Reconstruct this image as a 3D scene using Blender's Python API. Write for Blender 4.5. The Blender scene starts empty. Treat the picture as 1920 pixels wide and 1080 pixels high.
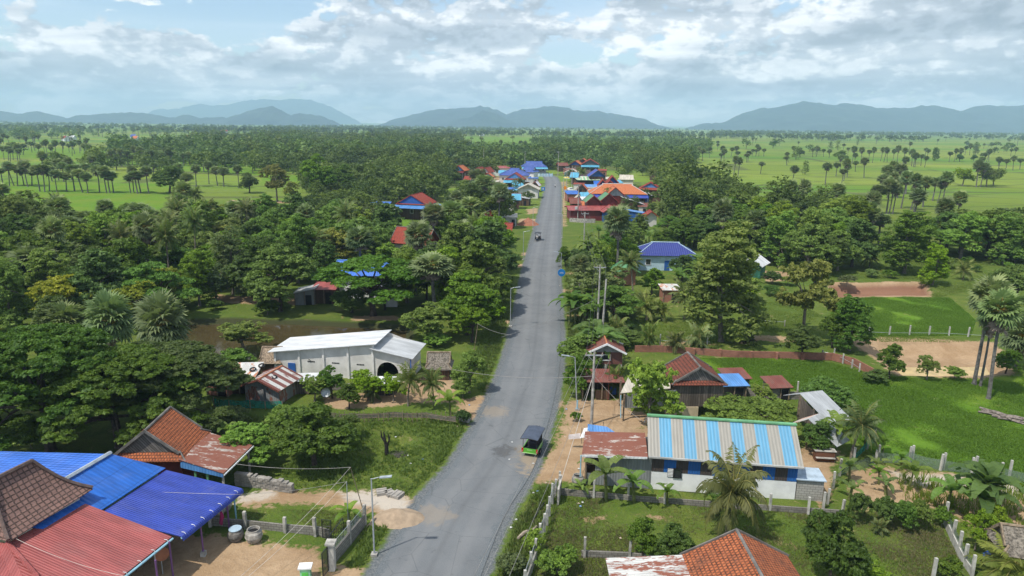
import bpy, math, random, numpy as np
from mathutils import Matrix, Vector
random.seed(7); rng=np.random.default_rng(7)
SC=bpy.context.scene; COL=SC.collection
# ---------------------------------------------------------------- camera
F=1280.; H=28.; PITCH=math.radians(13.5); ROLL=math.radians(0.65)
CM=Matrix.Rotation(math.pi/2-PITCH,3,'X')@Matrix.Rotation(ROLL,3,'Z')
cam=bpy.data.cameras.new('camera'); camo=bpy.data.objects.new('camera',cam); COL.objects.link(camo)
camo.matrix_world=Matrix.Translation((0,0,H))@CM.to_4x4()
cam.sensor_width=36; cam.lens=F/1920*36; cam.clip_start=.5; cam.clip_end=60000; SC.camera=camo
def P(px,py,z=0.):
    d=CM@Vector(((px-960)/F,(540-py)/F,-1.)); t=(z-H)/d.z; return Vector((0,0,H))+d*t
def PX(v):
    q=CM.transposed()@(Vector(v)-Vector((0,0,H))); return 960-F*q.x/q.z,540+F*q.y/q.z
CMn=np.array(CM)
def PXn(x,y,z=0):
    q=CMn.T@np.stack([x,y,np.zeros_like(x)+z-H]); return 960-F*q[0]/q[2],540+F*q[1]/q[2]
def S(p): # metres per photo pixel at a world point
    q=CM.transposed()@(Vector(p)-Vector((0,0,H))); return -q.z/F
# ---------------------------------------------------------------- world, sun, exposure
SUN_EL=math.radians(60); SUN_AZ=math.radians(-128)   # azimuth from +Y towards +X
w=bpy.data.worlds.new('World'); SC.world=w; w.use_nodes=True
def build_world():
    nt=w.node_tree; N=nt.nodes; L=nt.links; N.clear()
    def nd(t,**k):
        n=N.new(t)
        for a,b in k.items():
            if a in n.inputs.keys() if isinstance(a,str) else False: n.inputs[a].default_value=b
            else: setattr(n,a,b)
        return n
    def mth(op,a,b=None,c=None,clamp=False):
        n=N.new('ShaderNodeMath'); n.operation=op; n.use_clamp=clamp
        for i,v in enumerate((a,b,c)):
            if v is None: continue
            if isinstance(v,(int,float)): n.inputs[i].default_value=v
            else: L.new(v,n.inputs[i])
        return n.outputs[0]
    def vm(op,a,b=None,s=None):
        n=N.new('ShaderNodeVectorMath'); n.operation=op
        for i,v in enumerate((a,b)):
            if v is None: continue
            if isinstance(v,(tuple,list)): n.inputs[i].default_value=v
            else: L.new(v,n.inputs[i])
        if s is not None: n.inputs['Scale'].default_value=s
        return n.outputs['Value'] if op in('DOT_PRODUCT','LENGTH') else n.outputs[0]
    out=N.new('ShaderNodeOutputWorld')
    sky=N.new('ShaderNodeTexSky'); sky.sky_type='NISHITA'; sky.sun_disc=False
    sky.sun_elevation=SUN_EL; sky.sun_rotation=SUN_AZ; sky.air_density=1.0; sky.dust_density=.6; sky.altitude=50
    tc=N.new('ShaderNodeTexCoord'); D=tc.outputs['Generated']
    sep=N.new('ShaderNodeSeparateXYZ'); L.new(D,sep.inputs[0]); x,y,z=sep.outputs
    el=mth('MAXIMUM',z,0.0)
    # azimuth / elevation coordinates: clouds flattened towards the horizon
    az=mth('ARCTAN2',x,y)
    ez=mth('POWER',el,0.85)
    def coords(sx,sy,off=(0,0,0),doff=(0,0)):
        c=N.new('ShaderNodeCombineXYZ')
        L.new(mth('MULTIPLY_ADD',az,sx,off[0]+doff[0]*sx),c.inputs[0]); L.new(mth('MULTIPLY_ADD',ez,sy,off[1]+doff[1]*sy),c.inputs[1])
        c.inputs[2].default_value=off[2]; return c.outputs[0]
    def noise(v,sc,det,rough=.55,dist=0.,lac=2.):
        n=N.new('ShaderNodeTexNoise'); n.inputs['Scale'].default_value=sc; n.inputs['Detail'].default_value=det
        n.inputs['Roughness'].default_value=rough; n.inputs['Distortion'].default_value=dist; n.inputs['Lacunarity'].default_value=lac
        L.new(v,n.inputs['Vector']); return n.outputs[0]
    def ramp(v,*st):
        n=N.new('ShaderNodeMapRange'); n.interpolation_type='SMOOTHSTEP'
        for i,s in enumerate(st): n.inputs[1+i].default_value=s
        L.new(v,n.inputs[0]); return n.outputs[0]
    def billow(off,doff):
        v=coords(6.,9.5,off,doff)
        a=noise(v,1.1,8,.52,.2)
        n2=noise(v,2.6,4,.5,.0); b=mth('SUBTRACT',1.,mth('ABSOLUTE',mth('MULTIPLY_ADD',n2,4.,-2.)))
        n3=noise(v,6.5,3,.5,.0); c=mth('SUBTRACT',1.,mth('ABSOLUTE',mth('MULTIPLY_ADD',n3,4.,-2.)))
        return mth('ADD',mth('MULTIPLY',a,.92),mth('ADD',mth('MULTIPLY',b,.15),mth('MULTIPLY',c,.08)))
    OFF=(CL_OFF[0],CL_OFF[1],CL_OFF[2])
    d0=billow(OFF,(0,0)); d1=billow(OFF,(-.010,.020))
    # blue openings (azimuth, elevation^.72, radius az, radius el, strength)
    def blob(a0,e0,ra,re,s):
        u=mth('DIVIDE',mth('SUBTRACT',az,a0),ra); v=mth('DIVIDE',mth('SUBTRACT',ez,e0),re)
        r=mth('ADD',mth('MULTIPLY',u,u),mth('MULTIPLY',v,v)); return mth('MULTIPLY',mth('EXPONENT',mth('MULTIPLY',r,-1.)),s)
    tot=d0
    for b in BLOBS: tot=mth('ADD',tot,blob(*b))
    bias=ramp(el,0.0,.10,.07,0.0)   # solid bank near the horizon
    tot=mth('ADD',tot,bias)
    cov=ramp(tot,.60,.68,0.,1.)
    # high thin veil
    veil=ramp(noise(coords(1.6,9.,(3,8,1)),1.,6,.6,.6),.42,.68,0.,.75)
    # light and dark within the clouds
    sh=mth('SUBTRACT',d0,d1)
    lit=ramp(sh,-.07,.09,0.,1.)
    big=ramp(noise(coords(3.4,20.,(11,4,2)),1.,5,.5,.3),.38,.62,0.,1.)
    thick=ramp(tot,.72,1.05,0.,1.)
    lum=mth('ADD',mth('MULTIPLY',lit,.42),mth('MULTIPLY',big,.46))
    lum=mth('SUBTRACT',lum,mth('MULTIPLY',thick,.36)); lum=mth('ADD',lum,ramp(el,.01,.12,.26,.12),clamp=True)
    cr=N.new('ShaderNodeValToRGB'); L.new(lum,cr.inputs[0]); e=cr.color_ramp.elements
    e[0].position=0; e[0].color=(*CLD_DARK,1); e[1].position=1; e[1].color=(*CLD_LIT,1)
    m=e.new(.5); m.color=(*CLD_MID,1)
    def mix(f,a,b):
        n=N.new('ShaderNodeMix'); n.data_type='RGBA'
        if isinstance(f,float): n.inputs[0].default_value=f
        else: L.new(f,n.inputs[0])
        for i,v in ((6,a),(7,b)):
            if isinstance(v,tuple): n.inputs[i].default_value=v
            else: L.new(v,n.inputs[i])
        return n.outputs[2]
    skys=vm('SCALE',sky.outputs[0],None,SKY_STR)
    c=mix(veil,skys,(*VEIL,1)); c=mix(cov,c,cr.outputs[0])
    c=mix(ramp(el,0.,.04,.30,0.),c,(*HORIZ,1))
    bg=N.new('ShaderNodeBackground'); L.new(c,bg.inputs[0]); bg.inputs[1].default_value=1.0
    L.new(bg.outputs[0],out.inputs[0])
SKY_STR=.12; CL_OFF=(4.3,1.7,.4)
CLD_DARK=(.28,.325,.38); CLD_MID=(.49,.54,.60); CLD_LIT=(.98,.98,.98); VEIL=(.58,.69,.80); HORIZ=(.64,.70,.77)
def SKB(px,py,rx,ry,st):
    d=(CM@Vector(((px-960)/F,(540-py)/F,-1.))).normalized(); e=lambda q:max(q,.0001)**.85
    d2=(CM@Vector(((px-960)/F,(540-py+ry)/F,-1.))).normalized(); return (math.atan2(d.x,d.y),e(d.z),rx/F*.85,abs(e(d2.z)-e(d.z))+.004,st)
BLOBS=[SKB(*q) for q in [(235,35,230,28,-.20),(530,12,60,26,-.20),(420,100,200,22,-.14),(1055,98,60,16,-.16),(1245,96,80,22,-.16),(60,40,120,40,.10),(900,60,330,60,.16),(1300,40,300,50,.12),(1700,80,400,60,.12),
  (505,118,50,32,.22),(425,120,40,28,.20),(290,78,60,14,.20),(370,86,26,10,.22),(120,140,250,40,.16),(700,150,300,40,.14),(1300,160,500,40,.16)]]
build_world(); w.cycles.sampling_method='MANUAL'; w.cycles.sample_map_resolution=256
sl=bpy.data.lights.new('sun','SUN'); sl.energy=3.6; sl.angle=math.radians(1.2); sl.color=(1,.94,.83)
so=bpy.data.objects.new('sun',sl); COL.objects.link(so)
sd=Vector((math.sin(SUN_AZ)*math.cos(SUN_EL),math.cos(SUN_AZ)*math.cos(SUN_EL),math.sin(SUN_EL)))
so.rotation_euler=sd.to_track_quat('Z','Y').to_euler(); so.location=(0,0,200)
SC.view_settings.view_transform='Standard'; SC.view_settings.look='None'; SC.view_settings.exposure=0.42; SC.view_settings.gamma=1
cy=SC.cycles; cy.max_bounces=7; cy.diffuse_bounces=4; cy.glossy_bounces=2; cy.transmission_bounces=3; cy.transparent_max_bounces=8; cy.volume_bounces=1
cy.use_adaptive_sampling=True; cy.adaptive_threshold=.015; cy.use_denoising=True; cy.caustics_reflective=False; cy.caustics_refractive=False
# ---------------------------------------------------------------- materials
class NT:
    def __init__(s,name):
        s.m=bpy.data.materials.new(name); s.m.use_nodes=True; s.t=s.m.node_tree; s.N=s.t.nodes; s.L=s.t.links
        s.b=s.N['Principled BSDF']; s.b.inputs['Roughness'].default_value=.85; s.b.inputs['Specular IOR Level'].default_value=.25
    def link(s,a,b): s.L.new(a,b)
    def put(s,sock,v):
        if isinstance(v,(int,float)): sock.default_value=v
        elif isinstance(v,tuple): sock.default_value=v if len(v)==len(sock.default_value) else (*v,1)
        else: s.L.new(v,sock)
    def math(s,op,a,b=None,c=None,clamp=False):
        n=s.N.new('ShaderNodeMath'); n.operation=op; n.use_clamp=clamp
        for i,v in enumerate((a,b,c)):
            if v is not None: s.put(n.inputs[i],v)
        return n.outputs[0]
    def mix(s,f,a,b,bt='MIX'):
        n=s.N.new('ShaderNodeMix'); n.data_type='RGBA'; n.blend_type=bt
        s.put(n.inputs[0],f); s.put(n.inputs[6],a); s.put(n.inputs[7],b); return n.outputs[2]
    def noise(s,v,sc,det=3,rough=.55,dist=0.,scl=None):
        if scl: 
            m=s.N.new('ShaderNodeMapping'); m.inputs['Scale'].default_value=scl; s.L.new(v,m.inputs[0]); v=m.outputs[0]
        n=s.N.new('ShaderNodeTexNoise'); s.put(n.inputs['Scale'],sc); n.inputs['Detail'].default_value=det; n.inputs['Roughness'].default_value=rough; n.inputs['Distortion'].default_value=dist
        s.L.new(v,n.inputs['Vector']); return n.outputs[0]
    def ramp(s,v,a,b,c=0.,d=1.):
        n=s.N.new('ShaderNodeMapRange'); n.interpolation_type='SMOOTHSTEP'
        s.put(n.inputs[0],v)
        for i,q in enumerate((a,b,c,d)): n.inputs[1+i].default_value=q
        return n.outputs[0]
    def lin(s,v,a,b,c=0.,d=1.):
        n=s.N.new('ShaderNodeMapRange'); s.put(n.inputs[0],v)
        for i,q in enumerate((a,b,c,d)): n.inputs[1+i].default_value=q
        return n.outputs[0]
    def obj(s): return s.N.new('ShaderNodeTexCoord').outputs['Object']
    def uv(s): return s.N.new('ShaderNodeTexCoord').outputs['UV']
    def pos(s): return s.N.new('ShaderNodeNewGeometry').outputs['Position']
    def attr(s,n): 
        a=s.N.new('ShaderNodeAttribute'); a.attribute_name=n; return a.outputs['Fac']
    def rnd(s): return s.N.new('ShaderNodeObjectInfo').outputs['Random']
    def xyz(s,v):
        n=s.N.new('ShaderNodeSeparateXYZ'); s.L.new(v,n.inputs[0]); return n.outputs
    def bump(s,h,st=.5,d=.02):
        n=s.N.new('ShaderNodeBump'); n.inputs['Strength'].default_value=st; n.inputs['Distance'].default_value=d; s.L.new(h,n.inputs['Height']); s.L.new(n.outputs[0],s.b.inputs['Normal'])
    def col(s,c): s.put(s.b.inputs['Base Color'],c); return s
    def rough(s,r): s.put(s.b.inputs['Roughness'],r); return s
MATS={}
def plain(name,c,r=.7,var=.18,sc=1.2,metal=0.,spec=.3):
    if name in MATS: return MATS[name]
    t=NT(name); n=t.noise(t.pos(),sc,4,.6); dk=tuple(x*(1-var*1.3) for x in c); lt=tuple(min(1,x*(1+var)) for x in c)
    t.col(t.mix(t.ramp(n,.3,.7),dk,lt)); t.rough(r); t.b.inputs['Metallic'].default_value=metal; t.b.inputs['Specular IOR Level'].default_value=spec
    MATS[name]=t.m; return t.m
def corr(name,c,rust=0.,rc=(.13,.045,.03),period=.2,r=.45,stripe=None,sw=1.05,seam=None,rc2=None,ph=0.):
    """corrugated sheet; UV in metres, u across the ribs, v up the slope"""
    if name in MATS: return MATS[name]
    t=NT(name); uv=t.uv(); u,v,_=t.xyz(uv); c0=c
    base=t.mix(t.ramp(t.noise(uv,.6,4,.6,scl=(2.,.5,1)),.3,.7),tuple(x*.72 for x in c),tuple(min(1,x*1.12) for x in c)); base=t.mix(t.ramp(t.noise(uv,.35,6,.65,.5),.45,.8,0,.28),base,tuple(.5*x+.5*q for x,q in zip(c,(.42,.40,.37))))
    if stripe:
        f=t.math('GREATER_THAN',t.math('MODULO',t.math('ADD',u,50*sw*2+ph),sw*2),sw)
        n=t.ramp(t.noise(uv,2.,4,.6,scl=(3,.4,1)),.3,.75)
        base=t.mix(f,t.mix(n,tuple(x*.85 for x in c),c),t.mix(n,tuple(x*.85 for x in stripe),stripe))
    rib=t.math('SINE',t.math('MULTIPLY',u,2*math.pi/period))
    base=t.mix(t.lin(rib,-1,1,.16,0.),base,tuple(x*.3 for x in c0))
    if seam:
        g=t.math('LESS_THAN',t.math('MODULO',t.math('ADD',v,100*seam),seam),.07); base=t.mix(t.math('MULTIPLY',g,.45),base,tuple(x*.3 for x in c0))
    # per-sheet tone
    wn=t.N.new('ShaderNodeTexWhiteNoise'); wn.noise_dimensions='1D'; t.put(wn.inputs['W'],t.math('FLOOR',t.math('DIVIDE',u,.95)))
    base=t.mix(t.math('MULTIPLY',wn.outputs[0],.14),base,tuple(x*.55 for x in c0))
    if rust>0:
        n=t.noise(uv,1.,6,.65,.4,scl=(1.6,.45,1)); n2=t.noise(uv,5.,4,.6,scl=(2,.6,1))
        s_=t.math('ADD',t.math('MULTIPLY',n,.7),t.math('MULTIPLY',n2,.3))
        th=.72-rust*.42; f=t.ramp(s_,th-.03,th+.03)
        base=t.mix(f,base,t.mix(n2,rc,rc2 or tuple(min(1,x*1.9) for x in rc)))
        t.rough(t.math('MULTIPLY_ADD',f,.3,r+.1))
    else: t.rough(r)
    t.bump(rib,.55,.02); t.col(base); t.b.inputs['Specular IOR Level'].default_value=.4; MATS[name]=t.m; return t.m
def tile(name,c1,c2,mort,bw=.26,rh=.30,moss=.3,mossc=(.05,.035,.03),off=.5):
    if name in MATS: return MATS[name]
    t=NT(name); uv=t.uv(); b=t.N.new('ShaderNodeTexBrick'); t.link(uv,b.inputs['Vector']); b.offset=off
    b.inputs['Color1'].default_value=(*c1,1); b.inputs['Color2'].default_value=(*c2,1); b.inputs['Mortar'].default_value=(*mort,1)
    b.inputs['Scale'].default_value=1.; b.inputs['Mortar Size'].default_value=.045; b.inputs['Mortar Smooth'].default_value=.3; b.inputs['Brick Width'].default_value=bw; b.inputs['Row Height'].default_value=rh; b.inputs['Bias'].default_value=-.1
    n=t.noise(uv,.5,6,.65,.3); n2=t.noise(uv,3.,4,.6)
    f=t.ramp(t.math('ADD',t.math('MULTIPLY',n,.65),t.math('MULTIPLY',n2,.35)),.62-moss*.35,.80-moss*.3)
    c=t.mix(t.math('MULTIPLY',f,.75),b.outputs[0],mossc); c=t.mix(t.ramp(n2,.3,.75,0,.35),c,tuple(min(1,x*1.5) for x in c1))
    u,v,_=t.xyz(uv); sl=t.math('MODULO',t.math('ADD',v,100*rh),rh)
    t.col(c); t.bump(t.math('ADD',b.outputs[1],t.math('MULTIPLY',sl,-2.5)),.8,.04); MATS[name]=t.m; return t.m
def planks(name,c,wd=.22,r=.85,var=.5):
    if name in MATS: return MATS[name]
    t=NT(name); uv=t.uv(); u,v,_=t.xyz(uv)
    wn=t.N.new('ShaderNodeTexWhiteNoise'); wn.noise_dimensions='1D'; t.put(wn.inputs['W'],t.math('FLOOR',t.math('DIVIDE',u,wd)))
    b=t.mix(wn.outputs[0],tuple(x*(1-var) for x in c),tuple(min(1,x*(1+var*.6)) for x in c))
    b=t.mix(t.ramp(t.noise(uv,4.,5,.6,scl=(4,.5,1)),.35,.75),b,tuple(x*.45 for x in c))
    g=t.math('LESS_THAN',t.math('MODULO',t.math('ADD',u,200*wd),wd),.025); b=t.mix(g,b,(.015,.012,.01)); t.col(b); t.rough(r); MATS[name]=t.m; return t.m
def bricks(name,c1,c2,mort,bw=.4,rh=.2,ms=.02):
    if name in MATS: return MATS[name]
    t=NT(name); uv=t.uv(); b=t.N.new('ShaderNodeTexBrick'); t.link(uv,b.inputs['Vector'])
    for k,vv in (('Color1',c1),('Color2',c2),('Mortar',mort)): b.inputs[k].default_value=(*vv,1)
    b.inputs['Scale'].default_value=1.; b.inputs['Mortar Size'].default_value=ms; b.inputs['Brick Width'].default_value=bw; b.inputs['Row Height'].default_value=rh
    n=t.noise(t.pos(),.9,5,.65,.3); c=t.mix(t.ramp(n,.4,.75,0,.5),b.outputs[0],tuple(x*.35 for x in c1)); t.col(c); t.bump(b.outputs[1],-.4,.01); t.rough(.9); MATS[name]=t.m; return t.m
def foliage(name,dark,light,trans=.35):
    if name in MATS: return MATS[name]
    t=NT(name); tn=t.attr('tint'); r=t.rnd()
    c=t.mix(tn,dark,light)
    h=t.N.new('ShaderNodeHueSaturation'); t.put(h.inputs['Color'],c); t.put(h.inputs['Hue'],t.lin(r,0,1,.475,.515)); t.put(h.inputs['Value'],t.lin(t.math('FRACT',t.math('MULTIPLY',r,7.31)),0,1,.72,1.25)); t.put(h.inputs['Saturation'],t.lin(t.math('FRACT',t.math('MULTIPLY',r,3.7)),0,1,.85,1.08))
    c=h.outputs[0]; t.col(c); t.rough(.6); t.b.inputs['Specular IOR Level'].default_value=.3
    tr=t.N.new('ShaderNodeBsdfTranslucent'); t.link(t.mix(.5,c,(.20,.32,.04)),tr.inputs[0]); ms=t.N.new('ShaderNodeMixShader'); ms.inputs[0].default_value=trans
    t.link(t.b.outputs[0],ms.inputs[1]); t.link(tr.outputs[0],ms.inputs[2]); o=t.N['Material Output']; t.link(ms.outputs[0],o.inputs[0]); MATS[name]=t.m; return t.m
def bark(name,c=(.16,.13,.10)): return plain(name,c,.9,.35,3.)
# ---------------------------------------------------------------- mesh helpers
def npmesh(name,V,Fc,mat,tint=None,k=4):
    """V (n,3), Fc (m,k) arrays"""
    V=np.asarray(V,np.float32); Fc=np.asarray(Fc,np.int32); me=bpy.data.meshes.new(name)
    me.vertices.add(len(V)); me.vertices.foreach_set('co',V.ravel()); m=len(Fc); k=Fc.shape[1]
    me.loops.add(m*k); me.loops.foreach_set('vertex_index',Fc.ravel()); me.polygons.add(m)
    me.polygons.foreach_set('loop_start',np.arange(m,dtype=np.int32)*k); me.polygons.foreach_set('loop_total',np.full(m,k,np.int32))
    if tint is not None: a=me.attributes.new('tint','FLOAT','POINT'); a.data.foreach_set('value',np.asarray(tint,np.float32))
    me.update(calc_edges=True)
    if mat: me.materials.append(mat)
    return me
class MB:
    def __init__(s): s.v=[]; s.f=[]; s.uv=[]; s.mi=[]; s.ms=[]; s.cur=0
    def use(s,m):
        if m not in s.ms: s.ms.append(m)
        s.cur=s.ms.index(m); return s
    def face(s,pts,uv=None):
        pts=[Vector(p) for p in pts]; i=len(s.v); s.v+=pts; s.f.append(list(range(i,i+len(pts)))); s.mi.append(s.cur)
        if uv is None:
            o=pts[0]; ex=(pts[1]-o); 
            if ex.length<1e-6: ex=pts[2]-o
            ex=ex.normalized(); nn=Vector((0,0,0))
            for a in range(1,len(pts)-1): nn+=(pts[a]-o).cross(pts[a+1]-o)
            nn=nn.normalized() if nn.length>1e-9 else Vector((0,0,1))
            ey=nn.cross(ex); ou=o.dot(ex); ov=o.dot(ey); uv=[((p-o).dot(ex)+ou,(p-o).dot(ey)+ov) for p in pts]
        s.uv.append(uv); return s
    def slab(s,pts,t=.06,uvx=None):
        """polygon sheet with thickness t below; uvx = direction of u (eave direction)"""
        pts=[Vector(p) for p in pts]; o=pts[0]; nn=Vector((0,0,0))
        for a in range(1,len(pts)-1): nn+=(pts[a]-o).cross(pts[a+1]-o)
        nn.normalize()
        if nn.z<0: pts=pts[::-1]; nn=-nn; o=pts[0]
        ex=Vector(uvx) if uvx is not None else (pts[1]-pts[0]); ex=(ex-nn*ex.dot(nn)).normalized(); ey=nn.cross(ex)
        if ey.z<0: ey=-ey; 
        U=[(p.dot(ex),p.dot(ey)) for p in pts]; s.face(pts,U)
        lo=[p-nn*t for p in pts]; s.face(lo[::-1],U[::-1]); n=len(pts)
        for i in range(n):
            j=(i+1)%n; s.face([pts[j],pts[i],lo[i],lo[j]])
        return s
    def box(s,c,size,rot=0.,base=False,M=None):
        x,y,z=[q/2 for q in size]; zc=z if base else 0
        R=M if M is not None else Matrix.Rotation(rot,3,'Z'); c=Vector(c)
        p=[c+R@Vector((a*x,b*y,d*z+zc)) for a in(-1,1) for b in(-1,1) for d in(-1,1)]
        for q in ((0,4,5,1),(4,6,7,5),(6,2,3,7),(2,0,1,3),(1,5,7,3),(2,6,4,0)): s.face([p[i] for i in q])
        return s
    def prism(s,poly,z0,z1):
        n=len(poly); 
        for i in range(n):
            a,b=poly[i],poly[(i+1)%n]; s.face([(a[0],a[1],z0),(b[0],b[1],z0),(b[0],b[1],z1),(a[0],a[1],z1)])
        s.face([(a[0],a[1],z1) for a in poly]); s.face([(a[0],a[1],z0) for a in poly[::-1]]); return s
    def tube(s,pts,r,n=6,cap=True):
        pts=[Vector(p) for p in pts]; rs=r if isinstance(r,(list,tuple)) else [r]*len(pts); rings=[]
        for i,p in enumerate(pts):
            d=(pts[min(i+1,len(pts)-1)]-pts[max(i-1,0)]); d=d.normalized() if d.length>0 else Vector((0,0,1))
            a=d.cross(Vector((0,0,1)) if abs(d.z)<.9 else Vector((1,0,0))).normalized(); b=d.cross(a)
            rings.append([p+(a*math.cos(t)+b*math.sin(t))*rs[i] for t in [2*math.pi*k/n for k in range(n)]])
        for i in range(len(rings)-1):
            for k in range(n): s.face([rings[i][k],rings[i+1][k],rings[i+1][(k+1)%n],rings[i][(k+1)%n]])
        if cap: s.face(rings[0]); s.face(rings[-1][::-1])
        return s
    def lathe(s,c,prof,n=14):
        c=Vector(c); R=[[c+Vector((r*math.cos(2*math.pi*k/n),r*math.sin(2*math.pi*k/n),z)) for k in range(n)] for r,z in prof]
        for i in range(len(R)-1):
            for k in range(n): s.face([R[i][k],R[i][(k+1)%n],R[i+1][(k+1)%n],R[i+1][k]])
        return s
    def mesh(s,name):
        me=bpy.data.meshes.new(name); me.from_pydata(s.v,[],s.f); me.polygons.foreach_set('material_index',s.mi)
        ul=me.uv_layers.new(name='UVMap'); ul.data.foreach_set('uv',np.array([q for f in s.uv for q in f],np.float32).ravel())
        for m in s.ms: me.materials.append(m)
        me.update(); return me
def tag(o,label=None,cat=None,group=None,kind=None):
    if label: o['label']=label
    if cat: o['category']=cat
    if group: o['group']=group
    if kind: o['kind']=kind
    return o
def link(name,me,parent=None,loc=None):
    o=bpy.data.objects.new(name,me); COL.objects.link(o)
    if parent is not None: o.parent=parent
    if loc is not None: o.location=loc
    return o
def empty(name,label,cat,loc,rz=0.,group=None,sc=1.):
    o=bpy.data.objects.new(name,None); COL.objects.link(o); o.location=loc; o.rotation_euler=(0,0,rz); o.scale=(sc,)*3; o.empty_display_size=.3
    return tag(o,label,cat,group)
def part(mb,name,root,mat=None):
    if isinstance(mb,MB):
        if mat is not None and not mb.ms: mb.ms=[mat]
        mb=mb.mesh(name)
    return link(name,mb,root)
def smooth(o):
    o.data.polygons.foreach_set('use_smooth',[True]*len(o.data.polygons)); return o
# ---------------------------------------------------------------- ground zones
def WP(pts): return np.array([tuple(P(*p)[:2]) for p in pts])
def sdf(x,y,poly):
    """signed distance, positive inside"""
    n=len(poly); d=np.full(x.shape,1e9); ins=np.zeros(x.shape,bool)
    for i in range(n):
        a=poly[i]; b=poly[(i+1)%n]; ex,ey=b-a; wx=x-a[0]; wy=y-a[1]; t=np.clip((wx*ex+wy*ey)/(ex*ex+ey*ey+1e-9),0,1)
        d=np.minimum(d,np.hypot(wx-ex*t,wy-ey*t)); c=((a[1]>y)!=(b[1]>y))&(x<(b[0]-a[0])*(y-a[1])/(b[1]-a[1]+1e-12)+a[0]); ins^=c
    return np.where(ins,d,-d)
def sdu(x,y,polys):
    d=np.full(x.shape,-1e3)
    for p in polys:
        lo=p.min(0)-12; hi=p.max(0)+12; m=(x>lo[0])&(x<hi[0])&(y>lo[1])&(y<hi[1])
        if m.any(): d[m]=np.maximum(d[m],sdf(x[m],y[m],p))
    return d
ROADC=[(800,1080),(868,950),(937,850),(993,700),(1008,600),(1016,500),(1031,400),(1037,350),(1034,335),(1022,327),(1000,322)]
rc=[P(*p) for p in ROADC]; _d=(rc[0]-rc[1]).normalized(); rc=[rc[0]+_d*42,rc[0]+_d*28,rc[0]+_d*14,rc[0]+_d*6]+rc
def spline(pts,n=8):
    out=[]
    for i in range(len(pts)-1):
        p0,p1,p2,p3=pts[max(i-1,0)],pts[i],pts[i+1],pts[min(i+2,len(pts)-1)]
        for k in range(n):
            t=k/n; out.append(.5*((2*p1)+(p2-p0)*t+(2*p0-5*p1+4*p2-p3)*t*t+(3*p1-p0-3*p2+p3)*t**3))
    return out+[pts[-1]]
RC=spline(rc); RCn=np.array([(p.x,p.y) for p in RC])
def roaddist(x,y):
    d=np.full(np.shape(x),1e9)
    for i in range(len(RCn)-1):
        a,b=RCn[i],RCn[i+1]; e=b-a; t=np.clip(((x-a[0])*e[0]+(y-a[1])*e[1])/(e@e+1e-9),0,1); d=np.minimum(d,np.hypot(x-a[0]-e[0]*t,y-a[1]-e[1]*t))
    return d
SAND=[WP(p) for p in [
 [(150,1000),(330,990),(470,1022),(600,1018),(618,1080),(600,1200),(100,1200)],
 [(440,930),(500,915),(600,918),(700,918),(780,935),(812,950),(800,968),(775,985),(735,985),(700,965),(640,950),(560,945),(450,952)],
 [(610,1062),(680,1066),(676,1100),(600,1100)],
 [(852,748),(905,742),(940,745),(932,765),(905,790),(862,786)],[(915,722),(940,722),(936,740),(918,742)],
 [(600,742),(690,735),(850,728),(856,752),(700,762),(620,765)],[(720,700),(850,705),(850,745),(720,750)],
 [(1052,760),(1075,748),(1175,746),(1190,800),(1225,800),(1225,845),(1120,900),(1052,903),(1010,908),(985,912),(1015,870),(1035,840),(1062,800)],
 [(1055,782),(1068,788),(1050,830),(1035,828)],
 [(1588,880),(1650,872),(1920,905),(1960,960),(1960,1040),(1870,1020),(1800,965),(1740,945),(1680,945),(1600,955)],
 [(1595,640),(1660,630),(1870,642),(1905,700),(1850,712),(1680,702)],[(1552,528),(1738,528),(1752,556),(1556,558)],
 [(1380,628),(1500,632),(1500,642),(1390,640)],[(1230,640),(1290,634),(1350,645),(1250,650)],[(1215,688),(1245,690),(1250,700),(1215,700)],
 [(1050,543),(1092,540),(1094,546),(1052,548)],[(1058,510),(1075,509),(1076,514),(1060,515)],[(1060,590),(1100,588),(1100,593),(1062,594)],
 [(955,498),(985,494),(985,501),(958,502)],[(978,474),(994,472),(994,478),(980,480)],[(985,393),(1008,390),(1010,400),(990,402)],[(975,410),(1006,410),(1003,420),(965,424)],
 [(1052,370),(1060,370),(1062,425),(1053,425)],[(1048,340),(1062,340),(1066,372),(1054,372)],
 [(900,330),(1000,332),(1000,345),(960,350),(900,340)],[(940,600),(958,598),(955,606),(940,607)],[(1040,752),(1062,752),(1062,768),(1040,765)],
 [(400,550),(480,556),(560,560),(560,572),(400,566)],[(660,590),(745,590),(745,600),(660,600)],
 [(430,375),(560,377),(560,382),(430,380)],[(980,277),(1010,275),(1010,278),(980,280)],
 [(1090,968),(1130,968),(1128,978),(1095,977)],[(1215,966),(1260,968),(1250,975),(1210,973)],[(1375,1000),(1420,1002),(1410,1012),(1375,1010)],
 [(1492,835),(1572,845),(1560,905),(1556,955),(1530,960),(1500,900)],[(1420,505),(1500,512),(1500,525),(1440,528)],[(1160,770),(1216,775),(1216,800),(1170,800)]]]
RICE=[WP(p) for p in [
 [(1300,672),(1440,670),(1560,680),(1640,705),(1760,712),(1930,705),(1990,930),(1640,852),(1610,830),(1545,740),(1480,730),(1350,712)],
 [(1555,558),(1780,558),(1830,600),(1820,629),(1640,630),(1560,600)],
 [(-200,395),(300,395),(330,345),(0,340),(-200,345)],[(-300,290),(200,300),(320,320),(500,330),(480,310),(300,285),(-300,265)],
 [(430,372),(660,372),(660,392),(500,395)],[(490,325),(575,330),(575,345),(490,345)],[(728,408),(768,406),(770,440),(735,445)],
 [(870,255),(1000,258),(1000,280),(880,272)]]]
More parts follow.
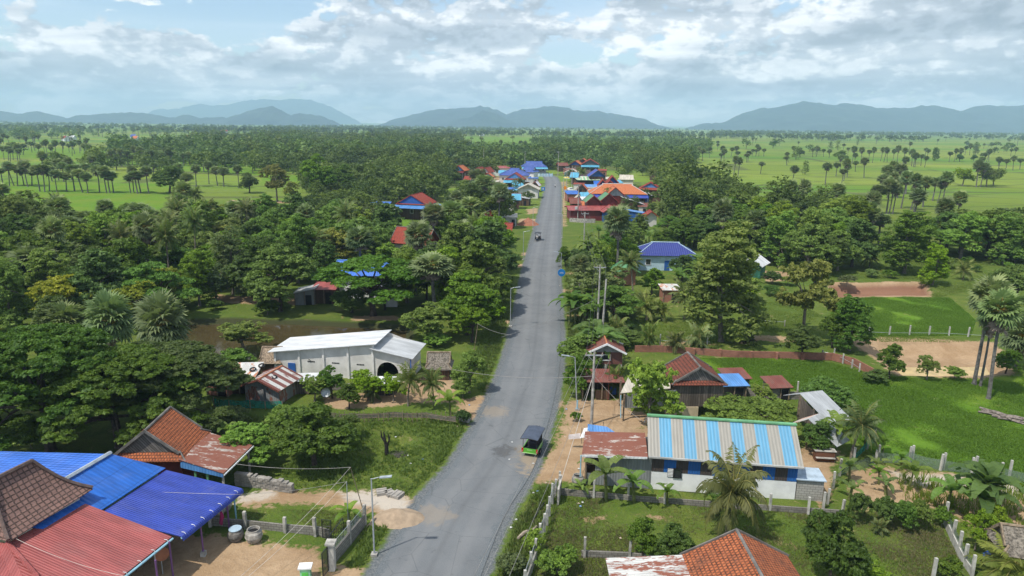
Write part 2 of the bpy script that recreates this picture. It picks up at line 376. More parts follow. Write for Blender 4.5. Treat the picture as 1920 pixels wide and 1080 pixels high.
PALE=[WP(p) for p in [[(630,920),(700,918),(770,935),(760,965),(700,955),(640,935)],[(740,940),(795,945),(800,965),(740,985),(700,980)],[(440,920),(520,915),(520,935),(440,945)],[(1660,880),(1920,905),(1920,940),(1700,905)]]]
POND=WP([(340,600),(420,598),(560,600),(770,610),(765,640),(620,668),(540,690),(420,668),(345,664)])
PIT1=WP([(1600,643),(1660,634),(1865,645),(1900,696),(1840,706),(1690,703)])
PIT2=WP([(1553,530),(1738,530),(1748,553),(1558,556)])
LAWN=[WP(p) for p in [
 [(520,890),(640,790),(720,770),(900,792),(900,810),(860,870),(815,935),(780,935),(700,915),(560,915)],
 [(690,985),(740,990),(790,970),(760,1000),(690,1085),(640,1085)],[(445,955),(600,955),(670,965),(680,985),(600,1005),(460,985)],
 [(1050,930),(1560,965),(1740,950),(1820,1080),(1780,1120),(980,1120),(1000,1080)],[(930,950),(1040,905),(1040,930),(970,1085),(900,1085)],
 [(1060,600),(1500,600),(1560,640),(1500,665),(1250,650),(1100,640)],[(330,680),(500,685),(520,710),(380,735)],
 [(925,570),(958,560),(950,600),(945,650),(932,700),(900,735),(880,700)],[(1058,480),(1075,480),(1080,600),(1090,640),(1070,660),(1058,600)],
 [(1500,470),(1920,470),(1920,520),(1750,560),(1740,525),(1550,520)],[(1420,570),(1480,560),(1560,600),(1500,640),(1400,620)],[(1640,630),(1900,630),(1900,642),(1650,640)]]]
def mat_ground():
    t=NT('ground'); p=t.pos(); X,Y,Z=t.xyz(p)
    n1=t.noise(p,.35,6,.65,.4); n2=t.noise(p,2.2,5,.65,.3); n3=t.noise(p,.06,4,.6); n4=t.noise(p,9.,3,.7)
    lawn=t.mix(t.ramp(n1,.35,.65),(.085,.135,.020),(.15,.19,.035)); lawn=t.mix(t.ramp(n2,.42,.72,0,.6),lawn,(.14,.13,.05)); lawn=t.mix(t.ramp(n3,.4,.6,0,.5),lawn,(.08,.14,.02))
    lawn=t.mix(t.ramp(n4,.35,.7,0,.5),lawn,(.03,.06,.014))
    # distant fields: long patches of different greens with bunds
    fb=t.noise(p,.004,3,.5,.2,scl=(.7,2.2,1)); fv=t.N.new('ShaderNodeTexVoronoi'); fv.feature='F1'; mp=t.N.new('ShaderNodeMapping'); mp.inputs['Scale'].default_value=(.006,.015,1); t.link(p,mp.inputs[0]); t.link(mp.outputs[0],fv.inputs['Vector']); fv.inputs['Scale'].default_value=1.
    fc=t.xyz(fv.outputs['Color'])[0]
    field=t.mix(fc,(.15,.21,.028),(.21,.26,.042)); field=t.mix(t.ramp(fb,.40,.65),field,(.095,.20,.022)); field=t.mix(t.ramp(t.noise(p,.03,5,.6,.3,scl=(.4,1.6,1)),.5,.8,0,.5),field,(.17,.19,.075))
    for sc_,wd_,st_ in (((.006,.015,1),.030,.7),((.016,.034,1),.035,.45)):
        ve=t.N.new('ShaderNodeTexVoronoi'); ve.feature='DISTANCE_TO_EDGE'; m2=t.N.new('ShaderNodeMapping'); m2.inputs['Scale'].default_value=sc_; t.link(p,m2.inputs[0]); t.link(m2.outputs[0],ve.inputs['Vector']); ve.inputs['Scale'].default_value=1.
        field=t.mix(t.ramp(ve.outputs['Distance'],wd_*.4,wd_,st_,0),field,(.075,.085,.035))
    field=t.mix(t.ramp(t.noise(p,.011,5,.6,.6,scl=(.5,1.7,1)),.60,.72,0,.6),field,(.21,.215,.10))
    far=t.ramp(Y,170,330); base=t.mix(far,lawn,field)
    rice=t.mix(t.ramp(n1,.3,.7),(.095,.19,.016),(.125,.23,.022)); rice=t.mix(t.ramp(n3,.42,.62,0,.8),rice,(.15,.215,.025)); rice=t.mix(t.ramp(n2,.4,.8,0,.35),rice,(.04,.09,.015))
    e=t.math('MULTIPLY',t.math('SUBTRACT',t.math('ADD',n2,n1),1.),t.math('MULTIPLY_ADD',far,6.,1.6))
    base=t.mix(t.ramp(t.math('ADD',t.attr('rice'),e),-.3,.3),base,rice)
    sand=t.mix(t.ramp(n1,.3,.7),(.30,.20,.115),(.42,.30,.19)); sand=t.mix(t.ramp(n2,.35,.75,0,.5),sand,(.25,.17,.10)); sand=t.mix(t.ramp(n4,.5,.75,0,.35),sand,(.5,.38,.26))
    sand=t.mix(t.ramp(t.math('ADD',t.attr('pale'),e),-.4,.6),sand,(.46,.41,.35)); sand=t.mix(t.ramp(t.attr('wet'),.0,.8),sand,(.24,.13,.085))
    base=t.mix(t.ramp(t.math('ADD',t.attr('sand'),t.math('MULTIPLY',e,1.5)),-.25,.35),base,sand)
    # thin dirt breaking through lawns
    base=t.mix(t.math('MULTIPLY',t.ramp(t.noise(p,.5,6,.7,.8),.60,.70),t.ramp(Y,180,120,0,.7)),base,sand)
    grav=t.mix(t.ramp(t.noise(p,6.,4,.8),.3,.7),(.075,.088,.098),(.19,.20,.205))
    rd=t.math('SUBTRACT',t.attr('road'),t.math('MULTIPLY',e,.55)); base=t.mix(t.ramp(rd,3.75,4.25,1,0),base,grav)
    base=t.mix(t.ramp(t.attr('pond'),-1.2,-.2),base,(.045,.05,.022)); t.col(base); t.rough(.95); t.b.inputs['Specular IOR Level'].default_value=.1
    t.bump(t.math('ADD',n2,t.math('MULTIPLY',n4,.5)),.6,.25); return t.m
def build_ground():
    ys=np.concatenate([np.linspace(-30,34,20)[:-1],np.arange(34,135,.38),135*1.011**np.arange(0,500)]); ys=ys[ys<40000]
    s=np.concatenate([np.linspace(-3,-1.0,26)[:-1],np.linspace(-1.,1.,420),np.linspace(1.,3,26)[1:]])
    Yg,Sg=np.meshgrid(ys,s,indexing='ij'); Xg=(Yg+70)*Sg*.84
    x=Xg.ravel(); y=Yg.ravel(); z=np.zeros_like(x)
    pd=sdf(x,y,POND); p1=sdf(x,y,PIT1); p2=sdf(x,y,PIT2); rd=roaddist(x,y)
    und=.10*np.sin(x*.31+1.3*np.sin(y*.17))*np.sin(y*.23+x*.11)+.05*np.sin(x*.9)*np.sin(y*.8+x*.3); und=np.where(rd<5,-.03,und-.05)*np.clip((200-y)/80,0,1)
    z+=und; z-=np.clip(pd*.5+.35,0,1.)+np.clip(p1*.55,0,1.5)+np.clip(p2*1.2,0,1.6)
    z=np.where(rd<4.5,np.minimum(z,-.02),z)
    me=npmesh('ground',np.stack([x,y,z],1),grid_faces(len(ys),len(s)),mat_ground())
    def at(n,v): a=me.attributes.new(n,'FLOAT','POINT'); a.data.foreach_set('value',v.astype(np.float32))
    at('sand',np.clip(sdu(x,y,SAND),-9,9)); at('rice',np.clip(sdu(x,y,RICE),-20,20)); at('pale',np.clip(sdu(x,y,PALE),-5,5)); at('road',np.clip(rd,0,50)); at('pond',np.clip(pd,-9,9)); at('wet',np.clip(p2,-5,5))
    me.polygons.foreach_set('use_smooth',np.ones(len(me.polygons),bool)); return tag(link('ground',me),kind='structure')
def grid_faces(nr,nc):
    r,c=np.meshgrid(np.arange(nr-1),np.arange(nc-1),indexing='ij'); r=r.ravel(); c=c.ravel(); return np.stack([r*nc+c,r*nc+c+1,(r+1)*nc+c+1,(r+1)*nc+c],1)
build_ground()
def ribbon(name,hw0,hw1,z,mat,kind='structure'):
    V=[];Fq=[]; n=len(RC)
    for i,p in enumerate(RC):
        t=(RC[min(i+1,n-1)]-RC[max(i-1,0)]); t.z=0; t.normalize(); nx=Vector((t.y,-t.x,0))
        V.append(p+nx*hw0+Vector((0,0,z))); V.append(p+nx*hw1+Vector((0,0,z)))
    for i in range(n-1): Fq.append((2*i,2*i+1,2*i+3,2*i+2))
    me=npmesh(name,[tuple(v) for v in V],Fq,mat); a=me.attributes.new('side','FLOAT','POINT'); a.data.foreach_set('value',np.array([hw0,hw1]*n,np.float32)); return tag(link(name,me),kind=kind)
def mat_road():
    t=NT('asphalt'); p=t.pos(); n1=t.noise(p,.22,5,.6,.3); n2=t.noise(p,14.,3,.8); n3=t.noise(p,1.3,5,.6,.5); sd_=t.math('ABSOLUTE',t.attr('side'))
    c=t.mix(t.ramp(n1,.3,.7),(.115,.124,.134),(.150,.160,.170)); c=t.mix(t.ramp(n2,.3,.75,0,.45),c,(.20,.21,.22))
    tr=t.math('ABSOLUTE',t.math('SUBTRACT',sd_,1.45)); c=t.mix(t.ramp(t.math('ADD',tr,t.math('MULTIPLY',n3,.5)),.35,.95,.30,0),c,(.21,.215,.22))
    c=t.mix(t.ramp(sd_,0.,.35,.25,0.),c,(.085,.088,.092)); c=t.mix(t.ramp(n3,.62,.74,0,.45),c,(.08,.082,.086))
    c=t.mix(t.ramp(t.math('ADD',sd_,t.math('MULTIPLY',t.math('SUBTRACT',n3,.5),1.2)),2.7,3.1),c,t.mix(t.ramp(n2,.3,.7),(.075,.088,.100),(.17,.185,.195)))
    wn=t.noise(p,.9,5,.65,1.2); c=t.mix(t.ramp(wn,.64,.70,0,.4),c,(.075,.08,.085)); vr=t.N.new('ShaderNodeTexVoronoi'); vr.feature='DISTANCE_TO_EDGE'; vr.inputs['Scale'].default_value=.28; t.link(p,vr.inputs['Vector']); c=t.mix(t.math('MULTIPLY',t.ramp(t.math('ADD',vr.outputs['Distance'],t.math('MULTIPLY',n3,.02)),.012,.022,1,0),.30),c,(.06,.063,.066))
    for q,rr_,f_ in ((P(1030,862),3.6,.6),(P(945,846),1.3,-.6),(P(925,772),1.8,.35),(P(815,965),1.6,.3)):
        vd=t.N.new('ShaderNodeVectorMath'); vd.operation='DISTANCE'; t.link(p,vd.inputs[0]); vd.inputs[1].default_value=(q.x,q.y,0); g=t.ramp(t.math('ADD',t.math('DIVIDE',vd.outputs['Value'],rr_),t.math('MULTIPLY',t.math('SUBTRACT',wn,.5),2.2)),.5,1.,abs(f_),0); c=t.mix(g,c,(.33,.25,.16) if f_>0 else (.06,.06,.062))
    t.col(c); t.rough(.9); t.bump(n2,.4,.02); return t.m
ribbon('road',-3.35,3.35,.012,mat_road())
# cross strips so the ribbon follows wheel tracks: attribute 'side' is linear across, no painted marks in the photo
def water(name,poly,z,c,r=.08,al=None):
    t=NT(name); n=t.noise(t.pos(),.8,4,.6,.4); t.col(t.mix(t.ramp(n,.35,.7),c,tuple(q*1.35 for q in c))); t.rough(r); t.b.inputs['Specular IOR Level'].default_value=.5; t.bump(t.noise(t.pos(),3.,3),.08,.03)
    me=bpy.data.meshes.new(name); me.from_pydata([(a,b,z) for a,b in poly],[],[list(range(len(poly)))]); me.materials.append(t.m); tag(link(name,me),kind='structure')
water('pond_water',POND,-.62,(.055,.043,.020))
water('pit_water',WP([(1660,672),(1860,672),(1930,720),(1680,720)])*1.0,-1.15,(.42,.30,.12),.25)
# ---------------------------------------------------------------- vegetation generators
def leafquads(C,R,n,size,flat=1.,up=.35,seed=0,elong=1.7,tb=0.,shell=.55):
    """C centres (k,3), R radii (k,), n leaves each -> V,F,tint"""
    r=np.random.default_rng(seed); k=len(C); Ci=np.repeat(np.arange(k),n); m=len(Ci)
    d=r.normal(size=(m,3)); d/=np.linalg.norm(d,axis=1)[:,None]; d[:,2]=np.where(d[:,2]<-.25,-d[:,2]*.6,d[:,2])
    rad=(shell+(1-shell)*r.random(m)**.7)*R[Ci]; o=d*rad[:,None]; o[:,2]*=flat; c=C[Ci]+o
    nn=d+r.normal(size=(m,3))*.55; nn[:,2]+=up; nn/=np.linalg.norm(nn,axis=1)[:,None]
    a=np.cross(nn,r.normal(size=(m,3))); a/=np.linalg.norm(a,axis=1)[:,None]; b=np.cross(nn,a)
    sz=size*(.6+.8*r.random(m))[:,None]; a*=sz*elong*.5; b*=sz*.5
    V=np.stack([c-a,c+b-nn*sz*.1,c+a-nn*sz*.25,c-b-nn*sz*.1],1).reshape(-1,3); Fq=np.arange(m*4).reshape(m,4)
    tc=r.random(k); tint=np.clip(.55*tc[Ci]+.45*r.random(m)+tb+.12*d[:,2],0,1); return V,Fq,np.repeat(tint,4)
def joinq(L):
    V=[];Fq=[];T=[];o=0
    for v,f,t in L: V.append(v);Fq.append(f+o);T.append(t);o+=len(v)
    return np.concatenate(V),np.concatenate(Fq),np.concatenate(T)
def crownpts(kind,seed,k):
    r=np.random.default_rng(seed); pts=[];rad=[]
    if kind=='rain':   # umbrella of flat layers, height 1 = full tree, radius .65
        nl=11
        for i in range(nl):
            a=i*2.4+r.random(); rr=.50*math.sqrt(i/nl)+.03; zc=.93-.55*(rr/.6)**2+r.normal()*.03
            m=k//nl; th=r.random(m)*6.28; q=np.sqrt(r.random(m))*.19; pts.append(np.stack([rr*math.cos(a)+q*np.cos(th),rr*math.sin(a)+q*np.sin(th),zc-.9*q*q*4*.5+r.normal(size=m)*.012],1)); rad.append(.035+.03*r.random(m))
    elif kind=='dome':
        nl=30
        for i in range(nl):
            a=i*2.4+r.random()*.6; f=(i+.5)/nl; rr=.60*math.sqrt(f)*(.92+.16*r.random()); zc=.95-.62*f**1.5+r.normal()*.02
            m=k//nl; th=r.random(m)*6.28; q=np.sqrt(r.random(m))*.16; pts.append(np.stack([rr*math.cos(a)+q*np.cos(th),rr*math.sin(a)+q*np.sin(th),zc-2.2*q*q-.25*q*f+r.normal(size=m)*.014],1)); rad.append(.026+.022*r.random(m))
    elif kind=='round':
        nl=9
        for i in range(nl):
            a=i*2.4+r.random(); rr=(.08 if i==0 else .22+.05*r.random()); zc=.78 if i==0 else .30+.42*((i*.618)%1)
            R=.20+.06*r.random(); m=k//nl; d=r.normal(size=(m,3)); d/=np.linalg.norm(d,axis=1)[:,None]; d[:,2]=np.where(d[:,2]<-.5,-d[:,2],d[:,2]); q=(.7+.3*r.random(m))[:,None]
            pts.append(np.array([rr*math.cos(a),rr*math.sin(a),zc])+d*q*R*np.array([1,1,.95])); rad.append(.045+.035*r.random(m))
    elif kind=='tall':
        nl=12
        for i in range(nl):
            h=.18+.76*i/nl; a=i*2.4+r.random(); rr=.17*math.sin(min(1,(1.02-h)*1.7)*1.57)*(.6+.6*r.random()); R=.09+.07*r.random()
            m=k//nl; d=r.normal(size=(m,3)); d/=np.linalg.norm(d,axis=1)[:,None]; q=(.6+.4*r.random(m))[:,None]
            pts.append(np.array([rr*math.cos(a),rr*math.sin(a),h])+d*q*R*np.array([1,1,1.25])); rad.append(.03+.03*r.random(m))
    elif kind=='loose':
        nl=16
        for i in range(nl):
            a=i*2.4+r.random(); rr=.36*math.sqrt(i/nl)*(.7+.5*r.random()); zc=.30+.60*r.random()*(1-rr*1.1); R=.10+.07*r.random()
            m=k//nl; d=r.normal(size=(m,3)); d/=np.linalg.norm(d,axis=1)[:,None]; q=(.5+.5*r.random(m))[:,None]
            pts.append(np.array([rr*math.cos(a),rr*math.sin(a),zc])+d*q*R*np.array([1.15,1.15,.8])); rad.append(.025+.03*r.random(m))
    elif kind=='bush':
        nl=7
        for i in range(nl):
            a=i*2.4+r.random(); rr=.30*math.sqrt(i/nl); R=.24+.1*r.random(); m=k//nl; d=r.normal(size=(m,3)); d/=np.linalg.norm(d,axis=1)[:,None]; d[:,2]=abs(d[:,2]); q=(.6+.4*r.random(m))[:,None]
            pts.append(np.array([rr*math.cos(a),rr*math.sin(a),.25+.3*r.random()*(1-rr)])+d*q*R*np.array([1.1,1.1,1.2])); rad.append(.05+.05*r.random(m))
    elif kind=='low':  # wide low acacia
        nl=12
        for i in range(nl):
            a=i*2.4+r.random(); rr=.75*math.sqrt(i/nl); m=k//nl; th=r.random(m)*6.28; q=np.sqrt(r.random(m))*.3; pts.append(np.stack([rr*math.cos(a)+q*np.cos(th),rr*math.sin(a)+q*np.sin(th),.88-.35*rr*rr-.8*q*q+r.normal(size=m)*.04-.25*r.random(m)**2],1)); rad.append(.05+.05*r.random(m))
    return np.concatenate(pts),np.concatenate(rad)
def make_tree(kind,seed,Hh,k,n,leaf,mf,mb_,tr=.03,flat=.7):
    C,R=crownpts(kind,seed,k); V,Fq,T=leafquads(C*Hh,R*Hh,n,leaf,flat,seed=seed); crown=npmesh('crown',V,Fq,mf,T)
    r=random.Random(seed); m=MB().use(mb_); base=.30*Hh if kind!='bush' else .15*Hh; sway=lambda s:Vector((r.uniform(-s,s),r.uniform(-s,s),0))
    top={'tall':.85,'round':.6,'rain':.55,'dome':.6,'loose':.6,'bush':.3,'low':.5}[kind]*Hh; p0=Vector((0,0,-.3)); p1=Vector((0,0,base))+sway(.03*Hh); p2=Vector((0,0,top))+sway(.05*Hh)
    r0=tr*Hh; m.tube([p0,Vector((0,0,.03*Hh)),p1,p2],[r0*1.5,r0*1.05,r0*.8,r0*.3],7)
    idx=r.sample(range(len(C)),14 if kind!='bush' else 6)
    for i in idx:
        e=Vector(C[i]*Hh); t=r.uniform(.0,.6); s=p1.lerp(p2,t); mid=s.lerp(e,.5)+Vector((0,0,.04*Hh)); m.tube([s,mid,e],[r0*.5*(1-t*.6),r0*.28,r0*.08],5,cap=False)
    return crown,m.mesh('trunk')
G_DK=foliage('leaf_dark',(.031,.070,.011),(.108,.200,.026),.34); G_MD=foliage('leaf_mid',(.051,.105,.014),(.160,.280,.032),.36)
G_LT=foliage('leaf_light',(.085,.16,.017),(.25,.39,.040),.40); G_YL=foliage('leaf_yellow',(.14,.18,.022),(.36,.38,.05),.38); G_OL=foliage('leaf_grey',(.075,.12,.03),(.175,.26,.070),.34)
BK=bark('bark_grey',(.17,.15,.125)); BD=bark('bark_dark',(.07,.055,.045))
TREES={}
def tdef(key,kind,seed,Hh,k,n,leaf,mf,mb_,tr=.03,flat=.7): TREES[key]=(make_tree(kind,seed,Hh,k,n,leaf,mf,mb_,tr,flat),Hh)
tdef('rainbig','dome',3,12,1300,70,.19,G_DK,BD,.035,.6); tdef('rain','rain',5,10,445,44,0.222,G_DK,BD,.03,.6); tdef('rain2','rain',11,10,445,44,0.222,G_MD,BD,.03,.6)
tdef('round','round',2,8,351,39,0.207,G_DK,BD); tdef('round2','round',8,8,351,39,0.207,G_MD,BD); tdef('round3','round',14,8,351,33,0.192,G_LT,BK)
tdef('tall','tall',4,13,445,39,0.207,G_LT,BK,.018); tdef('tall2','tall',9,13,445,39,0.207,G_MD,BK,.018); tdef('tall3','tall',19,13,405,33,0.192,G_OL,BK,.016)
tdef('loose','loose',6,7,405,31,0.163,G_LT,BK,.025); tdef('loose2','loose',12,8,405,33,0.192,G_YL,BK,.025); tdef('loose3','loose',17,8,405,33,0.192,G_OL,BK,.025)
tdef('bush','bush',1,2.2,162,33,0.118,G_MD,BK,.02); tdef('bush2','bush',7,2.2,162,33,0.118,G_DK,BK,.02); tdef('bush3','bush',15,2.2,162,28,0.111,G_LT,BK,.02); tdef('bush4','bush',21,2.2,148,28,0.111,G_OL,BK,.02)
tdef('low','low',10,4.5,405,44,0.133,G_MD,BD,.03,.5); tdef('acacia','loose',23,4.2,351,28,0.096,G_LT,BK,.025)
# palms
def fanpalm(seed,Hh,rc_,nleaf,mg,md,skirt=18,mt=None):
    r=random.Random(seed); V=[];Fq=[];T=[];D=[];DF=[];pet=MB().use(plain('petiole',(.30,.24,.06),.7))
    top=Vector((r.uniform(-.3,.3),r.uniform(-.3,.3),Hh))
    def fan(c,ax,nrm,R,V,Fq,T,tn,spread=2.35,segs=15,droop=.25):
        side=nrm.cross(ax).normalized()
        for s in range(segs):
            a=-spread+2*spread*s/(segs-1); d=ax*math.cos(a)+side*math.sin(a); w_=side*math.cos(a)-ax*math.sin(a); ln=R*(1-.18*abs(a)/spread)*r.uniform(.9,1.06); wd=R*.10
            p=[c,c+d*ln*.6+w_*wd-nrm*.05*R*(s%2),c+d*ln-nrm*ln*droop*r.uniform(.5,1.6),c+d*ln*.6-w_*wd]; i=len(V); V+= [tuple(q) for q in p]; Fq.append((i,i+1,i+2,i+3)); T+=[tn]*4
    for i in range(nleaf):
        t=(i+.5)/nleaf; el=math.asin(1-1.45*t) ; az=i*2.39996+r.uniform(-.3,.3); d=Vector((math.cos(az)*math.cos(el),math.sin(az)*math.cos(el),math.sin(el)))
        L=rc_*r.uniform(.48,.60); c=top+d*L+Vector((0,0,-.10*L*(1-d.z))); nrm=(Vector((0,0,1))-d*d.z); nrm=(nrm.normalized() if nrm.length>.1 else Vector((1,0,0)))*.9+Vector((r.uniform(-.5,.5),r.uniform(-.5,.5),.1)); nrm=(nrm-d*nrm.dot(d)).normalized()
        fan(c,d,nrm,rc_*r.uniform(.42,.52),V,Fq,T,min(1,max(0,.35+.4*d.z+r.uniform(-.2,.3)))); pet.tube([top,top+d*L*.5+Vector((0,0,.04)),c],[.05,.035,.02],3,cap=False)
    for i in range(skirt):
        az=i*2.39996; el=-r.uniform(.7,1.45); d=Vector((math.cos(az)*math.cos(el),math.sin(az)*math.cos(el),math.sin(el))); c=top+Vector((0,0,-.9*r.random()))+d*rc_*.22*r.uniform(.6,2.2); nrm=Vector((-math.sin(az),math.cos(az),0)); fan(c,d,nrm.cross(d).normalized(),rc_*.36,D,DF,[],.5,1.0,9,.1)
    crown=npmesh('crown',V,Fq,mg,T); dead=npmesh('dead_fronds',D,DF,md) if skirt else None
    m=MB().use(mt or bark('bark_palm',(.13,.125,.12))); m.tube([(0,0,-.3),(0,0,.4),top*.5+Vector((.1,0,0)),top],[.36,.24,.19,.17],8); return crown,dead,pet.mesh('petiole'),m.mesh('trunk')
PGREEN=foliage('palm_green',(.07,.12,.045),(.25,.32,.13),.3); PDEAD=plain('palm_dead',(.24,.19,.15),.95,.4,3.)
PALMS={}
PALMS['fan']=fanpalm(1,8.2,2.7,50,PGREEN,PDEAD,22); PALMS['fan2']=fanpalm(2,9.3,2.6,48,PGREEN,PDEAD,34); PALMS['fanlow']=fanpalm(3,3.6,3.1,60,PGREEN,PDEAD,8)
def frondpalm(seed,Hh,L,nf,mg,nl=26,leafl=.75,droop=1.,lean=.6):
    r=random.Random(seed); V=[];Fq=[];T=[]; st=MB().use(plain('frond_stem',(.24,.22,.06),.6)); top=Vector((lean,0,Hh))
    for i in range(nf):
        t=(i+.5)/nf; el0=1.35-1.75*t+r.uniform(-.1,.1); az=i*2.39996+r.uniform(-.2,.2); h=Vector((math.cos(az),math.sin(az),0)); p=top.copy(); el=el0; pts=[p.copy()]; ds=[]; Lf=L*r.uniform(.85,1.1); dr=droop*r.uniform(.8,1.2)
        for s in range(10):
            d=h*math.cos(el)+Vector((0,0,math.sin(el))); ds.append(d); p=p+d*Lf/10; pts.append(p.copy()); el-=.05*dr+.022*s*dr
        st.tube(pts,[.05*(1-.09*k) for k in range(11)],3,cap=False); tn=r.uniform(.1,.6)+(.3 if t<.3 else 0)
        for s in range(nl):
            f=(s+1.5)/(nl+1.5)*9.99; k=int(f); q=pts[k].lerp(pts[k+1],f-k); d=ds[k]; side=d.cross(Vector((0,0,1))).normalized(); ll=leafl*(math.sin(min(1,.18+1.0*f/10)*math.pi)**.6+.15)*r.uniform(.8,1.1)
            for sg in(-1,1):
                e=(side*sg*.85+d*.55+Vector((0,0,-.35-.45*r.random()))).normalized(); w_=d*.045*1.3; tip=q+e*ll; mid=q+e*ll*.5+Vector((0,0,.06)); i0=len(V); V+=[tuple(q-w_),tuple(mid-w_*1.2),tuple(tip),tuple(mid+w_*1.4)]; Fq.append((i0,i0+1,i0+2,i0+3)); T+=[min(1,tn+r.uniform(-.1,.15))]*4
    m=MB().use(bark('bark_coconut',(.22,.19,.15))); m.tube([(0,0,-.3),(.0,0,Hh*.3),(lean*.45,0,Hh*.65),top],[.24,.15,.13,.12],7); return npmesh('crown',V,Fq,mg,T),None,st.mesh('frond_stem'),m.mesh('trunk')
CG=foliage('coconut_green',(.06,.10,.025),(.19,.25,.06),.3); CY=foliage('coconut_yellow',(.08,.12,.025),(.26,.29,.065),.35)
PALMS['coco']=frondpalm(4,3.2,3.4,22,CG); PALMS['coco2']=frondpalm(5,6.5,3.0,24,CG); PALMS['cocoy']=frondpalm(6,1.6,3.2,18,CY,lean=.2); PALMS['cocobig']=frondpalm(7,2.6,3.9,26,CY,nl=34,leafl=.95,droop=1.25,lean=.3); PALMS['areca']=frondpalm(8,1.0,2.4,16,CG,lean=.1)
def banana(seed,Hh,L,nf,mg,nst=1):
    r=random.Random(seed); V=[];Fq=[];T=[]; m=MB().use(plain('banana_stem',(.13,.15,.05),.6,.35,4.))
    for k in range(nst):
        b=Vector((r.uniform(-.5,.5),r.uniform(-.5,.5),0)) if k else Vector((0,0,0)); hh=Hh*(1-.2*k*r.random()); top=b+Vector((r.uniform(-.15,.15),r.uniform(-.15,.15),hh)); m.tube([b-Vector((0,0,.2)),top],[.13,.07],7)
        for i in range(nf):
            t=(i+.5)/nf; el=1.35-1.15*t; az=i*2.39996+r.uniform(-.3,.3); h=Vector((math.cos(az),math.sin(az),0)); p=top.copy(); LL=L*r.uniform(.8,1.1)*(.75 if i<2 else 1); tn=r.uniform(.2,.9); N_=9; pv=None
            for s in range(N_+1):
                d=h*math.cos(el)+Vector((0,0,math.sin(el))); side=Vector((-math.sin(az),math.cos(az),0)); up=side.cross(d)*-1; f=s/N_; wd=.33*L/2*math.sin(min(1,.08+f*1.0)*math.pi*.96+.05)**.5*(1 if s>0 else .1); wd=max(wd,.02)
                a=[p+side*wd+up*wd*.35,p,p-side*wd+up*wd*.35]
                if pv is not None:
                    for q in(0,1):
                        if r.random()<.93: i0=len(V); g=.04*r.random(); V+=[tuple(pv[q]),tuple(pv[q+1]),tuple(a[q+1].lerp(pv[q+1],g)),tuple(a[q].lerp(pv[q],g+.1*r.random()))]; Fq.append((i0,i0+1,i0+2,i0+3)); T+=[min(1,max(0,tn+r.uniform(-.12,.12)))]*4
                pv=a; p=p+d*LL/N_; el-=.06+.035*s
    return npmesh('leaves',V,Fq,mg,T),m.mesh('stem')
BG=foliage('banana_leaf',(.07,.14,.025),(.20,.32,.05),.45)
BAN=[banana(1,1.9,2.1,8,BG),banana(2,1.4,1.7,7,BG),banana(3,2.0,2.4,9,BG,3),banana(4,.7,1.1,6,BG)]
def inst(root,parts):
    for nm,me in parts:
        if me is not None: link(nm,me,root)
    return root
RZ=random.Random(99)
def tree(key,loc,h,label,group=None,cat='tree',name=None,wide=1.,rz=None):
    (cr,tk),Hh=TREES[key]; s=h/Hh
    nm=name or {'bush':'shrub','low':'acacia_tree','acac':'acacia_tree'}.get(key[:4] if key[:4]!='low' else 'low','broadleaf_tree')
    o=empty(nm,label,cat,loc,RZ.uniform(0,6.28) if rz is None else rz,group,s); o.scale=(s*wide,s*wide,s); return inst(o,[('crown',cr),('trunk',tk)])
def palm(key,loc,h,label,group=None,wide=None,name=None,rz=None):
    c,d,pt,tk=PALMS[key]; base={'fan':10.,'fan2':11.,'fanlow':5.4,'coco':5.6,'coco2':8.4,'cocoy':4.2,'cocobig':5.2,'areca':2.9}[key]; s=h/base; wd=wide or s
    o=empty(name or ('sugar_palm' if key[:3]=='fan' else 'coconut_palm'),label,'palm tree',loc,RZ.uniform(0,6.28) if rz is None else rz,group); o.scale=(wd,wd,s); return inst(o,[('crown',c),('dead_fronds',d),('petiole' if key[:3]=='fan' else 'frond_stem',pt),('trunk',tk)])
def bananas(i,loc,sc,label,group=None):
    o=empty('banana_plant',label,'banana plant',loc,RZ.uniform(0,6.28),group,sc); return inst(o,[('leaves',BAN[i][0]),('stem',BAN[i][1])])
# ---------------------------------------------------------------- placing helpers
RATIO={'rainbig':1.3,'rain':1.25,'round':.95,'tall':.58,'loose':.95,'bush':1.25,'low':2.1,'acac':.95}
def hgt(p,pyt):
    lo,hi=0.,40.
    for _ in range(30):
        m=(lo+hi)/2
        if PX((p.x,p.y,m))[1]>pyt: lo=m
        else: hi=m
    return lo
TAKEN=[]
def T(key,px,pyb,pyt,wpx,label,group=None,name=None,cat=None):
    p=P(px,pyb); h=hgt(p,pyt); k=key[:4] if key[:4] in RATIO else (key[:5] if key[:5] in RATIO else key[:3])
    wd=wpx*S(p)/(RATIO[k]*h) if wpx else 1.; TAKEN.append((p.x,p.y,(wpx*S(p) if wpx else h)*.3))
    return tree(key,p,h,label,group,cat or ('shrub' if k=='bush' else 'tree'),name,wd)
def PM(key,px,pyb,pyt,wpx,label,group=None,name=None):
    p=P(px,pyb); h=hgt(p,pyt); bw={'fan':4.9,'fan2':4.7,'fanlow':6.4,'coco':6.2,'coco2':5.6,'cocoy':5.8,'cocobig':7,'areca':4.4}[key]; TAKEN.append((p.x,p.y,3.2 if p.y>100 else 1.5))
    return palm(key,p,h,label,group,wpx*S(p)/bw,name)
def B(i,px,py,sc,label,group=None): return bananas(i,P(px,py),sc,label,group)
HOUSEZ=[]   # (x,y,r) keep-out discs for scattered trees
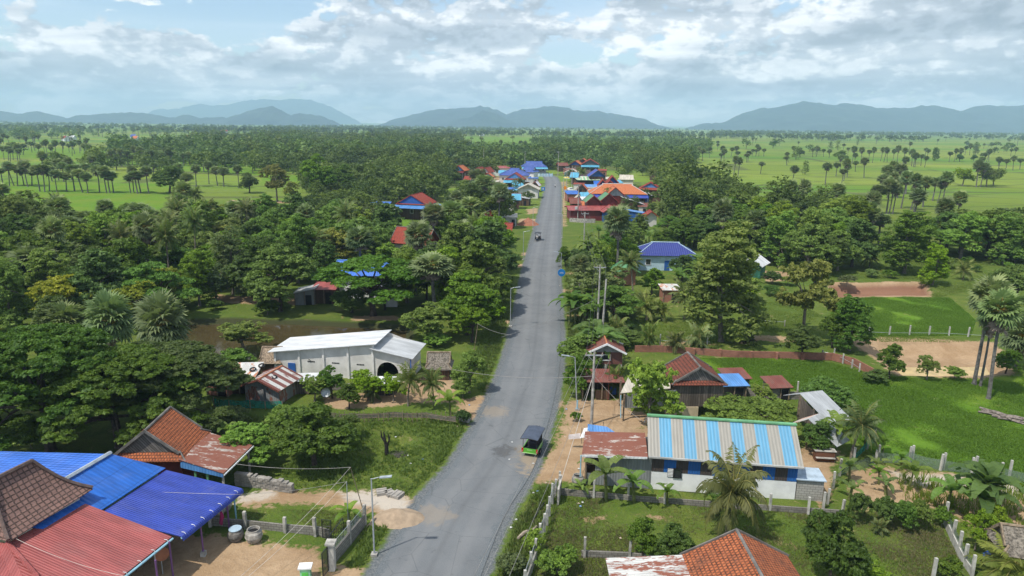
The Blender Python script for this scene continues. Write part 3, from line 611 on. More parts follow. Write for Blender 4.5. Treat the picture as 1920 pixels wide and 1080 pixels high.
# ---------------------------------------------------------------- single trees
T('rainbig',95,845,612,330,'huge dark umbrella-shaped tree at the left edge of the photo behind the blue roofs')
T('rainbig',300,800,648,300,'huge dark umbrella-shaped tree right behind the orange tiled house with the rusty lean-to')
T('rainbig',0,800,690,190,'dark tree cut by the left edge beside the two huge umbrella trees')
T('rainbig',225,838,655,300,'dark spreading tree between the two huge umbrella trees at the left')
T('bush3',60,840,800,60,'small pale shrub in the shade under the huge umbrella tree at the left edge')
T('round',590,873,765,160,'dense dark shrub-like tree on the lawn beside the block pile',cat='tree')
T('loose',470,870,790,130,'light green feathery tree between the rusty lean-to and the dense dark tree')
T('loose',545,830,748,95,'light green leafy tree behind the dense dark tree on the lawn')
T('loose3',640,830,772,80,'grey green shrub on the right side of the dense dark tree on the lawn')
T('bush4',440,790,760,70,'heap of grassy weeds below the green net fence')
T('loose',457,655,598,110,'light green acacia on the near bank of the brown pond')
T('bush',440,690,648,85,'dense green bush between the pond and the small lawn'); T('bush2',395,700,672,70,'dark low bush at the left end of the pond bank'); T('bush',500,690,668,50,'small bush beside the thatched hut behind the warehouse')
T('acacia',590,752,690,60,'thin light green tree beside the striped tin shack'); T('round2',623,745,688,48,'round dark tree in front of the warehouse blue door'); T('round3',690,750,692,62,'rounded yellowish mango tree in front of the warehouse wall')
T('acacia',738,752,688,62,'thin tree in front of the warehouse arch'); T('round',655,765,720,44,'small dark tree behind the stick fence at the courtyard')
T('round3',880,735,655,66,'bright green leafy tree beside the roadside driveway'); T('bush',868,745,705,52,'green bush under the bright tree at the roadside driveway'); T('bush2',868,795,765,36,'dark bush at the right end of the stick fence')
T('loose',800,640,560,110,'dense green tree between the warehouse and the fan palm'); T('round2',885,640,560,84,'tall green tree leaning over the roadside verge'); T('round2',912,560,470,74,'tall dark green tree at the left road edge opposite the blue disc sign')
T('loose3',870,600,520,80,'greyish tree with bare branches behind the roadside verge'); T('bush3',820,650,620,60,'pale fern-like shrub at the right corner of the warehouse')
T('rain',700,590,470,235,'large umbrella tree in front of the blue roofed white house across the pond')
T('round',660,585,540,80,'dark tree beside the grey shack on the far bank of the pond'); T('rain',722,580,515,90,'dark tree with a bare trunk beside the small red roof across the pond')
T('loose3',860,575,470,120,'tall olive green tree left of the road near the two dark red tiled roofs'); T('round2',800,560,470,70,'dark tree behind the fan palm at the pond')
T('loose2',520,378,300,62,'tall golden green tree standing by itself beside the left rice field'); T('loose2',548,380,335,34,'smaller golden tree beside the tall golden green tree'); T('round2',468,362,325,40,'round green tree at the edge of the left rice field',)
T('round',318,362,310,62,'round green tree at the right end of the front palm row in the left field'); T('round2',600,372,292,62,'big rounded tree right of the golden tree beside the left field'); T('round2',648,368,310,50,'rounded tree at the edge of the clearing left of the blue and red roofed house')
T('round2',710,420,378,42,'round tree beside the small white shed in the clearing'); T('round',700,470,405,60,'very dark round tree below the small white shed')
# right side
T('tall',1352,640,415,165,'very tall light green tree right of the blue tiled roof'); T('round3',1385,580,505,70,'bright green lower crown beside the very tall light green tree')
T('round',1278,527,478,52,'dark round tree standing before the blue tiled roof'); T('round2',1222,552,505,52,'green tree left of the blue tiled house by the coconut palms'); T('loose',1312,548,492,56,'loose green tree at the right corner of the blue tiled house'); T('round2',1155,600,545,56,'green tree among the coconut palms right of the power poles'); T('loose3',1085,520,455,52,'greyish tree at the right verge before the blue disc sign'); T('round',1060,500,462,34,'dark tree leaning to the road edge right of the dark tuk-tuk'); T('loose',1395,585,520,60,'bright loose tree beside the very tall light green tree')
T('loose2',1505,630,470,120,'large yellowish tree left of the rice field with concrete posts'); T('tall2',1592,655,555,80,'dark green tree with a bare trunk at the corner of the brick wall'); T('round2',1560,650,590,50,'dark green tree touching the dark tree at the brick wall corner')
T('round',1505,672,612,68,'round dark bush-like tree in front of the red brick wall'); T('round2',1667,710,648,52,'small umbrella-like tree at the bank of the sandy pit'); T('round3',1737,712,665,38,'small light green tree at the bank of the sandy pit'); T('bush3',1790,712,680,44,'low pale shrub right of the small trees at the sandy pit')
T('bush',1640,715,690,60,'low bush at the foot of the umbrella-like tree by the sandy pit'); T('round',1885,700,655,46,'small dark tree at the right edge behind the palm pair')
T('tall2',1695,512,395,95,'tall dark tree standing alone in the middle of the far right meadow'); T('tall',1748,535,456,52,'oval grey green tree at the end of the red earth pit'); T('round2',1905,565,500,90,'dark tree cut by the right edge behind the tall palms')
T('loose',1218,810,655,120,'thin feathery tree in front of the grey planked house'); T('low',1405,812,752,215,'wide low acacia behind the blue striped roof')
T('round2',1548,770,712,98,'dark rounded mango tree beside the grey tin sheds'); T('acacia',1428,755,712,50,'thin light tree behind the wide low acacia'); T('round',1530,850,790,60,'dark bush between the striped roof and the tin sheds')
T('round2',1090,700,632,90,'dark tree leaning over the road beside the red roofed pavilion'); T('round2',1080,745,670,50,'dark shrub at the road edge by the rusty roofed stall'); T('bush',1080,790,768,26,'small potted bush at the foot of the thin roadside lamp')
T('round2',1165,650,615,70,'dark tree behind the red roofed pavilion'); T('loose',1100,600,545,90,'leafy green tree at the right verge above the pavilion')
T('round',1265,1068,985,80,'dark bushy tree behind the orange tiled roof at the bottom'); T('round2',1205,1050,975,62,'dark small tree in the walled garden beside the rusty white roof')
T('round',1555,1105,965,120,'dark bushy tree at the bottom in the right garden'); T('bush',1775,1085,1035,62,'round bright bush beside the concrete fence posts at the lower right')
T('bush',1045,1075,1015,90,'leafy bush beside the white roadside fence'); T('bush3',1000,1040,985,50,'long-leaved grassy plant at the inner foot of the white roadside fence'); T('bush4',960,1075,1030,70,'grey green roadside weeds outside the white fence')
for i,(x,b_,t_,w_,k) in enumerate([(1605,978,915,50,'bush2'),(1655,985,920,62,'bush'),(1690,990,935,60,'bush2'),(1722,990,925,52,'bush'),(1765,985,945,46,'bush3')]):
    T(k,x,b_,t_,w_,['leftmost of the dense cassava bushes along the garden wall','second cassava bush from the left along the garden wall','middle cassava bush along the garden wall','fourth cassava bush from the left along the garden wall','rightmost cassava bush along the garden wall with pale leaves'][i],'cassava bushes along the garden wall')
T('round3',1828,1030,955,52,'upright leafy citrus bush right of the concrete fence posts'); T('round3',1868,1005,950,50,'upright leafy citrus bush left of the thatched hut'); T('round3',1885,1040,985,52,'leafy citrus bush touching the thatched hut'); T('bush3',1640,1110,1060,100,'brownish green shrub row at the bottom edge')
# palms
PM('fan2',1826,721,524,72,'tall sugar palm with the leftmost trunk of the three palms in the right rice field','three tall sugar palms in the right rice field'); PM('fan2',1838,724,575,46,'leaning sugar palm with the middle trunk of the three palms in the right rice field','three tall sugar palms in the right rice field'); PM('fan2',1853,748,552,74,'tall sugar palm with the nearest trunk and brown dead fronds','three tall sugar palms in the right rice field')
PM('fanlow',215,678,562,98,'bushy fan palm left of the nearest fan palm by the pond'); PM('fanlow',313,690,566,104,'bushy fan palm at the left end of the brown pond'); PM('fanlow',130,660,578,85,'low fan palm leftmost of the three beside the pond')
PM('fan2',818,600,480,84,'sugar palm between the pond and the road behind the warehouse'); PM('fanlow',1905,690,600,80,'fan palm cut by the right edge beside the sandy pit'); PM('fanlow',1910,800,640,60,'fan palm at the right edge above the rice field') if False else None
PM('cocobig',1362,1005,845,150,'ragged drooping coconut palm in front of the white and blue house'); PM('coco',1596,860,745,95,'yellowish coconut palm beside the grey tin sheds'); PM('coco',765,762,672,66,'coconut palm in the courtyard behind the cloth fence'); PM('coco',813,760,682,64,'coconut palm at the right end of the courtyard behind the cloth fence')
PM('areca',700,752,705,40,'dark small palm left of the courtyard coconut palms')
PM('cocoy',1212,600,535,72,'yellowish young coconut palm right of the road'); PM('cocoy',1180,590,548,56,'young coconut palm left of the yellowish one'); PM('coco',1283,598,520,66,'dark coconut palm below the blue tiled roof house'); PM('cocoy',1240,600,555,56,'young coconut palm between the yellowish and the dark palm')
PM('areca',1310,660,595,60,'small coconut palm at the foot of the very tall light tree'); PM('areca',1215,655,590,44,'slim palm in a row behind the brick wall left end'); PM('areca',1265,660,610,46,'slim pale palm right of the slim palm behind the brick wall'); PM('areca',1155,640,580,56,'palm behind the red roofed pavilion')
PM('areca',1155,738,668,50,'ragged palm above the rusty roofed stall'); PM('cocoy',1805,525,478,44,'small coconut palm standing alone in the far right meadow'); PM('cocoy',1630,500,455,40,'small coconut palm at the far end of the red earth pit')
PM('cocobig',1905,1095,1030,170,'coconut palm fronds cut by the bottom right corner'); PM('areca',1648,1000,965,38,'young palm seedling in the garden below the cassava bushes')
PM('fan',1157,520,390,56,'tall fan palm in front of the dark red house'); PM('coco2',1185,560,470,60,'coconut palm left of the blue tiled roof'); PM('coco2',1245,400,333,36,'coconut palm right of the village beside the red roofed house'); PM('coco',1240,425,372,40,'dry coconut palm beside the light blue shed in the village')
PM('coco2',600,520,425,80,'pale coconut palm in the wood left of the umbrella tree across the pond'); PM('coco2',640,500,430,60,'coconut palm in the wood beside the pale one')
for i,(x,b_,t_,w_) in enumerate([(125,500,408,74),(70,575,466,88),(130,540,455,60),(40,560,492,60),(207,448,376,34),(62,445,374,34),(7,400,345,36),(262,455,382,50),(285,470,392,44),(170,520,452,50)]): PM('fan',x,b_,t_,w_,'fan palm rising out of the wood at the left edge','fan palms in the left wood')
for i,(x,b_,t_,w_) in enumerate([(845,470,380,50),(905,400,330,44),(895,370,318,34),(935,430,345,36),(880,440,372,44),(855,330,292,20),(1085,560,480,40)]): PM('fan',x,b_,t_,w_,'fan palm among the houses left of the road' if x<1000 else 'fan palm at the right verge of the road','fan palms near the village')
# banana plants
for a in [(0,1137,938,1.15,'large banana plant in front of the grey tin annex, left of two'),(1,1190,943,1.25,'tall banana plant in front of the grey tin annex, right of two'),(1,1252,946,.8,'low banana plant in front of the white wall'),(3,1090,928,1.,'tiny banana plant beside the garden wall corner'),
 (3,1335,948,1.,'thin young banana plant before the white wall'),(1,1593,902,.95,'banana plant beside the net at the garden corner'),(3,1640,885,1.1,'small banana plant in the sandy garden left part'),(1,1648,905,.7,'banana plant in the middle of the sandy garden'),(1,1690,880,.75,'banana plant nearest the net fence in the sandy garden'),
 (0,1705,915,.8,'banana plant with broad leaves in the sandy garden'),(3,1662,925,1.2,'small pale banana plant in the sandy garden'),(3,1592,935,1.3,'small banana plant at the left of the sandy garden'),(0,1772,965,1.05,'big banana plant left of the largest banana clump'),(2,1838,968,1.25,'largest banana clump with several stems at the right'),
 (1,1655,855,.9,'banana plant outside the net beside the rice field'),(0,1565,850,1.2,'banana plant beneath the yellowish coconut palm'),(0,1620,845,.9,'banana plant with dead leaves beside the tin sheds'),
 (1,425,838,1.1,'banana plant behind the rusty lean-to roof'),(0,845,785,.95,'banana plant at the right end of the cloth fence'),(1,815,768,.7,'small banana plant behind the cloth fence'),(3,742,985,1.0,'tiny banana plant beside the gate wall') if False else (3,655,985,1.3,'young papaya-like plant beside the gate wall')]: B(*a)
for i in range(34):
    q=random.Random(i); x,y=[(q.uniform(1075,1125),q.uniform(455,505)),(q.uniform(1065,1130),q.uniform(560,640)),(q.uniform(1210,1320),q.uniform(450,470)),(q.uniform(1270,1345),q.uniform(520,555)),(q.uniform(1110,1150),q.uniform(650,705))][i%5]
    if roaddist(np.array([P(x,y).x]),np.array([P(x,y).y]))[0]>5: B(i%3,x,y,1.5,['banana plant in the grove below the dark red house','banana plant beside the right verge of the road','banana plant in the grove behind the blue tiled roof','banana plant in front of the blue tiled house','banana plant between the pavilion and the rusty stall'][i%5],'banana grove right of the road')
for i,(x,y) in enumerate([(925,485),(935,495),(945,480),(915,500)]): B(i%3,x,y,1.3,'banana plant in the clump at the left road verge','banana clump at the left road verge')
# ---------------------------------------------------------------- scattered woods
FOREST=[WP(p) for p in [
 [(-260,600),(0,640),(60,680),(150,650),(330,600),(420,585),(540,590),(560,560),(640,590),(745,590),(820,620),(930,640),(945,560),(975,470),(1000,400),(1010,345),(880,345),(830,440),(720,480),(600,445),(430,440),(300,448),(0,448),(-260,448)],
 [(575,430),(600,385),(560,345),(480,322),(450,320),(340,312),(330,290),(380,262),(860,262),(880,300),(1000,300),(1000,325),(850,345),(800,400),(700,440)],
 [(1075,440),(1080,640),(1170,640),(1200,600),(1230,570),(1200,520),(1320,510),(1330,470),(1420,500),(1540,522),(1600,515),(1620,480),(1640,450),(1600,425),(1420,405),(1290,375),(1240,360),(1230,440)],
 [(1700,478),(1920,500),(2150,520),(2150,440),(1920,435),(1720,440)],
 [(1010,318),(1060,310),(1180,310),(1240,345),(1290,340),(1250,305),(1180,285),(1010,285)]]]
CLEAR=[WP(p) for p in [[(680,455),(685,392),(850,392),(850,450),(800,470),(720,475)],[(1190,560),(1190,500),(1340,500),(1330,545)],[(1055,470),(1055,400),(1260,400),(1250,455)],[(430,440),(430,405),(520,405),(520,440)],[(340,690),(340,585),(560,592),(780,600),(780,650),(540,700)],[(728,445),(725,400),(780,400),(800,425),(780,445)],[(1190,560),(1190,475),(1330,480),(1330,530),(1260,545)],[(1380,530),(1380,490),(1450,490),(1450,530)],
 [(540,590),(540,540),(750,560),(750,600)],[(690,440),(690,385),(830,385),(830,425)],[(1055,440),(1055,300),(1130,300),(1250,350),(1250,440)],[(840,350),(900,335),(1010,335),(1010,400),(960,420),(920,400)],[(935,345),(935,310),(1010,310),(1010,345)]]]
def inside(x,y,polys):
    m=np.zeros(len(x),bool)
    for p in polys: m|=sdf(x,y,p)>0
    return m
def scatter(sp,polys,clear,rmin=7.,seed=5,jit=.42,extra=0.):
    r=np.random.default_rng(seed); a=np.concatenate(polys); x0,y0=a.min(0); x1,y1=a.max(0); gx,gy=np.meshgrid(np.arange(x0,x1,sp),np.arange(y0,y1,sp)); x=gx.ravel()+r.uniform(-jit,jit,gx.size)*sp; y=gy.ravel()+r.uniform(-jit,jit,gx.size)*sp
    m=inside(x,y,polys)&~inside(x,y,clear)&(roaddist(x,y)>rmin); 
    for tx,ty,tr in TAKEN+HOUSEZ: m&=np.hypot(x-tx,y-ty)>tr+extra
    u,v=PXn(x,y); m&=(u>-220)&(u<2140); return x[m],y[m]
# ---------------------------------------------------------------- building materials
BLUED=corr('sheet_dark_blue',(.030,.060,.36),period=.16,r=.45); BLUEM=corr('sheet_mid_blue',(.018,.125,.50),period=.32,seam=1.7,r=.42); BLUEL=corr('sheet_light_blue_and_sheen',(.07,.20,.70),period=.3,seam=.5,r=.25)  # light blue carries painted sky sheen on the carport, plain paint elsewhere
BLUES=corr('sheet_sky_blue',(.10,.27,.60),period=.25,r=.35); CYAN=corr('sheet_cyan',(.10,.38,.56),period=.3,r=.4); REDS=corr('sheet_red',(.34,.085,.08),period=.16,r=.5); REDD=corr('sheet_dark_red',(.17,.022,.025),period=.25,r=.5)
ZINC=corr('sheet_zinc',(.52,.54,.56),period=.2,r=.3); ZINCW=corr('sheet_white',(.72,.74,.76),period=.3,r=.35); ZINCG=corr('sheet_grey_wall',(.24,.255,.26),period=.22,r=.5,rust=.18); RUSTY=corr('sheet_rusty',(.50,.46,.42),.66,(.15,.045,.035),r=.5,rc2=(.26,.11,.07)); RUSTW=corr('sheet_rusty_white',(.60,.60,.58),.50,(.17,.05,.035),r=.5,rc2=(.28,.11,.07)); RUSTR=corr('sheet_rust_red',(.20,.06,.045),.45,(.11,.05,.04),r=.6); RUSTZ=corr('sheet_patchy_zinc',(.62,.62,.60),.42,(.30,.13,.07),r=.45)
CREAMS=corr('sheet_cream',(.55,.50,.42),period=.3,r=.5); STRIPE=corr('sheet_striped',(.33,.315,.28),period=.26,r=.4,stripe=(.11,.34,.54),sw=.93,ph=.35); STRIPG=corr('sheet_green_stripes',(.62,.62,.50),period=.26,r=.5,stripe=(.18,.42,.22),sw=.8); WSTR=corr('sheet_wall_stripes',(.075,.06,.058),period=.2,r=.6,stripe=(.015,.13,.45),sw=.93,rust=.1)
GREENS=corr('sheet_green',(.10,.26,.12),period=.25,r=.5); SHACKR=corr('sheet_shack_stripes',(.20,.075,.06),.3,(.13,.05,.04),r=.5,stripe=(.60,.60,.58),sw=.55)
T_OR=tile('tile_orange',(.40,.125,.050),(.27,.075,.032),(.07,.03,.02),.22,.24,.45); T_OR2=tile('tile_orange_new',(.52,.175,.075),(.44,.14,.06),(.22,.07,.035),.35,.4,.10); T_BR=tile('tile_brown',(.21,.125,.105),(.16,.095,.082),(.05,.035,.03),.34,.30,.25,(.10,.07,.06),0.); T_DK=tile('tile_dark_red',(.20,.060,.038),(.13,.042,.03),(.03,.018,.014),.3,.32,.50,(.035,.025,.022)); T_RD=tile('tile_red',(.30,.060,.038),(.25,.052,.034),(.10,.022,.018),.35,.35,.15); T_BL=tile('tile_blue',(.028,.040,.20),(.022,.032,.16),(.10,.12,.30),.42,.42,.05,(.03,.03,.10),0.); T_PB=tile('tile_purple_brown',(.10,.065,.075),(.085,.055,.065),(.04,.025,.03),.35,.35,.1)
WOOD=planks('planks_grey',(.16,.135,.115),.24); WOODB=planks('planks_brown',(.14,.085,.055),.2); WOODG=planks('gable_boards_grey',(.20,.19,.18),.18,var=.35); TRIM=plain('trim_dark_grey',(.16,.15,.14),.8,.3); WHITE=plain('paint_white',(.74,.75,.76),.7,.08); GREYP=plain('plaster_grey',(.60,.585,.565),.9,.12,.7); CONC=plain('concrete',(.36,.345,.32),.9,.3,2.); CONCW=plain('concrete_pale',(.43,.42,.39),.9,.2,2.); BLOCK=bricks('block_wall',(.26,.245,.22),(.20,.19,.17),(.12,.11,.10)); BRICKR=bricks('red_brick',(.36,.13,.085),(.29,.10,.065),(.27,.20,.16),.24,.09,.012)
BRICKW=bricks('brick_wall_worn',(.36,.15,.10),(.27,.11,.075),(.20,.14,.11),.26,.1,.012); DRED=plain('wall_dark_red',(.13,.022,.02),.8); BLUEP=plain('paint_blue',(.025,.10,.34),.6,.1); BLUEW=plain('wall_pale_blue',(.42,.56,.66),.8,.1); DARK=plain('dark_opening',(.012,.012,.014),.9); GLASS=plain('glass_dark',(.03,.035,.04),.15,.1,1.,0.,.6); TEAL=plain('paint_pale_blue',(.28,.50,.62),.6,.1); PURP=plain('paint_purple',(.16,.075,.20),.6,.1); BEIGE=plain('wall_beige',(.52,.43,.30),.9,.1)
THATCH=plain('thatch',(.26,.20,.145),1.,.5,6.); THATG=plain('thatch_grey',(.17,.15,.125),1.,.5,6.); RTRIM=plain('trim_red',(.28,.045,.04),.7,.15); GTRIM=plain('trim_green',(.13,.32,.16),.6,.15); CREAM=plain('wall_cream',(.56,.52,.44),.9,.1); BARKW=plain('wood_pole',(.22,.17,.12),.9,.3,4.); STEEL=plain('galvanised',(.40,.43,.46),.45,.15,3.,.3); BLKM=plain('metal_black',(.02,.022,.025),.5,.1); GREENW=plain('wall_green',(.03,.13,.09),.8)
BLUEV=corr('sheet_faded_blue',(.055,.10,.34),.08,(.14,.12,.14),period=.25,r=.5)
# ---------------------------------------------------------------- generic houses
def hgroof(w,d,z0,rise,a,mat,g=.25,t=.09):
    """hip-and-gable roof, ridge along local X; a = inset of the end gables"""
    m=MB().use(mat); k=min(1,a/(d/2)); z1=z0+rise*k; zr=z0+rise; xi=w/2-a; yi=d/2-a
    for s in(-1,1):
        if a>0: m.slab([(-w/2,s*d/2,z0),(w/2,s*d/2,z0),(xi,s*yi,z1),(-xi,s*yi,z1)],t,(1,0,0))
        if yi>.02: m.slab([(-xi-g,s*yi,z1+.012),(xi+g,s*yi,z1+.012),(xi+g,0,zr+.012),(-xi-g,0,zr+.012)],t,(1,0,0))
        if a>0: m.slab([(s*w/2,-d/2,z0),(s*w/2,d/2,z0),(s*xi,yi,z1),(s*xi,-yi,z1)],t,(0,1,0))
    return m,z1,zr,xi,yi
def pedi(s,xi,yi,z1,zr,mat):
    m=MB().use(mat); x=s*xi; m.slab([(x,-yi+.04,z1-.1),(x,yi-.04,z1-.1),(x,0,zr-.06)],.07) if False else None
    p=[(x,-yi+.05,z1-.05),(x,yi-.05,z1-.05),(x,0,zr-.07)]; q=[(x-s*.08,b,c) for _,b,c in p]; m.face(p if s>0 else p[::-1]); m.face(q[::-1] if s>0 else q)
    for i in range(3): j=(i+1)%3; m.face([p[i],q[i],q[j],p[j]])
    return m
def rakes(s,xi,yi,z1,zr,g,mat,r=.07):
    m=MB().use(mat); x=s*(xi+g)
    for e in(-1,1):
        a_=Vector((x,e*yi,z1)); b_=Vector((x,0,zr)); d=(b_-a_); L=d.length; M=Matrix.Rotation(math.atan2(d.z,d.y) if True else 0,3,'X'); m.box((a_+b_)/2+Vector((0,0,.03)),(.09,L+.1,.20),M=M)
    return m
def window(root,c,nrm,wd,ht,fm,gm=None):
    """c centre, nrm outward horizontal normal"""
    n=Vector(nrm).normalized(); ang=math.atan2(n.y,n.x)-math.pi/2+math.pi; R=Matrix.Rotation(ang,3,'Z'); c=Vector(c)
    f=MB().use(fm); 
    for dx,dz,sx,sz in((-wd/2,0,.08,ht+.08),(wd/2,0,.08,ht+.08),(0,ht/2,wd-.082,.08),(0,-ht/2,wd+.15,.09)): f.box(c+n*.03+R@Vector((dx,0,dz)),(sx,.12,sz),M=R)
    fo=part(f,'window',root); g=MB().use(gm or GLASS).box(c+n*.012,(wd-.06,.05,ht-.06),M=R); link('pane',g.mesh('pane'),fo)
def house(label,loc,rot,w,d,he,rise,a=0.,roof=T_OR,wall=WOOD,gable=WOODG,trim=TRIM,ov=.55,stilt=0.,win=True,posts=None,name='village_house',cat='house',group=None,wfm=WHITE,awn=None,ridgem=None,door=True,winm=None):
    root=empty(name,label,cat,loc,rot,group); W=w-2*ov; Dp=d-2*ov; z0=he-.02
    m,z1,zr,xi,yi=hgroof(w,d,z0-ov*rise/(d/2)*.6,rise+ov*rise/(d/2)*.6,a,roof); ro=part(m,'roof',root)
    rc_=MB().use(ridgem or trim).tube([(-xi-.25,0,zr+.04),(xi+.25,0,zr+.04)],.10,6)
    if a>0:
        for sx in(-1,1):
            for sy in(-1,1): rc_.tube([(sx*w/2,sy*d/2,z0-ov*rise/(d/2)*.6+.03),(sx*xi,sy*yi,z1+.05)],.07,5)
    link('ridge_cap',rc_.mesh('ridge_cap'),ro)
    wb=MB().use(wall); hw,hd=W/2,Dp/2
    for p,q in(((-hw,-hd),(hw,-hd)),((hw,-hd),(hw,hd)),((hw,hd),(-hw,hd)),((-hw,hd),(-hw,-hd))): wb.face([(p[0],p[1],stilt),(q[0],q[1],stilt),(q[0],q[1],he-.05),(p[0],p[1],he-.05)])
    if stilt>0: wb.face([(-hw,hd,stilt),(hw,hd,stilt),(hw,-hd,stilt),(-hw,-hd,stilt)])
    part(wb,'wall',root)
    if yi>.1:
        for s in(-1,1):
            gx=xi if a>0 else hw; gy=yi if a>0 else yi
            pd_=part(pedi(s,gx if a>0 else hw+.02,gy*(1 if a>0 else Dp/d),z1 if a>0 else he-.05,zr-(0 if a>0 else .05),gable),'gable',root)
            link('bargeboard',rakes(s,xi,yi,z1,zr,.25,trim).mesh('bargeboard'),pd_)
    if stilt>0:
        nx=max(2,int(W/2.5)+1)
        for i in range(nx):
            for j in(0,1,2): part(MB().use(BARKW if wall in(WOOD,WOODB) else CONC).box((-hw+.1+(W-.2)*i/(nx-1),-hd+.1+(Dp-.2)*j/2,0),(.2,.2,stilt),base=True),'post',root)
    if win:
        zc=stilt+(he-stilt)*.52; wh=min(1.2,(he-stilt)*.42); fm=wfm
        for sy in(-1,1):
            n=max(1,int(W/3.2))
            for i in range(n):
                x=-W/2+W*(i+.5)/n
                if door and sy==-1 and i==n//2 and stilt==0: part(MB().use(winm or BLUEP).box((x,-hd-.02,.05),(1.,.08,2.),base=True),'door',root)
                else: window(root,(x,sy*hd,zc),(0,sy,0),1.0,wh,fm,winm)
        for sx in(-1,1): window(root,(sx*hw,0,zc),(sx,0,0),1.0,wh,fm,winm)
    if awn:
        for side,L,drop,mt in awn:   # lean-to awning along a side
            zt=he-.35; A=MB().use(mt)
            if side in'fb': s=-1 if side=='f' else 1; A.slab([(-w/2,s*hd,zt),(w/2,s*hd,zt),(w/2,s*(hd+L),zt-drop),(-w/2,s*(hd+L),zt-drop)],.06,(1,0,0)); pp=[(-w/2+.2,s*(hd+L-.15)),(0,s*(hd+L-.15)),(w/2-.2,s*(hd+L-.15))]
            else: s=-1 if side=='l' else 1; A.slab([(s*hw,-d/2,zt),(s*hw,d/2,zt),(s*(hw+L),d/2,zt-drop),(s*(hw+L),-d/2,zt-drop)],.06,(0,1,0)); pp=[(s*(hw+L-.15),-d/2+.2),(s*(hw+L-.15),d/2-.2)]
            ao=part(A,'awning',root)
            for q in pp: link('awning_post',MB().use(STEEL).box((q[0],q[1],0),(.1,.1,zt-drop-.05),base=True).mesh('awning_post'),ao)
    HOUSEZ.append((loc[0],loc[1],max(w,d)*.62+1)); HOUSEZ.append((loc[0]*.94,loc[1]-9,max(w,d)*.55)) if loc[1]>170 else None; return root
def HS(label,px,py,wpx,dm,he,rise,ori='x',rot=0.,**k):
    """front wall centre at photo px; wpx = width seen in photo pixels"""
    p=P(px,py); wm=wpx*S(p); ro=math.radians(rot); f=Vector((-math.sin(ro),math.cos(ro),0))
    c=p+f*(dm/2-.4)
    if ori=='x': return house(label,tuple(c),ro,wm,dm,he,rise,**k)
    return house(label,tuple(c),ro+math.pi/2,dm,wm,he,rise,**k)
def shed(label,px,py,wpx,dm,hf,hb,roof=ZINC,wall=WOOD,rot=0.,name='shed',cat='shed',openf=False,group=None,ov=.3,slope='fb'):
    """mono-pitch shed; hf front height, hb back height (slope 'fb') or left/right heights (slope 'lr')"""
    p=P(px,py); wm=wpx*S(p); ro=math.radians(rot); c=p+Vector((-math.sin(ro),math.cos(ro),0))*dm/2; root=empty(name,label,cat,tuple(c),ro,group); X,Y=wm/2,dm/2
    zz=(lambda x,y:hf+(hb-hf)*(y+Y)/dm) if slope=='fb' else (lambda x,y:hf+(hb-hf)*(x+X)/wm)
    A,B_=X+ov,Y+ov; part(MB().use(roof).slab([(-A,-B_,zz(-A,-B_)+.02),(A,-B_,zz(A,-B_)+.02),(A,B_,zz(A,B_)+.02),(-A,B_,zz(-A,B_)+.02)],.06,(1,0,0) if slope=='fb' else (0,1,0)),'roof',root)
    wb=MB().use(wall); sides=[((X,-Y),(X,Y)),((X,Y),(-X,Y)),((-X,Y),(-X,-Y))]+([] if openf else [((-X,-Y),(X,-Y))])
    for a_,b_ in sides: wb.face([(*a_,0),(*b_,0),(*b_,zz(*b_)-.06),(*a_,zz(*a_)-.06)])
    part(wb,'wall',root)
    for q in((-X,-Y),(X,-Y),(0,-Y)): part(MB().use(BARKW).box((q[0],q[1]-.07,0),(.1,.1,zz(*q)-.08),base=True),'post',root)
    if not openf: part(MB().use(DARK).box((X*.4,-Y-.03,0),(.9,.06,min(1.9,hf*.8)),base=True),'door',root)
    HOUSEZ.append((c.x,c.y,max(wm,dm)*.6+1)); return root
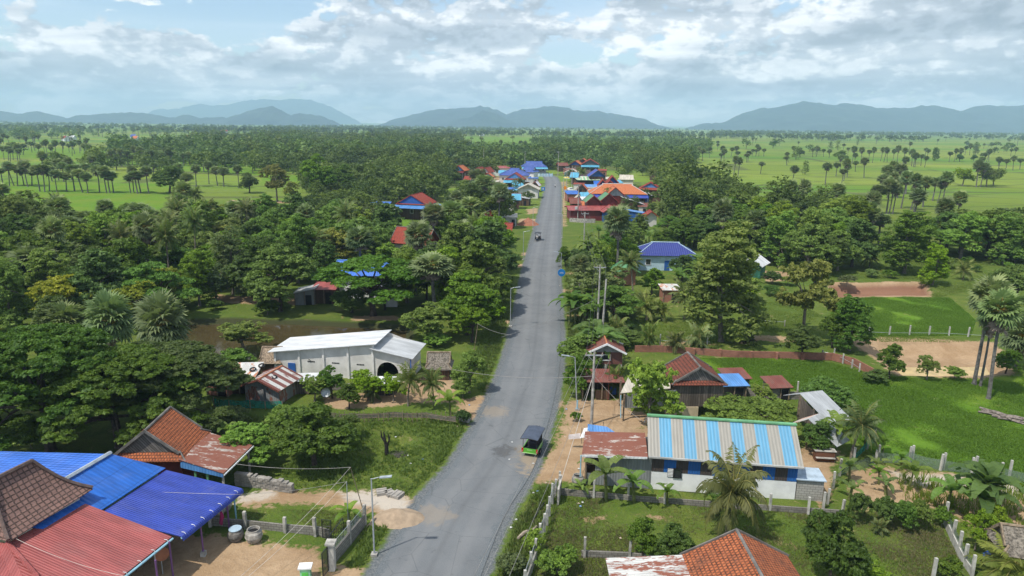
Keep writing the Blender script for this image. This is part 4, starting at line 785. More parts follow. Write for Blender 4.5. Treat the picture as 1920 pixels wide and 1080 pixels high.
# ---------------------------------------------------------------- bottom left compound
def compound():
    # big house: brown tiled upper roof and red sheet lower roofs
    r=empty('large_house','large house with brown tiled hip roof above red sheet roofs, bottom left corner','house',tuple(P(0,1080)))
    o=Vector(r.location); L=lambda v:Vector(v)-o; Q=lambda x,y,z:P(x,y,z)-o
    e1=P(175,921,4.6); e0=P(16,1015,4.6); ax=(e0-e1).normalized(); tip=e1; zR=7.3; R1=P(60,866,zR); 
    # ridge parallel to the eave
    R0=R1+ax*2.6; N0=e0+ax*.0; half=(e1-R1); perp=Vector((ax.y,-ax.x,0)); 
    if perp.dot(e1-R1)>0: perp=-perp
    dist=abs(perp.dot(e1-R1)); B1=e1+perp*dist*2; B0=e0+perp*dist*2; up=Vector((0,0,.18))
    m=MB().use(T_BR)
    def curved(a,b,c,d,uv):  # a,b eave ends; c,d ridge ends; slight concave sweep
        n=5
        for i in range(n):
            f0,f1=i/n,(i+1)/n; s=lambda f:Vector((0,0,-.35*math.sin(f*math.pi)))
            pts=[a.lerp(d,f0)+s(f0),b.lerp(c,f0)+s(f0),b.lerp(c,f1)+s(f1),a.lerp(d,f1)+s(f1)]
            if (pts[2]-pts[3]).length<.02: pts=pts[:3]
            m.slab([q-o for q in pts],.1,uv)
    curved(e0,e1+up,R1,R0,ax); curved(B1,B0,R0,R1,ax); curved(e1+up,B1,R1,R1,perp); curved(B0,e0,R0,R0,perp)
    ro=part(m,'roof',r); c=MB().use(plain('ridge_tile',(.12,.085,.075),.8,.2,4.))
    c.tube([R1-o+up*.4,R0-o+up*.4],.14,6)
    for a,b in((e1+up,R1),(e0,R0),(B1,R1),(B0,R0)): c.tube([a.lerp(b,f)-o+Vector((0,0,.1-.35*math.sin(f*math.pi))) for f in(0,.2,.4,.6,.8,1)],.11,6)
    link('ridge_cap',c.mesh('ridge_cap'),ro)
    # upper storey wall
    ins=perp*.5; w=MB().use(CREAM); c4=[e1+ins-ax*-.6,e0+ins-ax*.6,B0-ins-ax*.6,B1-ins+ax*.6]
    w.prism([(q.x-o.x,q.y-o.y) for q in c4],0,4.5); part(w,'wall',r)
    # red sheet skirt
    m=MB().use(REDS); a=P(151,941,4.15); b=P(322,1006,2.62); d=P(229,1080,2.62); f=(d-b); b2=b+f*2.2; h0=P(14,1018,4.25); a2=h0; 
    m.slab([a-o,b-o,b2-o,a2-o],.06,f); part(m,'lower_roof',r)
    m=MB().use(REDS); m.slab([a2-o+Vector((0,0,.01)),b2-o+Vector((0,0,.01)),b2-o+Vector((-6,-3,0)),a2-o+Vector((-5,0,0.))],.06,(1,.2,0)); part(m,'lower_roof',r)
    part(MB().use(REDS).tube([a2-o+Vector((0,0,.06)),P(70,1080,3.55)-o,b2-o+Vector((0,0,.05))],.13,6),'hip_cap',r)
    gut(r,b-o,b2-o,8)
    for px,py,mt in((325,1083,PURP),(300,1120,PURP)): part(MB().use(mt).tube([Q(px,py,0),Q(px,py,0)+Vector((0,0,2.55))],.06,8),'post',r)
    part(MB().use(STEEL).tube([Q(296,1092,0),Q(296,1092,0)+Vector((0,0,2.6))],.045,8),'post',r)
    HOUSEZ.append((o.x,o.y,10))
def gut(r,a,b,n,mt=None):
    m=MB().use(TEAL if mt is None else mt); dn=Vector((0,0,-.13)); s=Vector(((b-a).y,-(b-a).x,0)).normalized(); s=s if s.x>0 else -s; m.tube([a+dn+s*.07,b+dn+s*.07],.07,7)
    go=part(m,'gutter',r); m=MB().use(ZINCW)
    for i in range(n):
        q=a.lerp(b,(i+.4)/n); m.tube([q-s*.18+Vector((0,0,.05)),q+s*.02+Vector((0,0,.06)),q+s*.12+Vector((0,0,-.05)),q+s*.08+dn],.018,4)
    link('bracket',m.mesh('bracket'),go)
def bluehall():
    r=empty('carport','open carport roofed with dark and mid blue metal sheets','carport',tuple(P(382,1042))); o=Vector(r.location); Q=lambda x,y,z:P(x,y,z)-o
    E0,E1,U1,U0=P(338,1005,2.6),P(452,915,2.6),P(311,881,3.5),P(200,955,3.5); f=(E1-E0)
    m=MB().use(BLUED); m.slab([E0-o,E1-o,U1-o,U0-o-f*.12],.06,f)
    # rolled eave edge
    s=Vector((f.y,-f.x,0)).normalized(); s=s if s.x>0 else -s; prev=[E0-o,E1-o]
    for k in(1,2,3): c=[q-o+s*.10*k*(1-.1*k)+Vector((0,0,-.035*k*k)) for q in(E0,E1)]; m.slab([prev[0],prev[1],c[1],c[0]],.03,f); prev=c
    part(m,'roof',r); m=MB().use(BLUEM); V0,V1=P(121,902,5),P(208,851,5); g=(V1-V0); m.slab([U0-o+Vector((-.0,0,.16))-f*.5,U1-o+Vector((0,0,.16)),V1-o,V0-o-g*1.2],.06,g); part(m,'upper_roof',r)
    part(MB().use(plain('flashing',(.42,.47,.50),.5)).tube([V0-o-g*.3+Vector((0,0,.1)),V1-o+Vector((0,0,.1))],.15,5),'ridge_flashing',r)
    m=MB().use(BLUEL); m.slab([V1-o+Vector((-.1,0.1,-.05)),V0-o-g*1.2+Vector((-.1,0,-.05)),Vector((-44,39,3.9))-o,Vector((-43,46.6,3.9))-o],.06,g); part(m,'back_roof',r)  # sky reflection on this slope is put into the lighter blue
    gut(r,E0-o,E1-o,7)
    for px,py,mt in((382,1042,PURP),(430,992,PURP),(443,976,TEAL)): part(MB().use(mt).tube([Q(px,py,0),Q(px,py,0)+Vector((0,0,2.5))],.06,8),'post',r)
    part(MB().use(CONC).box(Q(382,1042,0),(.3,.3,.35),base=True),'footing',r)
    w=MB().use(plain('wall_dull_teal',(.20,.33,.34),.8)); a=U0-o+Vector((-.6,0,0)); b=U1-o+Vector((-.6,0,0)); w.face([(a.x,a.y,0),(b.x,b.y,0),(b.x,b.y,3.4),(a.x,a.y,3.4)]); part(w,'wall',r)  # wall in one even dull teal
    for q in(V0,V1,Vector((-42,39.6,3.8)),Vector((-42,46,3.8))): part(MB().use(CONC).box((q.x-o.x-.2,q.y-o.y-.1,0),(.2,.2,q.z-.15),base=True),'post',r)
    HOUSEZ.append((-30,42,13))
compound(); bluehall()
# orange tiled house with rusty lean-to
hb=house('wooden house with mossy orange tiled roof, grey gable and rusty lean-to',(-27.75,49.75,0),math.radians(93),5.2,5.9,3.05,2.1,a=.62,roof=T_OR,wall=DRED,gable=WOODG,trim=TRIM,stilt=.0,win=False)
m=MB().use(RUSTY).slab([hb.matrix_world.inverted()@Vector(q) for q in[(0,0,0)]]*0 or [Matrix.Rotation(-math.radians(93),3,'Z')@(Vector(q)-Vector((-27.75,49.75,0))) for q in[(-24.75,51.9,2.98),(-21.0,51.0,2.35),(-21.45,46.4,2.35),(-25.2,47.3,2.98)]],.05,(1,0,0)); part(m,'lean_to_roof',hb)
def inl(q,ang=93,c=(-27.75,49.75,0)): return Matrix.Rotation(-math.radians(ang),3,'Z')@(Vector(q)-Vector(c))
m=MB().use(BLUES).face([inl(q) for q in[(-25.1,47.35,2.25),(-21.5,46.45,1.95),(-21.5,46.45,2.3),(-25.1,47.35,2.9)]]); part(m,'fascia_sheet',hb); part(MB().use(ZINCW).tube([inl((-21.35,46.3,2.25)),inl((-20.9,51.,2.25))],.06,6),'gutter',hb)
for q in[(-21.7,46.8,0),(-21.2,50.6,0),(-24.,47.3,0),(-23.,47.1,0)]: part(MB().use(GTRIM if q[0]<-22 else CONC).box(inl(q),(.14,.14,2.25),base=True),'post',hb)
# white warehouse
def warehouse():
    A=Vector((-26.9,73.5,0)); ang=math.atan2(-2.3,15.6); r=empty('warehouse','long pale grey plastered warehouse with white sheet roof, blue door and arch','warehouse',tuple(A),ang); Lx=15.8; xr=11.7; D_=4.6
    zt=lambda x:2.75+(x/xr)*1.55; w=MB().use(GREYP)
    w.face([(0,0,0),(xr,0,0),(xr,0,zt(xr)),(0,0,zt(0))]); z2=lambda x:3.75-(x-xr)/(Lx-xr)*.85
    cx,ra,zs=13.35,1.25,.9; n=10; xs=[xr,cx-ra]; w.face([(xr,0,0),(cx-ra,0,0),(cx-ra,0,z2(cx-ra)),(xr,0,z2(xr))]); w.face([(cx+ra,0,0),(Lx,0,0),(Lx,0,z2(Lx)),(cx+ra,0,z2(cx+ra))])
    for i in range(n):
        t0,t1=math.pi*(1-i/n),math.pi*(1-(i+1)/n); p=(cx+ra*math.cos(t0),zs+ra*1.05*math.sin(t0)); q=(cx+ra*math.cos(t1),zs+ra*1.05*math.sin(t1)); w.face([(p[0],0,p[1]),(q[0],0,q[1]),(q[0],0,z2(q[0])),(p[0],0,z2(p[0]))]); w.face([(p[0],0,p[1]),(p[0],.25,p[1]),(q[0],.25,q[1]),(q[0],0,q[1])])
    w.face([(0,D_,0),(0,0,0),(0,0,zt(0)),(0,D_,zt(0))]); w.face([(Lx,D_,0),(0,D_,0),(0,D_,zt(0)),(xr,D_,zt(xr)),(Lx,D_,z2(Lx))]); w.face([(Lx,0,0),(Lx,D_,0),(Lx,D_,z2(Lx)),(Lx,0,z2(Lx))]); w.face([(xr,0,z2(xr)),(xr,D_,z2(xr)),(xr,D_,zt(xr)),(xr,0,zt(xr))]); part(w,'wall',r)
    part(MB().use(ZINCW).slab([(-.5,-.5,zt(-.5)+.05),(xr+.55,-.5,zt(xr+.55)+.05),(xr+.55,D_+.4,zt(xr+.55)+.05),(-.5,D_+.4,zt(-.5)+.05)],.07,(0,1,0)),'roof',r); part(MB().use(ZINC).slab([(xr-.2,-.5,3.85),(Lx+.6,-.5,2.95),(Lx+.6,D_+.4,2.95),(xr-.2,D_+.4,3.85)],.07,(0,1,0)),'lower_roof',r)
    for x in(.12,3,5.9,8.8,xr): part(MB().use(plain('plaster_pale',(.66,.645,.625),.9,.1)).box((x,-.05,0),(.22,.2,zt(min(x,xr))-.12),base=True),'pilaster',r)
    part(MB().use(BLUEP).box((2.05,-.04,.05),(.85,.1,1.35),base=True),'door',r)
    for x in(4.4,7.3,10.2):
        for i in range(5): part(MB().use(DARK).box((x-.36+.18*i,-.01,1.72),(.13,.03,.14)),'vent',r)
    part(MB().use(CONC).box((4.2,-.12,2.0),(.14,.1,.14)),'lamp_box',r); part(MB().use(BLUEP).box((Lx+.3,-.3,0),(.1,.1,2.8),base=True),'post',r)
    part(MB().use(DARK).face([(xr+.1,3.,0),(Lx-.1,3.,0),(Lx-.1,3.,2.7),(xr+.1,3.,2.7)]),'arch_dark_sheet',r); HOUSEZ.append((-19,75,9))  # near-black sheet behind the arch: the interior's shade put into colour
warehouse()
# white and blue house with striped roof
def striped():
    A=Vector((11.15,48.95,0)); ang=math.atan2(-1.4,10.8); r=empty('long_house','long white and blue house with blue and beige striped metal roof','house',tuple(A),ang); Lx=10.95; D_=5.6; he=3.15; zr=4.95
    w=MB().use(WHITE); w.face([(0,0,0),(Lx,0,0),(Lx,0,1.62),(0,0,1.62)]); w.face([(Lx,0,0),(Lx,D_,0),(Lx,D_,he),(Lx,D_/2,zr-.1),(Lx,0,he)]); w.face([(Lx,D_,0),(0,D_,0),(0,D_,he),(Lx,D_,he)]); w.face([(0,D_,0),(0,0,0),(0,0,he),(0,D_/2,zr-.1),(0,D_,he)]); part(w,'wall',r)
    part(MB().use(WSTR).face([(0,-.02,1.55),(Lx,-.02,1.55),(Lx,-.02,he),(0,-.02,he)]),'upper_wall',r)
    o_=.32; sl=(zr-he)/(D_/2); part(MB().use(STRIPE).slab([(-.35,-o_,he-o_*sl+.05),(Lx+.3,-o_,he-o_*sl+.05),(Lx+.3,D_/2,zr+.05),(-.35,D_/2,zr+.05)],.06,(1,0,0)).slab([(-.35,D_/2,zr+.04),(Lx+.3,D_/2,zr+.04),(Lx+.3,D_+o_,he-o_*sl+.05),(-.35,D_+o_,he-o_*sl+.05)],.06,(1,0,0)),'roof',r)
    part(MB().use(GTRIM).box((Lx/2,D_/2,zr+.1),(Lx+.75,.34,.12)),'ridge_cap',r); part(MB().use(plain('gutter_grey',(.4,.4,.39),.6)).box((Lx/2,-o_-.06,he-o_*sl-.02),(Lx+.65,.12,.13)),'gutter',r)
    window(r,(2.0,0,1.55),(0,-1,0),.55,.75,BLKM); f=MB().use(WHITE)
    for k in range(6): f.box((1.45,-.04,1.25+.12*k),(.42,.05,.06))
    part(f,'louvre_vent',r); part(MB().use(DARK).box((1.45,-.015,1.55),(.45,.03,.75)),'vent_opening',r)
    # annex of grey sheets with rusty roof
    AX=-5.15; part(MB().use(RUSTY).slab([(AX-.35,-.45,2.72),(-.38,-.45,2.95),(-.38,3.7,3.05),(AX-.2,3.6,2.85)],.05,(0,1,0)),'annex_roof',r); part(MB().use(ZINCW).box(((AX-.75)/2,-.47,2.76),(-AX-.1,.05,.16),M=Matrix.Rotation(-.045,3,'Y')),'annex_fascia',r)
    g=MB().use(ZINCG); g.face([(AX,-.0,0),(-.02,-.0,0),(-.02,0,2.8),(-3.6,0,2.75),(-3.6,0,1.7),(-4.4,0,1.7),(-4.4,0,1.0),(AX,0,1.)]); g.face([(AX,3.4,0),(AX,1.2,0),(AX,1.2,2.7),(AX,3.4,2.75)]); g.face([(0,3.4,0),(AX,3.4,0),(AX,3.4,2.8),(0,3.4,2.85)]); part(g,'annex_wall',r)
    for x in(AX,-3.6): part(MB().use(BARKW).box((x,-.06,0),(.12,.12,2.68),base=True),'post',r)
    part(MB().use(TEAL).tube([(AX-.4,-.35,.3),(AX-.4,-.35,2.65)],.06,6),'downpipe',r)
    # block annex on the right
    b=MB().use(bricks('block_pale',(.40,.39,.36),(.33,.32,.30),(.22,.21,.2))); b.box((Lx+1.05,.9,0),(1.95,1.8,1.75),base=True); part(b,'block_annex',r); part(MB().use(plain('slab_pale_blue',(.34,.42,.50),.7)).box((Lx+1.05,.9,1.76),(2.2,2.1,.08),base=True),'annex_slab',r)
    HOUSEZ.append((16,52,8))
striped()
# orange roofed house cut by the bottom edge
rE=house('house with orange tiled gable roof cut by the bottom edge of the photo',(13.3,31.2,0),math.radians(90),8.2,6.3,3.5,1.55,a=0,roof=T_OR,wall=CREAM,gable=CREAM,trim=TRIM,ov=.4)
part(MB().use(RUSTW).slab([(4.3,3.1,3.42),(-4.3,3.1,3.42),(-4.3,7.6,3.15),(4.3,7.6,3.15)],.05,(1,0,0)),'lean_to_roof',rE)
for x in(-4,0,4): part(MB().use(CONC).box((x,7.3,0),(.15,.15,3.1),base=True),'post',rE)
# grey planked house
rF=house('old grey planked house with dark red tiled roof and chevron gable',(18.35,65.0,0),math.radians(92),5.0,5.5,3.6,1.6,a=.5,roof=T_DK,wall=WOOD,gable=WOODG,trim=TRIM,stilt=1.1,ov=.35,win=False)
part(MB().use(BEIGE).box(inl((17.,63.3,0),92,(18.35,65,0)),(1.2,3.,1.08),base=True),'base_wall',rF)
a_=[P(1163,737,2.75),P(1180,703,3.1),P(1256,697,3.35),P(1257,728,3.1)]; part(MB().use(RUSTZ if False else CREAMS).slab([inl(q,92,(18.35,65,0)) for q in a_],.06,(0,1,0)),'lean_to_roof',rF)
l0=P(1170,765,0); g=MB().use(ZINCG); q0,q1=Vector((11.0,62.0,0)),Vector((16.2,62.6,0)); g.face([inl(v,92,(18.35,65,0)) for v in[(q0.x,q0.y,1.2),(q1.x,q1.y,1.2),(q1.x,q1.y,2.95),(q0.x,q0.y,2.6)]]); part(g,'lean_to_wall',rF)
for v in((11.0,61.9),(11.2,65.5),(13.6,62.2)): part(MB().use(BARKW).box(inl((v[0],v[1],0),92,(18.35,65,0)),(.14,.14,2.7),base=True),'post',rF)
part(MB().use(TEAL).tube([inl((10.7,61.5,.4),92,(18.35,65,0)),inl((10.6,61.6,2.7),92,(18.35,65,0))],.05,6),'downpipe',rF)
# red roofed pavilion, stall
house('small red roofed pavilion with white bargeboards beside the power pole',(P(1131,705).x+.2,74.6,0),math.radians(88),3.0,4.4,3.15,1.0,a=0,roof=RUSTR,wall=plain('wall_dim_red',(.16,.07,.06),.8),gable=plain('gable_grey',(.30,.30,.30),.8),trim=WHITE,ov=.35,stilt=1.6,name='pavilion',cat='pavilion',ridgem=plain('ridge_orange',(.42,.16,.08),.8))
shed('roadside stall with rusty red sheet roof and open front',1128,748,72,2.6,2.0,2.25,RUSTR,WOODB,0,'market_stall','stall',True)
st=bpy.data.objects['market_stall']; part(MB().use(WOODB).box((.1,-1.25,0),(1.5,.1,.95),base=True),'counter_panel',st); part(MB().use(BLUEP).box((1.4,.2,0),(.6,.5,.8),base=True),'cabinet',st)
def awning_small():
    r=empty('shade_awning','small tilted shade of blue and white sheets beside the rusty roofed annex','awning',tuple(P(1115,832))); o=Vector(r.location); Q=lambda x,y,z:P(x,y,z)-o
    part(MB().use(BLUES).slab([Q(1102,795,2.3),Q(1102,806,2.2),Q(1128,822,1.9),Q(1160,815,1.9),Q(1138,800,2.2)],.03,(1,0,0)),'blue_sheet',r); part(MB().use(ZINCW).slab([Q(1087,822,1.6),Q(1104,818,1.7),Q(1105,801,2.2),Q(1095,803,2.1)],.03),'white_sheet',r)
    part(MB().use(plain('cloth_pale',(.55,.50,.50),.9)).slab([Q(1066,815,1.3),Q(1066,824,.9),Q(1088,822,1.1),Q(1088,812,1.5)],.02),'cloth',r)
    for x,y,z in((1105,826,2.),(1130,826,1.85),(1090,832,1.6)): part(MB().use(BARKW).tube([Q(x,y,0),Q(x,y,0)+Vector((0,0,z))],.035,5),'post',r)
awning_small()
# shacks on the left
def shack():
    house('tin shack with red and white striped sheet roof and patched walls',(P(499,756).x,P(499,756).y+1.7,0),math.radians(75),3.8,4.7,1.75,.9,a=0,roof=SHACKR,wall=corr('sheet_patched',(.26,.27,.28),.45,(.15,.06,.04),period=.25,r=.6),gable=ZINCG,trim=RUSTR,ov=.35,name='tin_shack',cat='shack',win=False,ridgem=plain('ridge_orange',(.42,.16,.08),.8))
    r=bpy.data.objects['tin_shack']; tm=plain('tyre',(.02,.02,.022),.8)
    part(RUSTR and MB().use(MATS['sheet_patched']).box((-1.72,.2,0),(.06,1.,1.6),base=True),'door',r)
    for i,(a,b,c,d) in enumerate([(502,706,1.0,0),(513,704,1.0,1),(508,709,.9,2)]): ring('old black tyre on the ridge of the striped tin shack',P(499+5*i,755)+Vector((0,.5+.3*i,2.30+.02*i)),.3,.08,tm,'old_tyre','tyre','tyres weighing down the shack roofs')
def ring(label,c,R,r,mt,name,cat,group=None,tilt=.3):
    m=MB().use(mt); n=14; k=6; M=Matrix.Rotation(tilt,3,'X')
    P_=[[M@Vector(((R+r*math.cos(b))*math.cos(a),(R+r*math.cos(b))*math.sin(a),r*math.sin(b))) for b in[2*math.pi*j/k for j in range(k)]] for a in[2*math.pi*i/n for i in range(n)]]
    for i in range(n):
        for j in range(k): m.face([P_[i][j],P_[(i+1)%n][j],P_[(i+1)%n][(j+1)%k],P_[i][(j+1)%k]])
    return tag(link(name,m.mesh(name),None,tuple(c)),label,cat,group)
shack()
shed('grey patched shed with a bent zinc roof and tyres left of the striped shack',450,738,52,3.2,1.9,2.2,RUSTZ,WOODB,6,'tin_shed'); shed('small brick hut with a dark red sheet roof left of the tin shacks',409,742,42,2.2,1.9,2.25,REDD,BRICKR,-10,'brick_hut','hut',False,None,.2,'lr')
ring('old black tyre on the bent zinc roof',P(468,738)+Vector((0,1.4,2.2)),.3,.08,MATS['tyre'],'old_tyre','tyre','tyres weighing down the shack roofs'); ring('old black tyre on the right end of the bent zinc roof',P(478,738)+Vector((.1,2.2,2.35)),.3,.08,MATS['tyre'],'old_tyre','tyre','tyres weighing down the shack roofs')
shed('low shed with a bright zinc sheet in front of the warehouse wall',578,738,46,2.5,1.5,1.3,ZINCW,WOOD,5,'tin_shed'); shed('small shed with a white sheet roof half hidden by trees before the arch',722,742,40,1.6,1.2,1.4,ZINCW,WOOD,0,'tin_shed')
def hut(label,px,py,wpx,dm,he,rise,mt,rot=0,wall=WOODB): return HS(label,px,py,wpx,dm,he,rise,'x',rot,roof=mt,wall=wall,gable=mt,trim=BARKW,a=.5,ov=.35,win=False,name='thatched_hut',cat='hut',ridgem=BARKW)
hut('thatched hut behind the left end of the white warehouse',508,700,46,3.,1.5,1.3,THATCH); hut('thatched hut with white ridge sticks by the road, right of the warehouse',822,712,52,2.8,1.6,1.3,THATG); hut('grey thatched hut cut by the right edge at the bottom',1905,1085,70,3.,1.9,1.2,THATG,-15)
tag(link('satellite_dish',smooth(link('x',None)) if False else MB().use(STEEL).lathe((0,0,0),[(.0,.0),(.2,.02),(.4,.09),(.48,.14)],14).mesh('satellite_dish'),None,tuple(P(612,752)+Vector((0,0,.9)))),'grey satellite dish standing in front of the small courtyard trees','satellite dish').rotation_euler=(1.0,.2,0)
# sheds behind the striped house
ZINCO=corr('sheet_old_zinc',(.40,.42,.44),.22,(.22,.13,.09),period=.2,r=.45)
def tshed(label,px0,py0,px1,py1,z0,z1,wd,mt,mt2,name='tin_shed'):
    a=P(px0,py0,z1); b=P(px1,py1,z0); r=empty(name,label,'shed',((a.x+b.x)/2,(a.y+b.y)/2,0)); o=Vector(r.location); d=(b-a); d.z=0; s=Vector((-d.y,d.x,0)).normalized()*wd; s=s if s.y>0 else -s
    part(MB().use(mt).slab([a-o,b-o,b-o+s,a-o+s],.05,s),'roof',r); L_=-d.normalized()*wd*.8; a2=a+L_; a2.z=z0+.4; part(MB().use(mt2).slab([a-o,a2-o,a2-o+s,a-o+s],.05,s),'back_roof',r)
    w=MB().use(WOOD); w.face([(a.x-o.x,a.y-o.y+.15,.6),(b.x-o.x-.4,b.y-o.y+.15,.6),(b.x-o.x-.4,b.y-o.y+.15,z0-.05),(a.x-o.x,a.y-o.y+.15,z1-.1)]); part(w,'wall',r)
    for t in(.05,.5,.9): q=a.lerp(b,t); part(MB().use(BARKW).box((q.x-o.x,q.y-o.y+.1,0),(.12,.12,q.z-.08),base=True),'post',r)
    q=a.lerp(b,.5)+s; HOUSEZ.append((q.x,q.y,4))
tshed('farther of the two grey tin sheds behind the striped house',1500,738,1556,795,1.7,3.1,2.7,ZINCO,ZINCO); tshed('nearer of the two tin sheds with an orange patched ridge behind the striped house',1516,785,1570,838,1.2,2.8,2.2,ZINCO,RUSTZ)
shed('low shed with a pale blue sheet roof right of the grey planked house',1375,752,44,2.4,1.8,2.0,BLUES,WOOD,5,'tin_shed'); shed('low shed with a rusty red sheet roof behind the pale blue roof',1382,738,40,2.2,1.8,2.,RUSTR,GREENW,5,'tin_shed'); shed('small dark red roofed shed at the block wall by the rice field',1462,750,34,2.,1.5,1.8,RUSTR,BLOCK,8,'tin_shed')
# ---------------------------------------------------------------- village, right of the road
K=dict
HS('long dark red house with a red lean-to roof, nearest of the village at the road',1118,414,104,9,3.2,.8,'x',4,roof=REDS,wall=REDD,gable=REDD,trim=RTRIM,a=0,win=False)
HS('dark red gable with green roof edge, left of the pair on the dark red house',1112,410,30,7,5.2,1.9,'y',2,roof=GREENS,wall=REDD,gable=REDD,trim=RTRIM,win=False); HS('dark red gable with green roof edge, right of the pair on the dark red house',1140,409,38,7,5.2,2.4,'y',2,roof=GREENS,wall=REDD,gable=REDD,trim=RTRIM,win=False)
HS('small red gabled porch at the right of the dark red house',1146,417,34,4,3.2,1.6,'y',6,roof=REDS,wall=BLUEP,gable=REDD,trim=RTRIM,win=False)
HS('big house with a bright orange tiled roof behind the dark red house',1158,392,108,11,5.4,2.8,'x',-3,roof=T_OR2,wall=WOODB,gable=T_OR2,trim=ZINCW,a=5.0,ov=.7,awn=[('f',3.2,.9,BLUED)])
HS('dark red walled house front with grey gable and red roof trim before the orange roof',1152,397,40,7,5.4,2.6,'y',0,roof=T_OR2,wall=DRED,gable=plain('gable_pale_grey',(.36,.38,.42),.8),trim=RTRIM,ov=.6,wfm=WHITE)
shed('long low shed with a white sheet roof left of the dark red walled house front',1114,393,44,5,3.3,3.8,ZINCW,BLOCK,3,'open_shed','shed'); shed('wooden shed with sloping white sheet roof and brick foot right of the dark red front',1186,400,40,5,5.2,3.0,ZINCW,WOODB,0,'open_shed','shed',False,None,.3,'lr')
shed('long low shed with pale blue sheet roof below the orange roof',1192,415,50,4,3.4,2.2,BLUES,BLUEP,-6,'open_shed','shed',False,None,.3,'lr'); HS('small pale grey hut with a red gabled roof at the village edge',1220,425,28,5,3.0,1.3,'y',-4,roof=T_RD,wall=GREYP,gable=GREYP,trim=RTRIM,win=False,name='small_hut',cat='hut')
HS('house with blue gable and red roof at the right end of the village',1218,378,46,9,4.6,2.4,'y',-12,roof=T_RD,wall=WOODB,gable=BLUES,trim=RTRIM,a=1.4,awn=[('r',2.5,.6,T_RD)]); HS('small white trimmed gabled porch before the house at the right end of the village',1212,383,26,3,3.0,1.3,'y',-8,roof=ZINCW,wall=WOODB,gable=DARK,trim=ZINCW,win=False,name='porch',cat='porch')
HS('house with red framed blue gable, left of the cluster behind the orange roof',1129,372,20,8,5.0,2.2,'y',-6,roof=T_RD,wall=WOODB,gable=BLUEP,trim=RTRIM); HS('house with the tallest red framed blue gable in the cluster behind the orange roof',1147,371,28,9,5.6,2.8,'y',-6,roof=T_RD,wall=WOODB,gable=BLUEP,trim=RTRIM); HS('house with a wide dark gable in the middle of the cluster behind the orange roof',1142,374,30,6,4.8,2.4,'y',-6,roof=T_RD,wall=WOODB,gable=WOODG,trim=RTRIM); HS('house with low red framed blue gable, right of the cluster behind the orange roof',1156,378,24,5,4.2,1.9,'y',-6,roof=T_RD,wall=WOODB,gable=BLUEP,trim=RTRIM); HS('house with low red framed blue gable, front left of the cluster behind the orange roof',1137,379,20,5,4.2,1.8,'y',-6,roof=T_RD,wall=WOODB,gable=BLUEP,trim=RTRIM)
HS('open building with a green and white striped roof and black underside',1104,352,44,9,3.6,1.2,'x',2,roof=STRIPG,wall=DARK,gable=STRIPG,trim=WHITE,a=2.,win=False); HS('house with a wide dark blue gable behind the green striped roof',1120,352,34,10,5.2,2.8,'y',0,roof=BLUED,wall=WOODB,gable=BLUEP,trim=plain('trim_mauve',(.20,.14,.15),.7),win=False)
HS('brick house with a purple brown hip roof over a white lower roof',1104,346,46,11,3.6,3.0,'x',0,roof=T_PB,wall=BRICKR,gable=T_PB,trim=TRIM,a=5.4,awn=[('f',3.5,.7,ZINCW)])
HS('cream shed with a curved white roof near the bend of the road',1070,335,28,9,3.2,1.6,'y',-10,roof=CREAMS,wall=BLUEW,gable=BLUEW,trim=CREAM,win=False); HS('house with red and orange gables on the left of the far right cluster',1078,322,24,9,4.2,2.4,'y',-15,roof=T_OR2,wall=WOODB,gable=BLUEP,trim=RTRIM); HS('house with an orange roof in the middle of the far right cluster',1092,320,26,9,4.8,2.6,'y',-10,roof=T_OR2,wall=WOODB,gable=WOODG,trim=RTRIM)
HS('house with the widest red gable in the far right cluster and a bright blue awning',1106,324,34,10,5.0,3.0,'y',-6,roof=T_RD,wall=WOODB,gable=WOODG,trim=RTRIM,awn=[('l',4.5,1.0,CYAN)]); HS('small grey roofed hut left of the far right cluster',1062,318,18,6,3.0,1.5,'x',0,roof=T_PB,wall=WHITE,gable=WHITE,trim=TRIM,win=False)
HS('cream building half hidden by trees right of the village',1174,348,30,8,3.0,1.8,'x',-8,roof=CREAMS,wall=CREAM,gable=CREAM,trim=CREAM,a=.8,win=False); HS('small house with a bright red roof deep in the trees right of the village',1224,338,16,7,4.0,2.0,'y',-15,roof=T_RD,wall=WOODB,gable=BRICKR,trim=RTRIM,win=False)
HS('small blue gabled kiosk beside the road tree',1085,386,18,3,2.6,1.2,'y',0,roof=CREAMS,wall=BLUEP,gable=BLUEP,trim=CREAM,win=False,name='kiosk',cat='kiosk')
HS('blue tiled hip roofed house with pale blue walls in the trees',1250,508,116,7.5,3.3,1.9,'x',-2,roof=T_BL,wall=BLUEW,gable=BLUEW,trim=BLUEW,a=3.6,ov=.6)
HS('small brick hut with a green gabled roof in the palms',1176,535,44,4,2.6,1.1,'y',10,roof=GREENS,wall=BRICKR,gable=BRICKR,trim=GTRIM,name='small_hut',cat='hut',win=False); shed('little shed with patchy zinc roof behind the yellowish coconut palms',1258,568,30,3,2.2,2.4,RUSTZ,BRICKR,0,'tin_shed')
HS('dark green walled hut with a white gabled roof at the edge of the meadow',1406,520,46,4.5,2.6,1.3,'y',-35,roof=ZINCW,wall=GREENW,gable=GREENW,trim=ZINCW,name='small_hut',cat='hut',win=False)
